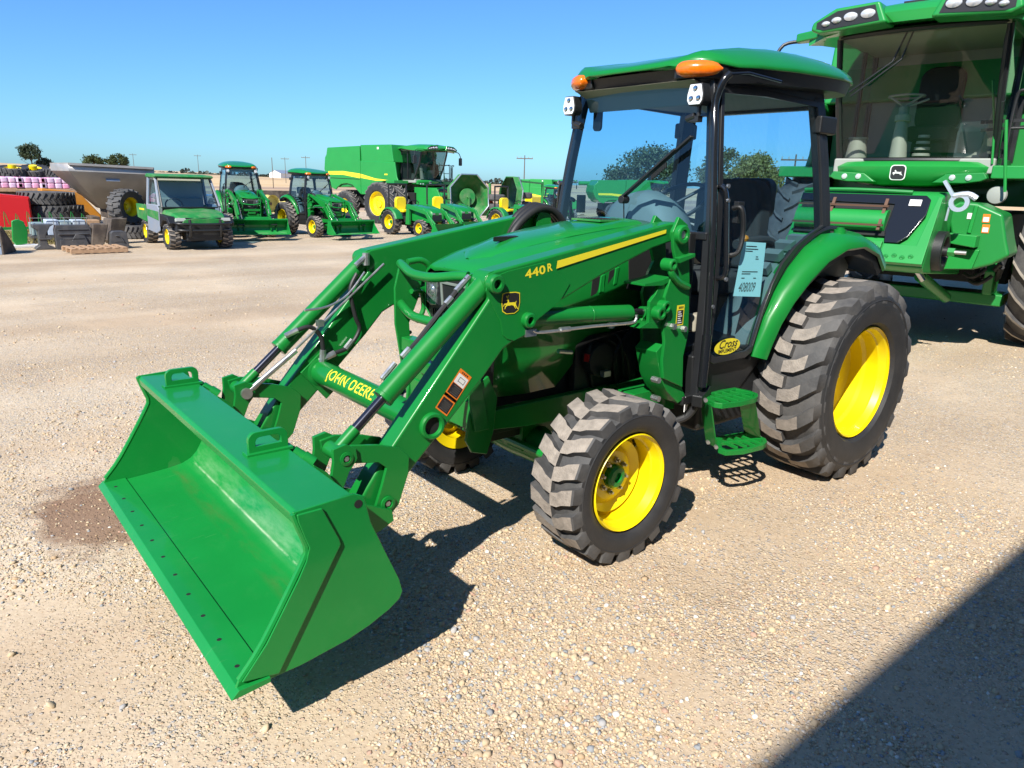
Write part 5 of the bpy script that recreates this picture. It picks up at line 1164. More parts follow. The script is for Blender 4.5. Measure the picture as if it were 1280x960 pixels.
# ------------------------------------------------------------------ open compact tractor
def compact_tractor(label, loc, rz):
    T = thing('compact_tractor', label, 'small tractor', loc, rz, group='small open tractors with yellow seats')
    g = M['green_far']
    for s in (1, -1):
        make_wheel(T, (1.42, s*.44, .27), .27, .20, .15, s, 14, .05, .02, -.02, .04, detail=0)
        make_wheel(T, (0, s*.50, .40), .40, .29, .22, s, 16, .06, .025, -.03, .06, detail=0)
        m = MB(); rg = []
        for k in range(9):
            a = R(15+20*k); rg.append([(r*math.cos(a), y*s, .40+r*math.sin(a)) for y, r in ((.34, .44), (.40, .47), (.62, .47), (.66, .44), (.66, .42), (.36, .42))])
        m.loft(rg); m.build('fender', g, T)
    m = MB(); m.span((-.15, -.30, .40), (.75, .30, .58)); m.span((.2, -.12, .28), (1.6, .12, .48)); m.span((-.3, -.2, .3), (.2, .2, .7)); m.build('frame', M['engine'], T, bevel=.02)
    h = MB(); rg = []
    for X, w, zt, zb in ((.68, .27, .98, .50), (1.0, .28, .95, .45), (1.4, .27, .90, .45), (1.62, .25, .84, .45), (1.70, .20, .76, .48)):
        rg.append([(X, -w, zb), (X, -w, zt-.12), (X, -w*.8, zt-.02), (X, 0, zt), (X, w*.8, zt-.02), (X, w, zt-.12), (X, w, zb)])
    h.loft(rg); ho = h.build('hood', M['green_plastic'], T, smooth=40)
    m = MB(); m.prism([(-.20, .50), (.20, .50), (.19, .68), (-.19, .68)], 1.70, 1.715, ax='X'); m.build('grille', M['black'], ho)
    for s in (1, -1):
        m = MB(); m.box((1.705, s*.13, .72), (.02, .10, .06)); m.build('headlight', M['head_lens'], ho, bevel=.01)
        m = MB(); m.prism([(.72, .92), (1.5, .80), (1.5, .77), (.72, .86)], s*.282, s*.286); m.build('stripe', M['yellow_decal'], ho)
    m = MB(); m.prism(rrect(.40, .44, .08, 4, .05, 0), .70, .80, ax='Z'); m.prism([(y, z+.98) for y, z in rrect(.42, .42, .12)], -.22, -.10, ax='X'); m.build('seat', M['yellow'], T, bevel=.03)
    m = MB(); m.tube([(.55+.03*math.cos(a), .17*math.cos(a), 1.02+.17*math.sin(a)*.5) for a in [2*PI*k/18 for k in range(19)]], .014, 6, cap=False); m.tube([(.70, 0, .85), (.55, 0, 1.02)], .02, 6); m.build('steering_wheel', M['black'], T)
    m = MB(); m.tube([(-.28, .36, .6), (-.30, .36, 1.5), (-.30, .30, 1.58), (-.30, -.30, 1.58), (-.30, -.36, 1.5), (-.28, -.36, .6)], .03, 8, 3); m.build('rollover_bar', M['black'], T)
    for s in (1, -1):
        m = MB(); m.prism([(.70, .95), (.80, .98), (1.70, .80), (2.15, .22), (2.08, .18), (1.62, .70), (.72, .86)], s*.36, s*.42); m.build('loader_arm', g, T, bevel=.008)
        m = MB(); m.prism([(.62, .35), (.82, .35), (.82, .98), (.68, .98)], s*.33, s*.41); m.build('loader_mast', g, T, bevel=.008)
        m = MB(); m.cyl((1.50, s*.39, .86), (2.08, s*.39, .42), .03, 10); m.build('bucket_cylinder', g, T)
    m = MB(); m.prism([(2.62, .02), (2.25, .03), (2.16, .10), (2.15, .22), (2.22, .42), (2.30, .45), (2.29, .42), (2.20, .24), (2.21, .13), (2.28, .055), (2.62, .035)], -.60, .60); bk = m.build('bucket', M['bucket'], T, bevel=.004)
    for s in (1, -1):
        m = MB(); m.prism([(2.62, .02), (2.25, .03), (2.16, .10), (2.15, .22), (2.22, .42), (2.30, .45)], s*.60, s*.612); m.build('side_plate', M['bucket'], bk)
    return T
ct = compact_tractor('small open tractor with yellow seat and bucket, in front of the far combine wheels', (-8.35, -18.4, 0), R(97))
def dupc(loc, rz, label): dup(ct, loc, rz, label, group='small open tractors with yellow seats')
dupc((-10.4, -19.3, 0), R(88), 'small open tractor behind the nearer yellow seat, before the upturned mower deck')
dupc((-12.9, -18.6, 0), R(100), 'small open tractor just above the near loader boom, right of the round mower deck')

# ------------------------------------------------------------------ side-by-side utility vehicle
def make_utv():
    T = thing('utility_vehicle', 'muddy green and grey side-by-side with windshield and black bumper, left of the cab tractors', 'utility vehicle', (-.98, -16.65, 0), R(90)); T.scale = (.98, 1.0, .89)
    gd = M['green_dusty']
    gp = mat('grey_door_panel', (.22, .26, .32), .45, dust=.3)
    for s in (1, -1):
        make_wheel(T, (1.10, s*.60, .33), .33, .26, .19, s, 16, .05, .022, .0, .05, detail=0)
        make_wheel(T, (-.95, s*.60, .33), .33, .26, .19, s, 16, .05, .022, .0, .05, detail=0)
        m = MB(); m.prism([(.62, .45), (.68, 1.02), (.55, 1.12), (-.45, 1.12), (-.48, .40), (.3, .36)], s*.70, s*.735); d = m.build('door', gp, T, bevel=.02)
        m = MB(); m.prism([(.66, .95), (-.40, .98), (-.42, .80), (.62, .72)], s*.736, s*.742); m.build('door_panel', gd, d)
        m = MB(); m.add([(.55, .70*s, 1.14), (-.42, .70*s, 1.14), (-.38, .64*s, 1.80), (.22, .64*s, 1.80)], [(0, 1, 2, 3)]); m.build('door_glass', M['glass'], d)
        m = MB(); m.bar((.62, s*.70, 1.08), (.22, s*.63, 1.84), .05, .06); m.bar((-.44, s*.70, 1.08), (-.40, s*.63, 1.84), .07, .06); m.build('cab_post', gp, T, bevel=.01)
        m = MB(); m.prism([(1.52, .70), (1.35, .86), (.75, .90), (.66, .55), (.76, .60), (.95, .74), (1.28, .74), (1.42, .60)], s*.50, s*.74); m.build('fender', M['black'], T, bevel=.02)
        m = MB(); m.prism([(-.50, .62), (-1.45, .70), (-1.48, 1.08), (-.50, 1.08)], s*.66, s*.74); b = m.build('box_side', gd, T, bevel=.01)
        m = MB(); m.box((-.9, s*.745, .95), (.5, .006, .05)); m.build('stripe', M['yellow_decal'], b)
        m = MB(); m.box((1.58, s*.50, .78), (.10, .24, .10), (0, R(-20), 0)); m.build('headlight', M['duct'], T, bevel=.02)
    m = MB(); rg = []
    for X, w, z in ((.62, .66, 1.02), (.9, .66, 1.00), (1.25, .62, .95), (1.52, .56, .87), (1.64, .48, .80)):
        rg.append([(X, -w, z-.12), (X, -w*.9, z-.02), (X, -w*.4, z+.02), (X, 0, z+.005), (X, w*.4, z+.02), (X, w*.9, z-.02), (X, w, z-.12)])
    m.loft(rg); m.build('hood', gd, T, smooth=40)
    m = MB(); m.prism([(-.62, .48), (.62, .48), (.60, .76), (.40, .84), (-.40, .84), (-.60, .76)], 1.45, 1.62, ax='X'); m.span((1.2, -.4, .25), (1.6, .4, .5)); m.build('grille', M['black'], T, bevel=.02)
    m = MB(); m.tube([(1.5, -.62, .72), (1.72, -.55, .70), (1.76, 0, .68), (1.72, .55, .70), (1.5, .62, .72)], .03, 8, 4); m.tube([(1.5, -.6, .55), (1.70, -.5, .53), (1.74, 0, .52), (1.70, .5, .53), (1.5, .6, .55)], .028, 8, 4)
    for y in (-.34, .34): m.tube([(1.66, y, .36), (1.74, y, .55), (1.72, y, .80)], .035, 8, 3)
    m.build('bumper', M['black'], T, bevel=0)
    m = MB(); m.span((-.5, -.66, .36), (.7, .66, .56)); m.span((-1.4, -.3, .3), (1.4, .3, .5)); m.span((-1.45, -.66, .62), (-.5, .66, .72)); m.span((-1.48, -.66, .7), (-1.44, .66, 1.05)); m.build('frame', M['engine'], T, bevel=.01)
    m = MB(); m.add([(.66, -.62, 1.06), (.66, .62, 1.06), (.26, .58, 1.80), (.26, -.58, 1.80)], [(0, 1, 2, 3)]); w = m.build('windshield', M['glass'], T)
    m = MB(); m.tube([(.66, -.64, 1.06), (.66, .64, 1.06), (.25, .60, 1.82), (.25, -.60, 1.82), (.66, -.64, 1.06)], .022, 6); m.build('windshield_frame', M['black'], w)
    m = MB(); m.prism([(.40, 1.86), (.30, 1.90), (-.40, 1.93), (-.52, 1.88), (-.50, 1.83), (.30, 1.82)], -.68, .68); ro = m.build('roof', gd, T, bevel=.02)
    m = MB(); m.span((-.44, -.62, .7), (-.40, .62, 1.75)); m.build('rear_panel', M['duct'], T)
    m = MB(); m.prism([(-.30, 1.28), (-.42, 1.28), (-.40, .72), (.15, .68), (.15, .80), (-.25, .86)], -.58, .58); m.build('seat', M['tan_trim'], T, bevel=.03)
    m = MB(); m.tube([(.38+.06*math.cos(a), -.30+.18*math.cos(a), 1.12+.17*math.sin(a)) for a in [2*PI*k/16 for k in range(17)]], .018, 6, cap=False); m.build('steering_wheel', M['black'], T)
    m = MB(); m.span((.45, -.6, .90), (.62, .6, 1.06)); m.build('dashboard', M['black'], T, bevel=.03)
make_utv()

# ------------------------------------------------------------------ far combine (side view) and others beyond
def combine_copy(label, loc, rz, sc=1): return dup(CMB, loc, rz, label, 'combine harvester', scale=sc)
combine_copy('far green combine left of the nearest cab windshield post, only its upper half in view', (-46.0, -52.0, gz(-46, -52)-.2), R(120))
combine_copy('far green combine seen only through the nearest tractor windshield, left of the trees', (-50.0, -44.0, gz(-50, -44)-.2), R(150))
tractor_copy('row crop tractor parked before the far combines, left of the windshield post', (-33.0, -38.5, gz(-33, -38.5)), R(85), 1.0, loader=False, drop=('stock_tag', 'lettering', 'dealer_sticker', 'loader_mast', 'lift_cylinder', 'work_light'))

# ------------------------------------------------------------------ rotary cutter with its wings folded up
def cutter():
    T = thing('rotary_cutter', 'green folding mower with a round deck tipped upright beside the far combine', 'mower', (-15.6, -23.6, gz(-15.6, -23.6)), R(95))
    oc = [(1.0*math.cos(R(22.5+45*k)), 1.0+1.0*math.sin(R(22.5+45*k))) for k in range(8)]
    def deck(x, y, yaw, lean):
        m = MB(); rg = [[(o, a*.98, b*.95+.12) for a, b in oc] for o in (0,)]
        rim_ = [(a*1.0, b*1.0) for a, b in oc]
        m.add([(0, a, b+.05) for a, b in oc], [tuple(range(8))])
        m.ringprism([(a, b+.05) for a, b in oc], [(a*.97, (b-1)*.97+1.05) for a, b in oc], 0, .26, ax='X')
        mx = Matrix.Translation((x, y, .25)) @ Matrix.Rotation(yaw, 4, 'Z') @ Matrix.Rotation(lean, 4, 'Y')
        m.v = [tuple(mx @ Vector(v)) for v in m.v]
        d = m.build('deck', M['green_dusty'], T, solid=.012)
        b = MB(); b.cyl((.02, 0, 1.05), (.12, 0, 1.05), .36, 28); b.cyl((.10, 0, 1.05), (.22, 0, 1.05), .06, 12); b.bar((.2, 0, 1.05), (.2, .0, .5), .08, .03)
        b.v = [tuple(mx @ Vector(v)) for v in b.v]; b.build('blade_pan', M['green_dusty'], d)
        k = MB(); k.tube([tuple(mx @ Vector((.28, a, b+.05))) for a, b in oc[3:]+oc[:4]], .03, 6); k.build('skid_edge', M['zinc'], d)
    deck(0.2, -1.15, R(-12), R(-4)); deck(.3, 1.0, R(72), R(6))
    for i, (x, y, z) in enumerate(((.6, .15, .65), (.6, .15, 1.05), (.5, 1.95, .75), (.5, 1.95, 1.15))):
        m = MB(); m.lathe([(.18, -.12), (.36, -.14), (.42, -.08), (.42, .08), (.36, .14), (.18, .12)], (x, y, z+.25), ax='Z', seg=24, closed=True); w = m.build('wheel', M['rubber'], T)
        m = MB(); m.lathe([(.19, -.10), (.16, .0), (.05, .03), (0, .03)], (x, y, z+.25), ax='Z', seg=20); m.build('rim', M['green_far'], w)
    m = MB(); m.span((-.6, -.2, .5), (.2, .3, .75)); m.bar((0, -.7, .6), (0, 2.3, .6), .14, .14); m.bar((.2, .2, .2), (.25, .1, 1.9), .10, .10); m.build('frame', M['green_dusty'], T, bevel=.01)
    m = MB(); m.prism([(-.16, 1.0), (.16, 1.0), (0, 1.42)], .45, .46, ax='X'); m.build('slow_sign', mat('orange_sign', (.75, .09, .02), .5), T)
cutter()

import numpy as np
# ------------------------------------------------------------------ things standing about in the yard, far left
def box_thing(name, label, cat, a, b, m, bevel=.01, **k):
    mb = MB(); mb.span(a, b); o = mb.build(name, m, None, bevel=bevel, **k); return tag(o, label, cat)
M['steel'] = mat('dull_stainless', (.36, .345, .33), .40, metal=.25, var=.14, vscale=2.5, dust=.25)
M['wood'] = mat('bare_wood', (.38, .24, .14), .8, var=.2, vscale=14)
M['bluegrey'] = mat('worn_bluegrey_steel', (.20, .25, .33), .5, var=.12, dust=.2)
M['orange'] = mat('orange_paint', (.55, .22, .02), .45, var=.1, dust=.2)
M['pink'] = mat('pink_sacks', (.70, .25, .42), .5, var=.2, vscale=9, dust=.9, dcol=(.72, .66, .74))
M['wrap'] = mat('white_wrap', (.66, .52, .66), .3, var=.2, vscale=7, dust=.8, dcol=(.62, .30, .48))
M['greyplastic'] = mat('grey_moulded_plastic', (.055, .058, .065), .45, var=.15, dust=.2)
M['brownsteel'] = mat('muddy_steel', (.06, .045, .035), .7, var=.3, dust=.4)
# loader bucket at the left edge
T = thing('loader_bucket', 'grey and green bucket standing at the left edge in front of the red machine', 'bucket', (2.95, -15.6, 0), R(-24))
m = MB(); m.prism([(0, 0), (0, .50), (-.10, .56), (-.45, .22), (-.62, .02), (-.55, 0)], 0, 1.8, ax='X'); o = m.build('shell', M['bluegrey'], T, bevel=.01)
m = MB(); m.prism([(.01, 0), (.02, .52), (-.10, .58), (-.5, .24), (-.70, .02), (-.6, -.0)], -.03, .0, ax='X'); m.build('end_plate', M['brownsteel'], T)
m = MB(); m.span((.2, -.3, .50), (1.8, .0, .86)); m.build('top_box', M['green_far'], T, bevel=.05)
for k in range(2):
    m = MB(); m.span((.0, .005, .17+.17*k), (1.8, .012, .18+.17*k)); m.build('seam', M['dark'], o)
# pallet
T = thing('pallet', 'empty wooden pallet lying in front of the black plastic parts', 'pallet', (1.25, -15.55, 0), R(3))
for y in (-.4, 0, .4):
    m = MB(); m.box((0, y, .062), (1.12, .09, .085)); m.build('runner', M['wood'], T, bevel=.004)
for k in range(7):
    m = MB(); m.box((-.50+k*.166, 0, .114), (.10, .90, .018)); m.build('deck_board', M['wood'], T, bevel=.003)
# black moulded parts
def shell(label, x, y, w, h, kind, rz=0):
    T = thing('moulded_part', label, 'plastic part', (x, y, 0), rz, group='black moulded tractor parts on the ground')
    m = MB()
    if kind == 0:
        m.prism([(-w/2, 0), (-w/2+.05, .05), (-.05, .10), (-.02, h*.55), (-.12, h*.9), (-w/2, h), (w/2, h), (w/2, h*.85), (.12, h*.75), (.12, .10), (w/2, .04), (w/2, 0)], -.14, .14)
    elif kind == 1:
        m.prism([(-w/2, 0), (-w/2, h*.9), (-w*.4, h), (w*.45, h), (w/2, h*.8), (w/2, 0)], -.12, .12); m.prism([(-w*.4, .08), (-w*.3, .30), (-w*.05, .34), (.05, .20), (w*.4, .22), (w*.4, .08)], .12, .16); m.span((-w*.42, .12, h*.6), (w*.42, .15, h*.66)); m.span((-w*.42, .12, h*.8), (w*.42, .14, h*.84))
    elif kind == 2:
        m.prism([(-w/2, h), (w*.3, h), (w/2, .1), (w*.3, 0), (-w*.1, 0)], -.2, .2)
    else:
        m.prism([(-w/2, 0), (-w*.55, .05), (-w*.45, h*.95), (-w*.3, h), (w*.3, h), (w*.45, h*.9), (w*.55, .06), (w/2, 0)], -.15, .15); m.tube([(-w*.25, .16, .15), (-w*.05, .16, .28), (w*.2, .16, .30)], .02, 6, 3)
    m.build('body', M['greyplastic'] if kind != 2 else M['brownsteel'], T, bevel=.02)
    m = MB(); m.span((-w*.3, .1, h*.4), (w*.3, .16, h*.45)); m.build('flange', M['greyplastic'], T, bevel=.005)
shell('grey curved plastic arch, leftmost of the black parts behind the pallet', 2.05, -16.6, .42, .56, 0)
shell('wide black plastic panel standing upright right behind the pallet', 1.50, -16.5, .72, .54, 1)
shell('brown tapered panel between the two black plastic parts behind the pallet', .98, -16.5, .40, .56, 2)
shell('small black plastic box part at the right end behind the pallet', .62, -16.3, .36, .40, 3)
shell('dark plastic tub leaning by the cardboard box and the stacked tyre', .42, -17.6, .50, .62, 2, R(15))
# crate with pale parts, box, green sheet
T = thing('wire_crate', 'pale wire crate holding light grey parts behind the black plastic parts', 'crate', (1.50, -18.6, 0), 0)
m = MB(); m.span((-.62, -.35, .12), (.62, .35, .18)); m.span((-.60, -.3, .0), (-.50, .3, .12)); m.span((.50, -.3, .0), (.60, .3, .12)); m.build('base', M['greyplastic'], T, split=False)
for k, (x0, x1, h_) in enumerate(((-.58, -.30, .36), (-.27, -.02, .34), (.0, .26, .37), (.30, .58, .30))):
    m = MB(); m.span((x0, -.25, .18), (x1, .30, .18+h_)); m.build('pale_part', mat('pale_part_%d' % k, [(.40, .46, .52), (.30, .38, .40), (.45, .52, .62), (.22, .30, .30)][k], .5), T, bevel=.02)
m = MB()
for k in range(6): m.cyl((-.6+k*.24, .34, .18), (-.6+k*.24, .34, .62), .008, 6)
m.cyl((-.62, .34, .60), (.62, .34, .60), .008, 6); m.build('wire_side', M['bolt'], T)
T = box_thing('cardboard_box', 'brown cardboard box between the pale crate and the stainless hopper', 'box', (.55, -19.0, .15), (.88, -18.6, .52), M['wood'])
T = box_thing('wooden_block', 'dark timber block under the brown cardboard box', 'timber', (.52, -19.1, 0), (.92, -18.5, .149), M['brownsteel'])
T = thing('green_panel', 'bright green curved sheet standing left of the grey plastic arch', 'panel', (2.45, -17.2, 0), R(10))
m = MB(); m.prism([(-.13, .08), (-.17, .35), (-.12, .58), (.0, .64), (.12, .60), (.16, .16), (.10, .05)], -.03, .03); m.build('sheet', M['green_c'], T, bevel=.02)
m = MB(); m.span((-.35, -.2, 0), (.3, .1, .06)); m.build('skid', M['white'], T, bevel=.01)
# green frame with tines and wheels
T = thing('tillage_frame', 'green implement frame with thin rails and small wheels before the red machine', 'implement', (3.0, -20.2, 0), 0)
m = MB(); m.bar((.9, 0, .22), (-2.0, 0, .26), .07, .07); m.build('main_bar', M['green_far'], T)
m = MB(); m.bar((.6, .4, .20), (-.1, .3, .24), .05, .05); m.bar((.2, .2, .1), (.25, .1, .75), .12, .05, up=(0, 1, 0)); m.build('drawbar', M['green_c'], T, split=False)
m = MB()
for k in range(9): x = -.3-k*.25; m.tube([(x, 0, .26), (x-.02, .02, .62+.05*(k % 2)), (x-.10, .04, .34)], .010, 6, 3)
m.build('tine_row', M['green_far'], T)
m = MB(); m.bar((-.1, .1, .72), (-.02, .1, .3), .035, .035); m.bar((.05, .1, .78), (.6, .1, .5), .03, .03); m.build('hitch', M['tan_trim'], T, split=False)
for x in (.0, .62):
    m = MB(); m.lathe([(.10, -.08), (.26, -.09), (.29, 0), (.26, .09), (.10, .08)], (x, .25, .30), ax='X', seg=20, closed=True); m.build('wheel', M['rubber'], T)
# red machine
XR = (1.665,-21.500,0.659)[0]
T = thing('red_implement', 'red box-sided farm machine below the trailer load at the left edge', 'implement', (XR, -21.9, 0), 0)
m = MB(); m.prism([(3.2, .14), (3.2, 1.10), (1.0, 1.10), (.0, 1.0), (-.0, .10), (1.0, .14)], -.5, .3); m.build('box_side', M['red'], T, bevel=.03)
m = MB(); m.prism([(.86, .16), (.86, 1.04), (.04, .96), (.04, .12)], .302, .33); m.build('panel', mat('red_panel', (.60, .02, .025), .35), T, bevel=.01)
for x in (1.2, 2.6):
    m = MB(); m.lathe([(.1, -.10), (.20, -.11), (.22, 0), (.20, .11), (.1, .10)], (x, .1, .22), ax='Y', seg=24, closed=True); m.build('wheel', M['rubber'], T)
def lying_tyre(label, x, y, z, r, w, group, mat_=None):
    T = thing('tyre', label, 'tyre', (x, y, z), rnd.uniform(0, 3), group)
    m = MB(); m.lathe([(r*.55, -w*.42), (r*.80, -w*.5), (r*.93, -w*.44), (r*.96, 0), (r*.93, w*.44), (r*.80, w*.5), (r*.55, w*.42)], (0, 0, w/2), ax='Z', seg=40, closed=True)
    for k in range(30):
        for sd in (1, -1):
            a = 2*PI*k/30+(.1 if sd > 0 else 0)
            m.bar((r*.97*math.cos(a), r*.97*math.sin(a), w/2), (r*.965*math.cos(a+.12), r*.965*math.sin(a+.12), w/2+sd*w*.45), .05, .04, up=(math.cos(a), math.sin(a), 0))
    m.build('casing', M['rubber'], T)
    m = MB(); m.lathe([(r*.56, -w*.4), (r*.5, 0), (r*.56, w*.4)], (0, 0, w/2), ax='Z', seg=30, cap=False); m.build('bead', M['rubber_side'], T)
    return T
GTY = 'big tyres piled flat below the trailer load'; XT = (1.105,-22.000,0.636)[0]
lying_tyre('bottom tyre of the flat pile right of the red machine', XT, -22.4, 0, .74, .38, GTY)
lying_tyre('middle tyre of the flat pile right of the red machine', XT-.10, -22.4, .385, .76, .38, GTY)
lying_tyre('top tyre of the flat pile right of the red machine', XT+.06, -22.4, .77, .73, .36, GTY)
XO = (0.323,-23.500,0.859)[0]
T = thing('orange_implement', 'orange angular machine part between the tyre pile and the stainless hopper', 'implement', (XO, -23.6, 0), 0)
m = MB(); m.prism([(.85, 1.20), (.0, 1.12), (-.2, 1.0), (-.65, .42), (-.65, .24), (.25, .30), (.28, .82), (.85, .92)], -.4, .4); m.build('housing', M['orange'], T, bevel=.03)
m = MB(); m.span((-.5, -.3, 0), (.2, .3, .22)); m.build('stand', M['brownsteel'], T)
# flatbed trailer with sacks
XF = (0.640,-26.000,1.106)[0]; gzf = gz(XF, -26.6)
T = thing('flatbed_trailer', 'long flatbed trailer behind the red machine carrying pink and white sacks', 'trailer', (XF, -26.6, gzf), 0)
m = MB(); m.span((-1.8, -1.2, 1.06), (6.0, 1.2, 1.15)); m.build('deck', M['wood'], T, bevel=.01)
m = MB(); m.span((-1.7, .9, .88), (5.9, 1.0, 1.06)); m.span((-1.7, -1.0, .88), (5.9, -.9, 1.06)); m.build('frame_rail', M['brownsteel'], T, split=True)
for x in (-.4, .6, 4.2):
    m = MB(); m.lathe([(.20, -.15), (.40, -.15), (.44, 0), (.40, .15), (.20, .15)], (x, .7, .44), seg=24, closed=True); m.build('wheel', M['rubber'], T)
for k, (px_, lab) in enumerate((((1.730,-25.400,1.273)[0], 'pink and white wrapped sacks at the left edge of the trailer'), ((1.111,-25.400,1.286)[0], 'pink and white wrapped sacks in the middle of the trailer load'), ((0.472,-25.400,1.298)[0], 'pink and white wrapped sacks at the right of the trailer load'))):
    T = thing('sack_pallet', lab, 'pallet load', (px_, -26.1, gzf+1.153), 0, 'wrapped sacks on the flatbed trailer')
    m = MB()
    for i in range(4):
        for j in range(2): m.prism(rrect(.215, .34, .06, 3, -.31+.208*i, .35), .02+.17*j, .18+.17*j, ax='Z', mi=(i+j+k) % 2)
    for i in range(4): m.prism(rrect(.20, .8, .06, 3, -.31+.208*i, -.22), .02, .36, ax='Z', mi=(i+k) % 2)
    m.build('sacks', [M['pink'], M['wrap']], T, bevel=.03)
    m = MB(); m.span((-.42, -.62, -.0), (.42, .54, .02)); m.build('base_board', M['wood'], T)
def rim_wheel(label, x, y, z, r, w, tilt, grp, yaw=0, ext=True):
    T = thing('spare_wheel', label, 'wheel', (x, y, z), yaw, grp); T.rotation_euler = (tilt, 0, yaw)
    ti = MB(); tyre_mesh(ti, (0, 0, 0), r, w, r*.52, 1, 18, .06*r/.5, .03, 0); t = ti.build('tyre', [M['rubber'], M['rubber_side'], M['rubber']], T)
    m = MB(); m.lathe([(r*.54, w*.42), (r*.48, w*.3), (r*.46, 0), (r*.2, -.02), (r*.12, .05), (0, .05)], (0, 0, 0), seg=28, cap=False); m.lathe([(r*.54, -w*.42), (r*.46, 0)], (0, 0, 0), seg=28, cap=False); m.build('rim', M['yellow'], T)
    if not ext: return T
    m = MB(); m.cyl((0, .02, 0), (0, w*.75, 0), r*.26, 16); m.build('hub_extension', M['yellow'], T)
    return T
GW = 'yellow rimmed wheels lying behind the trailer load'; XW = (0.645,-28.800,1.649)[0]
rim_wheel('left yellow rimmed wheel lying tilted above the trailer sacks', XW+.62, -28.8, gzf+1.68, .50, .30, R(82), GW)
rim_wheel('right yellow rimmed wheel lying tilted above the trailer sacks', XW-.02, -28.9, gzf+1.68, .50, .30, R(74), GW, R(-14))
lying_tyre('dark tyre lying behind the right end of the trailer load', (-0.037,-28.500,1.532)[0], -28.9, gzf+1.38, .55, .42, None)
box_thing('tyre_rack', 'low dark rack carrying the wheels behind the trailer load', 'rack', ((-0.585,-28.500,1.265)[0], -29.6, gzf), ((1.536,-28.500,1.223)[0], -28.2, gzf+1.38), M['brownsteel'])
# stainless spreader hopper
T = thing('spreader', 'large dull stainless V-shaped hopper behind the utility vehicle', 'spreader', (0, 0, 0), 0)
tl, trr = (0.873,-20.200,1.833), (-1.211,-20.200,1.795); xl, xr_ = tl[0], trr[0]; ztop = 1.90
bl, br = (0.055,-20.800,0.687)[0], (-0.437,-20.800,0.687)[0]
ring_t = [(xl, -20.0, ztop), (xr_, -20.0, ztop-.05), (xr_, -22.3, ztop-.05), (xl+.1, -22.3, ztop)]
ring_r = [(xl, -20.0, ztop-.18), (xr_, -20.0, ztop-.22), (xr_, -22.3, ztop-.22), (xl+.1, -22.3, ztop-.18)]
ring_b = [(bl, -20.7, .72), (br-.55, -20.7, .78), (br-.55, -21.6, .78), (bl, -21.6, .72)]
m = MB(); m.loft([ring_t, ring_r, ring_b], cap=False); hp = m.build('hopper', M['steel'], T, solid=.02, smooth=20)
for k in range(5):
    f = (k+.5)/5; a = Vector((xl-.02, -20.0-2.2*f, ztop-.18)); b = Vector((bl-.02, -20.7-.8*f, .74)); m = MB(); m.bar(a, b, .05, .04); m.build('rib', M['steel'], hp)
m = MB(); m.bar((xl-.03, -19.97, ztop), (xr_+.03, -19.97, ztop-.05), .07, .06); m.bar((xl-.03, -19.97, ztop), (xl+.07, -22.33, ztop), .07, .06); m.bar((xr_+.03, -19.97, ztop-.05), (xr_+.03, -22.33, ztop-.05), .07, .06); m.build('rim', M['steel'], hp, split=False)
m = MB(); m.box(((xl+xr_)/2, -20.12, 1.52), (.34, .02, .10), (R(25), 0, 0)); m.build('decal', M['bluegrey'], hp)
m = MB(); m.span((bl-.1, -21.7, .45), (xr_+.2, -20.6, .72)); m.span((bl+.1, -21.6, .2), (bl+.3, -20.7, .5)); m.build('chassis', M['brownsteel'], T, bevel=.02)
m = MB()
for s_ in (0, 1): m.lathe([(.25, -.2), (.58, -.22), (.62, 0), (.58, .22), (.25, .2)], (-1.6, -22.6+2.0*s_, .62), seg=28, closed=True)
m.build('wheel', M['rubber'], T, split=True)
c = (-0.253,-19.000,1.014)
lying_tyre('big tyre lying flat under the upright yellow rimmed wheel', c[0]-.1, -19.3, 0, .55, .36, 'tyres stacked beside the hopper')
rim_wheel('upright wheel with yellow rim standing on a tyre beside the hopper', c[0], -19.3, .36+.47, .47, .44, 0, None, R(32), False)
# white pickup
zp = gz(-8.2, -38)
T = thing('pickup_truck', 'white pickup truck behind the utility vehicle and the cab tractor', 'pickup truck', (-6.6, -37, zp), R(60))
wp = mat('white_car_paint', (.72, .74, .76), .25, coat=.8)
m = MB(); m.prism([(-2.8, .5), (-2.8, 1.15), (-.8, 1.18), (.9, 1.18), (2.0, 1.10), (2.5, 1.0), (2.6, .5)], -.95, .95); m.build('body', wp, T, bevel=.06, seg=3)
m = MB(); m.loft([[(x, y, z) for y, z in ((-.86, 1.15), (-.72, 1.80), (.72, 1.80), (.86, 1.15))] for x in (-.75, 1.05)]); m.build('cab', wp, T, bevel=.08, seg=3)
m = MB()
for s in (1, -1):
    m.add([(-.65, s*.845, 1.24), (.75, s*.845, 1.24), (.62, s*.755, 1.70), (-.60, s*.755, 1.70)], [(0, 1, 2, 3)])
m.add([(1.06, -.72, 1.22), (1.06, .72, 1.22), (1.055, .62, 1.70), (1.055, -.62, 1.70)], [(0, 1, 2, 3)]); m.build('window', M['black_gloss'], T, split=True)
for s in (1, -1):
    for x in (-1.75, 1.75):
        m = MB(); m.lathe([(.2, -.12), (.38, -.13), (.40, 0), (.38, .13), (.2, .12)], (x, s*.86, .40), seg=20, closed=True); m.build('wheel', M['rubber'], T)
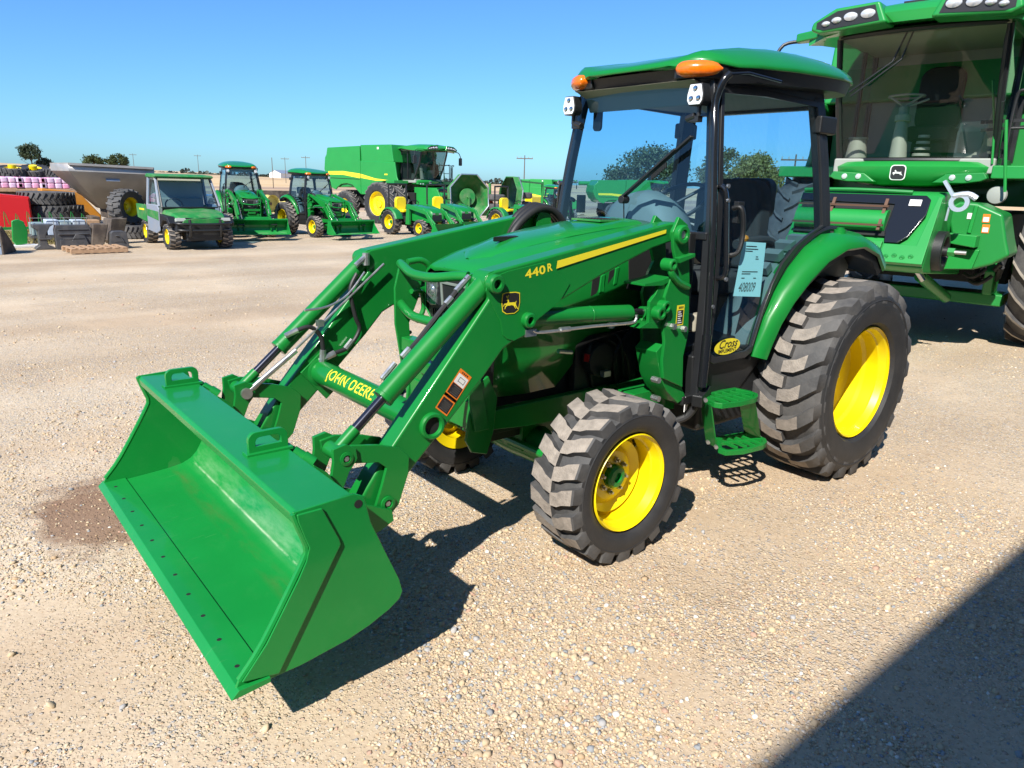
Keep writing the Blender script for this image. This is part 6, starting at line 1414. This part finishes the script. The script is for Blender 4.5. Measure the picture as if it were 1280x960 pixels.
# yellow rims far out
PY_ = mat('faded_yellow_paint', (.52, .45, .13), .6, var=.1)
for k, (px, lab) in enumerate((((-17.6, -50.0), 'yellow wheel rim standing out in the yard, right one of two'), ((-16.3, -50.4), 'yellow wheel rim standing out in the yard, left one of two'))):
    x, y = px; T = thing('wheel_rim', lab, 'wheel rim', (x, y, gz(x, y)), R(200), 'yellow rims out in the yard')
    m = MB(); m.lathe([(.64, -.3), (.60, -.25), (.55, .0), (.60, .25), (.64, .3)], (0, 0, .64), seg=32, cap=False); m.lathe([(.56, 0), (.3, .08), (.12, .02), (0, .02)], (0, 0, .64), seg=32); m.build('rim', PY_, T)
    m = MB(); m.cyl((0, -.05, .64), (0, .16, .64), .11, 16); m.build('hub', M['brownsteel'], T)
T = thing('dark_implement', 'dark low machine behind the two yellow rims far out', 'implement', (-16.8, -52.5, gz(-16.8, -52.5)), 0)
m = MB(); m.span((-2.2, -.5, 1.0), (1.8, .5, 1.6)); m.span((-2.0, -.3, 0), (-1.7, .3, 1.0)); m.span((1.3, -.3, 0), (1.6, .3, 1.0)); m.build('body', M['brownsteel'], T, bevel=.04)
# low green implement beyond the far combine nose and by the far tractor
T = thing('hay_tool', 'green and yellow implement with upright arms, left of the far row crop tractor', 'implement', (-25.5, -32.0, gz(-25.5, -32)), R(20))
m = MB(); m.bar((-2, 0, .8), (2, 0, .8), .15, .15); m.bar((-1.6, 0, .2), (-1.5, 0, 2.4), .12, .12); m.bar((1.2, 0, .2), (1.3, 0, 2.5), .12, .12); m.bar((-1.5, 0, 2.3), (1.3, 0, 2.4), .10, .10); m.build('frame', M['green_far'], T, split=False)
m = MB(); m.box((.2, .3, 1.3), (1.2, .5, .5)); m.build('tank', M['yellow'], T, bevel=.08)
for x in (-1.2, 1.0):
    m = MB(); m.lathe([(.2, -.12), (.46, -.14), (.5, 0), (.46, .14), (.2, .12)], (x, .4, .5), seg=20, closed=True); m.build('wheel', M['rubber'], T)

# sites of the far trees and poles
TREE1 = (-32.7, -315.0)
TREE1B = (-36.9, -319.5)
TREE2 = (-48.3, -292.5)
TREE3 = (-55.4, -291.2)
TREE4 = (-60.3, -52.3)
TREE5 = (-64.4, -45.5)
TREE6 = (-62.9, -40.6)
POLES = [('tall bare mast between the two cab tractors', -65.2, -174.0, 7.1, 0), ('pole with crossarm above the second cab tractor roof, left one', -94.6, -237.6, 8.2, 1), ('pole with crossarm above the second cab tractor roof, right one', -92.6, -216.7, 8.6, 1), ('thin pole above the hopper rim, left of the utility vehicle', -67.0, -319.4, 8.0, 1), ('thin pole just left of the first cab tractor', -89.5, -313.5, 8.8, 1), ('pole with short crossarm right of the side-on combine, in the open sky', -72.9, -89.0, 7.5, 1), ('pole with crossarm seen through the rear of the nearest cab door glass', -60.4, -35.0, 6.1, 1)]
HZ0 = (-21.6, -896.8)
HZ1 = (-563.7, -695.2)
SHED = (-259.4, -645.6)
STAIN = (3.86, -1.14, 0.0)

# ------------------------------------------------------------------ trees, poles, workshop, ground
def np_mesh(name, V, F, mats, mi=None, parent=None, smooth=False):
    me = bpy.data.meshes.new(name); V = np.asarray(V, np.float32); F = np.asarray(F, np.int32); k = F.shape[1]
    me.vertices.add(len(V)); me.vertices.foreach_set('co', V.ravel())
    me.loops.add(F.size); me.loops.foreach_set('vertex_index', F.ravel())
    me.polygons.add(len(F)); me.polygons.foreach_set('loop_start', np.arange(0, F.size, k, dtype=np.int32))
    for m in mats: me.materials.append(m)
    if mi is not None: me.polygons.foreach_set('material_index', np.asarray(mi, np.int32))
    me.update(calc_edges=True); me.validate()
    if smooth: me.polygons.foreach_set('use_smooth', np.ones(len(F), bool))
    o = bpy.data.objects.new(name, me); C.objects.link(o)
    if parent is not None: o.parent = parent
    return o
def leaf_mat(name, col):
    m = bpy.data.materials.new(name); m.use_nodes = True; nt = m.node_tree; b = nt.nodes['Principled BSDF']
    g = nt.nodes.new('ShaderNodeNewGeometry'); mr = nt.nodes.new('ShaderNodeMapRange'); mr.inputs['To Min'].default_value = .55; mr.inputs['To Max'].default_value = 1.5
    nt.links.new(g.outputs['Random Per Island'], mr.inputs['Value']); vm = nt.nodes.new('ShaderNodeVectorMath'); vm.operation = 'SCALE'; vm.inputs[0].default_value = col
    nt.links.new(mr.outputs['Result'], vm.inputs['Scale']); nt.links.new(vm.outputs['Vector'], b.inputs['Base Color']); b.inputs['Roughness'].default_value = .6
    b.inputs['Subsurface Weight'].default_value = 0
    tr = nt.nodes.new('ShaderNodeBsdfTranslucent'); nt.links.new(vm.outputs['Vector'], tr.inputs['Color']); mx = nt.nodes.new('ShaderNodeMixShader'); mx.inputs[0].default_value = .3
    nt.links.new(b.outputs[0], mx.inputs[1]); nt.links.new(tr.outputs[0], mx.inputs[2]); nt.links.new(mx.outputs[0], nt.nodes['Material Output'].inputs['Surface'])
    return m
M['bark'] = mat('bark', (.12, .09, .065), .9, bump=.4, bscale=12)
def tree(label, x, y, H, W, seed, col, n=5000, leaf=.16, group=None, open_=0.):
    rg = np.random.default_rng(seed); z0 = gz(x, y)
    T = thing('tree', label, 'tree', (x, y, z0-.05), 0, group)
    m = MB(); m.tube([(0, 0, 0), (.05, .02, H*.18), (-.04, 0, H*.38), (.0, .05, H*.62)], H*.028, 10, 3, r2=H*.010)
    for k in range(9):
        a = 2.4*k; z = H*(.2+.05*k); L_ = W*.42*(1-.05*k); m.tube([(0, 0, z), (L_*.5*math.cos(a), L_*.5*math.sin(a), z+H*.09), (L_*math.cos(a), L_*math.sin(a), z+H*.20)], H*.011, 6, 3, r2=H*.003)
    m.build('trunk', M['bark'], T)
    nc = 46; ctr = []
    for k in range(nc):
        a = rg.uniform(0, 2*PI); t = rg.uniform(-.55, 1); rr = math.sqrt(max(0, 1-t*t))*rg.uniform(.45, 1.0)
        ctr.append((rr*math.cos(a)*W*.42, rr*math.sin(a)*W*.42, H*.60+t*H*.30))
    ctr = np.array(ctr); rad = rg.uniform(.10, .19, nc)*W*(1-open_*.3)
    ci = rg.integers(0, nc, n); d = rg.normal(size=(n, 3)); d /= np.linalg.norm(d, axis=1)[:, None]; P_ = ctr[ci]+d*(rad[ci]*rg.uniform(.25, 1.08, n))[:, None]*np.array([1, 1, .8])
    P_ += rg.normal(size=(n, 3))*W*.012
    u = rg.normal(size=(n, 3)); u /= np.linalg.norm(u, axis=1)[:, None]; v = np.cross(u, rg.normal(size=(n, 3))); v /= np.linalg.norm(v, axis=1)[:, None]
    s_ = (leaf*rg.uniform(.6, 1.4, n))[:, None]
    V = np.stack([P_-u*s_, P_+v*s_*.6, P_+u*s_, P_-v*s_*.6], 1).reshape(-1, 3); F = np.arange(4*n).reshape(-1, 4)
    np_mesh('crown', V, F, [leaf_mat('leaves', col)], parent=T)
def at_px(x, y): return x, y
def far(az_px, d):   # a spot at distance d from the camera in the direction of a column of the view
    return None
GTR = 'trees on the far plain at the left'
tree('tall dark tree on the plain above the trailer wheels, leftmost', *TREE1, 10.2, 8.2, 1, (.035, .055, .022), 2500, .32, GTR)
tree('low dark bush right beside the tall leftmost tree', *TREE1B, 4.6, 7, 2, (.035, .05, .025), 1500, .3, GTR)
tree('round tree on the plain above the middle of the hopper rim', *TREE2, 6.8, 8.0, 3, (.055, .075, .022), 2200, .32, GTR)
tree('round tree on the plain, rightmost of the pair above the hopper rim', *TREE3, 7.4, 8.2, 4, (.05, .07, .02), 2200, .32, GTR)
tree('wide dark green tree seen through the nearest windshield behind the wiper', *TREE4, 7.4, 10.6, 5, (.085, .115, .05), 9000, .15)
tree('airy tree seen through the cab right of the door post', *TREE5, 7.6, 7.0, 6, (.10, .125, .055), 5000, .13, open_=.8)
tree('yellow green rounded tree above the driver seat behind the cab door glass', *TREE6, 6.6, 6.4, 7, (.19, .19, .05), 7000, .13)
# utility poles
def pole(label, x, y, H, arm, grp='utility poles on the plain', r=.10, lamp=False):
    T = thing('utility_pole', label, 'pole', (x, y, gz(x, y)), math.atan2(2.8-y, 4.3-x))
    if grp: T['group'] = grp
    m = MB(); m.cyl((0, 0, -.2), (0, 0, H), r, 8, r2=r*.7); m.build('post', M['bark'], T)
    if arm:
        m = MB(); m.box((.1, 0, H-.5), (.12, 2.6 if not lamp else 3.0, .14)); m.build('crossarm', M['bark'], T)
        m = MB()
        for yy in (-1.2, -.6, .6, 1.2): m.cyl((.1, yy, H-.43), (.1, yy, H-.2), .05, 6)
        m.build('insulator', M['duct'], T, split=True)
for a in POLES: pole(*a)
# distant strips of dark trees, and a few farm buildings on the horizon
def treeline(label, p0, p1, h, seed):
    rg = np.random.default_rng(seed); n = 2600; t = rg.uniform(0, 1, n); hh = h*(.35+.65*np.abs(np.sin(t*37)*np.cos(t*91)))
    P_ = np.stack([p0[0]+(p1[0]-p0[0])*t, p0[1]+(p1[1]-p0[1])*t+rg.normal(size=n)*4, rg.uniform(0, 1, n)*hh], 1)
    u = rg.normal(size=(n, 3)); u /= np.linalg.norm(u, axis=1)[:, None]; v = np.cross(u, rg.normal(size=(n, 3))); v /= np.linalg.norm(v, axis=1)[:, None]; s_ = 1.6*rg.uniform(.6, 1.4, n)[:, None]
    V = np.stack([P_-u*s_, P_+v*s_, P_+u*s_, P_-v*s_], 1).reshape(-1, 3)
    tag(np_mesh('distant_woods', V, np.arange(4*n).reshape(-1, 4), [leaf_mat('far_leaves', (.045, .06, .045))]), label, 'woods', kind='stuff')
treeline('thin dark line of woods on the horizon', HZ0, HZ1, 7, 9)
T = thing('farm_shed', 'tiny pale shed on the horizon between the two cab tractors', 'shed', (*SHED, gz(*SHED)), R(30)); m = MB(); m.prism([(-6, 0), (-6, 4), (0, 6.5), (6, 4), (6, 0)], -10, 10, ax='X'); m.build('walls', M['white'], T); m = MB(); m.prism([(-6.6, 3.9), (0, 6.8), (6.6, 3.9), (0, 6.55)], -10.3, 10.3, ax='X'); m.build('roof', M['bluegrey'], T)

# workshop whose shadow falls across the lower right corner; its wall mirrors in the glass
H = 6.0; YW = 1.926+.49*H+.052
T = thing('workshop_building', 'tall brown ribbed metal workshop behind the photographer', 'building', (0, YW, 0), 0)
M['ribbed'] = mat('brown_ribbed_steel', (.27, .205, .15), .45, var=.06)
m = MB(); n = 200; x0, x1 = -16, 24; pts = []
for k in range(n):
    x = x0+(x1-x0)*k/n; pts += [(x, 0), (x+.12, 0), (x+.14, -.035), (x+.18, -.035)]
pts += [(x1, 0), (x1, 12), (x0, 12)]
m.prism(pts, 0, H-.12, ax='Z'); m.build('wall', M['ribbed'], T)
m = MB(); m.prism([(-.06, H-.12), (-.06, H), (6.5, H+1.6), (13, H), (13, H-.12), (6.5, H+1.45)], x0-.1, x1+.1, ax='X'); m.build('roof', M['bluegrey'], T)
m = MB(); m.span((-3, -.06, .0), (1.6, -.04, 4.4)); dr = m.build('door', mat('pale_door', (.5, .48, .44), .5), T)
m = MB()
for k in range(9): m.span((-3, -.075, .45*k), (1.6, -.06, .45*k+.03))
m.build('door_seam', M['duct'], dr)

# ------------------------------------------------------------------ the ground as one sheet out to the horizon, in a yard and a field
def terrain(name, radii, mats, nseg=96, z_off=0):
    V = []; F = []
    for r in radii:
        for k in range(nseg):
            a = 2*PI*k/nseg; x, y = 4.3+r*math.cos(a), 2.8+r*math.sin(a); V.append((x, y, gz(x, y)+z_off))
    for i in range(len(radii)-1):
        for k in range(nseg):
            k2 = (k+1) % nseg; F.append((i*nseg+k, i*nseg+k2, (i+1)*nseg+k2, (i+1)*nseg+k))
    if radii[0] < .01: pass
    return tag(np_mesh(name, V, F, mats, smooth=True), kind='structure')
def node(nt, t, **k):
    n = nt.nodes.new(t)
    for a, v in k.items():
        if hasattr(n, a): setattr(n, a, v)
    return n
def gravel_mat():
    m = bpy.data.materials.new('gravel_yard'); m.use_nodes = True; nt = m.node_tree; b = nt.nodes['Principled BSDF']; b.inputs['Roughness'].default_value = .95; b.inputs['Specular IOR Level'].default_value = .15
    L = nt.links.new; g = node(nt, 'ShaderNodeNewGeometry'); P = g.outputs['Position']
    def noise(sc, det=4, rough=.55, vec=P):
        n = node(nt, 'ShaderNodeTexNoise'); n.inputs['Scale'].default_value = sc; n.inputs['Detail'].default_value = det; n.inputs['Roughness'].default_value = rough; L(vec, n.inputs['Vector']); return n
    def vor(sc, f='F1'):
        n = node(nt, 'ShaderNodeTexVoronoi'); n.feature = f; n.inputs['Scale'].default_value = sc; n.inputs['Randomness'].default_value = 1; L(w_, n.inputs['Vector']); return n
    wn = noise(30, 2); wa = node(nt, 'ShaderNodeVectorMath'); wa.operation = 'MULTIPLY_ADD'; L(wn.outputs['Color'], wa.inputs[0]); wa.inputs[1].default_value = (.012, .012, .012); L(P, wa.inputs[2]); w_ = wa.outputs[0]
    def ramp(fac, stops, mode='LINEAR'):
        r = node(nt, 'ShaderNodeValToRGB'); r.color_ramp.interpolation = mode; e = r.color_ramp.elements
        while len(e) > 1: e.remove(e[-1])
        e[0].position = stops[0][0]; e[0].color = (*stops[0][1], 1)
        for p_, c_ in stops[1:]: x = e.new(p_); x.color = (*c_, 1)
        L(fac, r.inputs[0]); return r.outputs[0]
    def mixc(f, a, b_, bt='MIX'):
        x = node(nt, 'ShaderNodeMix'); x.data_type = 'RGBA'; x.blend_type = bt
        for s_, v in ((x.inputs['Factor'], f), (x.inputs['A'], a), (x.inputs['B'], b_)):
            if isinstance(v, (int, float)): s_.default_value = v
            elif isinstance(v, tuple): s_.default_value = (*v, 1)
            else: L(v, s_)
        return x.outputs['Result']
    def mr(v, a, b_, c_=0, d=1):
        x = node(nt, 'ShaderNodeMapRange'); L(v, x.inputs['Value']); x.inputs['From Min'].default_value = a; x.inputs['From Max'].default_value = b_; x.inputs['To Min'].default_value = c_; x.inputs['To Max'].default_value = d; return x.outputs['Result']
    # fine dirt between the pebbles
    n1 = noise(.35, 5, .6); n2 = noise(2.2, 5, .65); n3 = noise(45, 4, .7)
    dirt = ramp(n1.outputs['Fac'], [(.30, (.49, .385, .265)), (.50, (.57, .46, .33)), (.70, (.63, .525, .39))])
    dirt = mixc(mr(n2.outputs['Fac'], .35, .7, 0, .55), dirt, (.66, .555, .42))
    dirt = mixc(.55, dirt, ramp(n3.outputs['Fac'], [(.3, (.56, .50, .43)), (.7, (1, 1, 1))]), 'MULTIPLY')
    peb = [(.0, (.54, .42, .28)), (.16, (.42, .33, .23)), (.26, (.60, .49, .34)), (.44, (.66, .56, .42)), (.56, (.50, .35, .22)), (.62, (.33, .34, .35)), (.71, (.62, .50, .33)), (.80, (.46, .44, .41)), (.89, (.50, .35, .27)), (.94, (.72, .67, .60))]
    v1 = vor(62); v2 = vor(120); s1 = node(nt, 'ShaderNodeSeparateColor'); L(v1.outputs['Color'], s1.inputs[0]); s2 = node(nt, 'ShaderNodeSeparateColor'); L(v2.outputs['Color'], s2.inputs[0])
    c1 = ramp(s1.outputs[0], peb, 'CONSTANT'); c2 = ramp(s2.outputs[0], peb, 'CONSTANT')
    # where gravel lies thick: broad patches
    patch = noise(.55, 4, .6); thick = mr(patch.outputs['Fac'], .40, .60, .06, .95)
    def on_(cell, thr_lo): # cells that carry a pebble
        x = node(nt, 'ShaderNodeMath'); x.operation = 'LESS_THAN'; L(cell, x.inputs[0]); L(thr_lo, x.inputs[1]); return x.outputs[0]
    m1 = on_(s1.outputs[1], thick); m2 = on_(s2.outputs[1], mr(patch.outputs['Fac'], .36, .58, .15, 1.0))
    edge1 = mr(v1.outputs['Distance'], .38, .55, 1, 0); edge2 = mr(v2.outputs['Distance'], .38, .55, 1, 0)
    def mul(a, b_):
        x = node(nt, 'ShaderNodeMath'); x.operation = 'MULTIPLY'; L(a, x.inputs[0])
        if isinstance(b_, (int, float)): x.inputs[1].default_value = b_
        else: L(b_, x.inputs[1])
        return x.outputs[0]
    k1 = mul(m1, edge1); k2 = mul(m2, edge2)
    col = mixc(mul(k2, .75), dirt, c2); col = mixc(mul(k1, .9), col, c1)
    # faint darker wheel ways and a damp stain beside the bucket
    tr_ = noise(.8, 3, .5); mp = node(nt, 'ShaderNodeMapping'); mp.inputs['Scale'].default_value = (.12, 1, 1); mp.inputs['Rotation'].default_value = (0, 0, R(25)); L(P, mp.inputs[0]); L(mp.outputs[0], tr_.inputs['Vector'])
    col = mixc(mr(tr_.outputs['Fac'], .36, .60, .36, 0), col, (.34, .215, .12))
    sub = node(nt, 'ShaderNodeVectorMath'); sub.operation = 'DISTANCE'; ssc = node(nt, 'ShaderNodeVectorMath'); ssc.operation = 'MULTIPLY'; L(P, ssc.inputs[0]); ssc.inputs[1].default_value = (1.7, .75, 1); L(ssc.outputs[0], sub.inputs[0]); sub.inputs[1].default_value = (3.86*1.7, -1.18*.75, 0)
    sn = noise(5, 4, .7); sd = node(nt, 'ShaderNodeMath'); sd.operation = 'MULTIPLY_ADD'; L(sn.outputs['Fac'], sd.inputs[0]); sd.inputs[1].default_value = .55; L(sub.outputs['Value'], sd.inputs[2])
    col = mixc(mr(sd.outputs[0], .56, .72, .85, 0), col, (.20, .115, .07))
    L(col, b.inputs['Base Color'])
    # relief
    h1 = mul(k1, 1.0); h2 = mul(k2, .45)
    ad = node(nt, 'ShaderNodeMath'); ad.operation = 'ADD'; L(h1, ad.inputs[0]); L(h2, ad.inputs[1]); ad2 = node(nt, 'ShaderNodeMath'); ad2.operation = 'MULTIPLY_ADD'; L(n3.outputs['Fac'], ad2.inputs[0]); ad2.inputs[1].default_value = .35; L(ad.outputs[0], ad2.inputs[2])
    bp = node(nt, 'ShaderNodeBump'); bp.inputs['Strength'].default_value = .75; bp.inputs['Distance'].default_value = .010; L(ad2.outputs[0], bp.inputs['Height'])
    nb = noise(1.6, 3, .5); bp2 = node(nt, 'ShaderNodeBump'); bp2.inputs['Strength'].default_value = .5; bp2.inputs['Distance'].default_value = .05; L(nb.outputs['Fac'], bp2.inputs['Height']); L(bp.outputs[0], bp2.inputs['Normal']); L(bp2.outputs[0], b.inputs['Normal'])
    return m
def field_mat():
    m = bpy.data.materials.new('stubble_field'); m.use_nodes = True; nt = m.node_tree; b = nt.nodes['Principled BSDF']; b.inputs['Roughness'].default_value = 1; L = nt.links.new
    g = node(nt, 'ShaderNodeNewGeometry'); sp = node(nt, 'ShaderNodeSeparateXYZ'); L(g.outputs['Position'], sp.inputs[0])
    mp = node(nt, 'ShaderNodeMapping'); mp.inputs['Scale'].default_value = (.0012, .016, 1); L(g.outputs['Position'], mp.inputs[0]); n = node(nt, 'ShaderNodeTexNoise'); n.inputs['Scale'].default_value = 1; n.inputs['Detail'].default_value = 5; L(mp.outputs[0], n.inputs['Vector'])
    r = node(nt, 'ShaderNodeValToRGB'); e = r.color_ramp.elements; e[0].position = .32; e[0].color = (.20, .13, .09, 1); e[1].position = .42; e[1].color = (.50, .34, .17, 1)
    for p_, c_ in ((.52, (.56, .40, .22)), (.6, (.30, .20, .14)), (.66, (.44, .31, .19))): x = e.new(p_); x.color = (*c_, 1)
    L(n.outputs['Fac'], r.inputs[0]); L(r.outputs[0], b.inputs['Base Color']); return m
terrain('gravel_yard_ground', [.02, 4, 8, 14, 20, 24, 28, 32, 36, 42, 50, 58, 66, 72], [gravel_mat()])
terrain('stubble_field_ground', [72, 80, 90, 105, 125, 150, 180, 220, 270, 330, 420, 600, 900, 1500, 2600, 5000], [field_mat()])

# loose stones lying on the yard near the camera: real pebbles, one object
def pebble_mat():
    m = bpy.data.materials.new('pebbles'); m.use_nodes = True; nt = m.node_tree; b = nt.nodes['Principled BSDF']; b.inputs['Roughness'].default_value = .85; b.inputs['Specular IOR Level'].default_value = .2
    g = node(nt, 'ShaderNodeNewGeometry'); r = node(nt, 'ShaderNodeValToRGB'); r.color_ramp.interpolation = 'CONSTANT'; e = r.color_ramp.elements
    st = [(.0, (.48, .37, .24)), (.18, (.53, .42, .28)), (.34, (.38, .29, .19)), (.44, (.55, .45, .32)), (.58, (.44, .31, .19)), (.66, (.50, .40, .28)), (.74, (.27, .28, .29)), (.82, (.52, .41, .26)), (.87, (.36, .35, .34)), (.93, (.42, .27, .20)), (.96, (.64, .59, .52))]
    e[0].position = 0; e[0].color = (*st[0][1], 1); e[1].position = st[1][0]; e[1].color = (*st[1][1], 1)
    for p_, c_ in st[2:]: x = e.new(p_); x.color = (*c_, 1)
    nt.links.new(g.outputs['Random Per Island'], r.inputs[0]); n = node(nt, 'ShaderNodeTexNoise'); n.inputs['Scale'].default_value = 120; nt.links.new(g.outputs['Position'], n.inputs['Vector'])
    mr = node(nt, 'ShaderNodeMapRange'); mr.inputs['To Min'].default_value = .75; mr.inputs['To Max'].default_value = 1.2; nt.links.new(n.outputs['Fac'], mr.inputs['Value'])
    vm = node(nt, 'ShaderNodeVectorMath'); vm.operation = 'SCALE'; nt.links.new(r.outputs[0], vm.inputs[0]); nt.links.new(mr.outputs[0], vm.inputs['Scale']); nt.links.new(vm.outputs[0], b.inputs['Base Color']); return m
def vnoise(x, y, seed, sc):
    rg = np.random.default_rng(seed); G_ = rg.uniform(0, 1, (64, 64)); x = x*sc; y = y*sc; xi = np.floor(x).astype(int); yi = np.floor(y).astype(int); fx = x-xi; fy = y-yi; fx = fx*fx*(3-2*fx); fy = fy*fy*(3-2*fy)
    g = lambda a, b_: G_[a % 64, b_ % 64]
    return g(xi, yi)*(1-fx)*(1-fy)+g(xi+1, yi)*fx*(1-fy)+g(xi, yi+1)*(1-fx)*fy+g(xi+1, yi+1)*fx*fy
def stones(N, r0, r1, s0, s1, seed, thr):
    rg = np.random.default_rng(seed); n = N
    rr = r0*(r1/r0)**rg.uniform(0, 1, n); az = rg.uniform(R(184), R(277), n); x = 4.3+rr*np.cos(az); y = 2.8+rr*np.sin(az)
    d = .6*vnoise(x, y, 3, 1.1)+.4*vnoise(x, y, 4, 3.3); keep = rg.uniform(0, 1, n) < np.clip((d-thr)*4.2+.22, .03, 1)
    for (wx, wy, ww) in ((1.928, .665, .30), (1.928, -.665, .30), (0, .733, .34), (0, -.733, .34)): keep &= ~((abs(x-wx) < ww*.6) & (abs(y-wy) < ww*.55))
    keep &= ~((np.hypot((x-3.86)*1.7, (y+1.18)*.75) < .40) & (rg.uniform(0, 1, n) < .8))   # fewer loose stones where the ground is soaked
    x, y = x[keep], y[keep]; n = len(x); s_ = s0+(s1-s0)*rg.uniform(0, 1, n)**2.6
    t = (1+5**.5)/2; ico = np.array([(-1, t, 0), (1, t, 0), (-1, -t, 0), (1, -t, 0), (0, -1, t), (0, 1, t), (0, -1, -t), (0, 1, -t), (t, 0, -1), (t, 0, 1), (-t, 0, -1), (-t, 0, 1)])/1.9
    F0 = np.array([(0, 11, 5), (0, 5, 1), (0, 1, 7), (0, 7, 10), (0, 10, 11), (1, 5, 9), (5, 11, 4), (11, 10, 2), (10, 7, 6), (7, 1, 8), (3, 9, 4), (3, 4, 2), (3, 2, 6), (3, 6, 8), (3, 8, 9), (4, 9, 5), (2, 4, 11), (6, 2, 10), (8, 6, 7), (9, 8, 1)])
    V = ico[None]*(1+rg.normal(size=(n, 12, 1))*.16); a = rg.uniform(0, 2*PI, n); sx = rg.uniform(.75, 1.35, n); sz = rg.uniform(.45, .8, n)
    V = V*np.stack([sx, np.ones(n), sz], 1)[:, None]; c_, q_ = np.cos(a)[:, None], np.sin(a)[:, None]
    X = V[..., 0]*c_-V[..., 1]*q_; Y = V[..., 0]*q_+V[..., 1]*c_; tl = rg.normal(size=(n, 1))*.3; Z = V[..., 2]+X*tl
    V = np.stack([X, Y, Z], 2)*s_[:, None, None]*.5; V[..., 0] += x[:, None]; V[..., 1] += y[:, None]; V[..., 2] += (s_*sz*.12)[:, None]
    return V.reshape(-1, 3), (F0[None]+12*np.arange(n)[:, None, None]).reshape(-1, 3)
Va, Fa = stones(150000, 1.5, 9, .005, .017, 11, .40); Vb, Fb = stones(20000, 1.6, 14, .011, .034, 12, .50)
tag(np_mesh('gravel_stones', np.concatenate([Va, Vb]), np.concatenate([Fa, Fb+len(Va)]), [pebble_mat()], smooth=False), 'loose tan, grey and white stones scattered over the yard', 'gravel', kind='stuff')
# dry grass patch by the implements
rg = np.random.default_rng(5); n = 2600; x = rg.uniform(.9, 3.9, n); y = rg.uniform(-21.8, -17.6, n); h = rg.uniform(.05, .22, n); a = rg.uniform(0, PI, n); dx = np.cos(a)*.015; dy = np.sin(a)*.015; lx = rg.normal(size=n)*.06; ly = rg.normal(size=n)*.06
V = np.stack([np.stack([x-dx, y-dy, 0*x], 1), np.stack([x+dx, y+dy, 0*x], 1), np.stack([x+lx, y+ly, h], 1)], 1).reshape(-1, 3)
tag(np_mesh('dry_grass', V, np.arange(3*n).reshape(-1, 3), [leaf_mat('dry_grass', (.30, .26, .10))]), 'thin dry yellow grass around the implements', 'grass', kind='stuff')

# ------------------------------------------------------------------ camera, sky, sun, ground (temporary)
sc = bpy.context.scene
cam = bpy.data.cameras.new('camera'); co = bpy.data.objects.new('camera', cam); C.objects.link(co); sc.camera = co
cam.sensor_fit = 'HORIZONTAL'; cam.sensor_width = 36; cam.lens = 36*901.6/1280; cam.clip_start = .05; cam.clip_end = 6000
yaw, pit, rol = R(230.426), R(-15.548), R(1.576)
fwd = Vector((math.cos(pit)*math.cos(yaw), math.cos(pit)*math.sin(yaw), math.sin(pit)))
r0 = fwd.cross(Vector((0, 0, 1))).normalized(); u0 = r0.cross(fwd)
r2 = r0*math.cos(rol)+u0*math.sin(rol); u2 = -r0*math.sin(rol)+u0*math.cos(rol)
co.matrix_world = Matrix(((r2.x, u2.x, -fwd.x, 4.345), (r2.y, u2.y, -fwd.y, 2.835), (r2.z, u2.z, -fwd.z, 1.715), (0, 0, 0, 1)))

SUN = Vector((.96, .49, 1.0)).normalized()
w = bpy.data.worlds.new('World'); sc.world = w; w.use_nodes = True; nt = w.node_tree
bg = nt.nodes['Background']; sky = nt.nodes.new('ShaderNodeTexSky'); sky.sky_type = 'NISHITA'; sky.sun_disc = False
sky.sun_elevation = math.asin(SUN.z); sky.sun_rotation = math.atan2(SUN.x, SUN.y)
sky.altitude = 300; sky.air_density = 1.0; sky.dust_density = .6; sky.ozone_density = 2.2
tint = nt.nodes.new('ShaderNodeVectorMath'); tint.operation = 'MULTIPLY'; tint.inputs[1].default_value = (.50, .90, 1.34)
nt.links.new(sky.outputs[0], tint.inputs[0]); nt.links.new(tint.outputs[0], bg.inputs[0]); bg.inputs[1].default_value = .080
sl = bpy.data.lights.new('sun', 'SUN'); sl.energy = 5.0; sl.angle = R(.53); sl.color = (1, .95, .87)
so = bpy.data.objects.new('sun', sl); C.objects.link(so); so.rotation_euler = SUN.to_track_quat('Z', 'Y').to_euler()
sc.view_settings.view_transform = 'Standard'; sc.view_settings.look = 'None'; sc.view_settings.exposure = .72; sc.view_settings.gamma = 1
sc.cycles.use_denoising = True
try: sc.cycles.denoiser = 'OPENIMAGEDENOISE'
except Exception: pass
sc.cycles.max_bounces = 8; sc.cycles.transparent_max_bounces = 24; sc.cycles.glossy_bounces = 4; sc.cycles.diffuse_bounces = 3; sc.cycles.caustics_reflective = False; sc.cycles.caustics_refractive = False
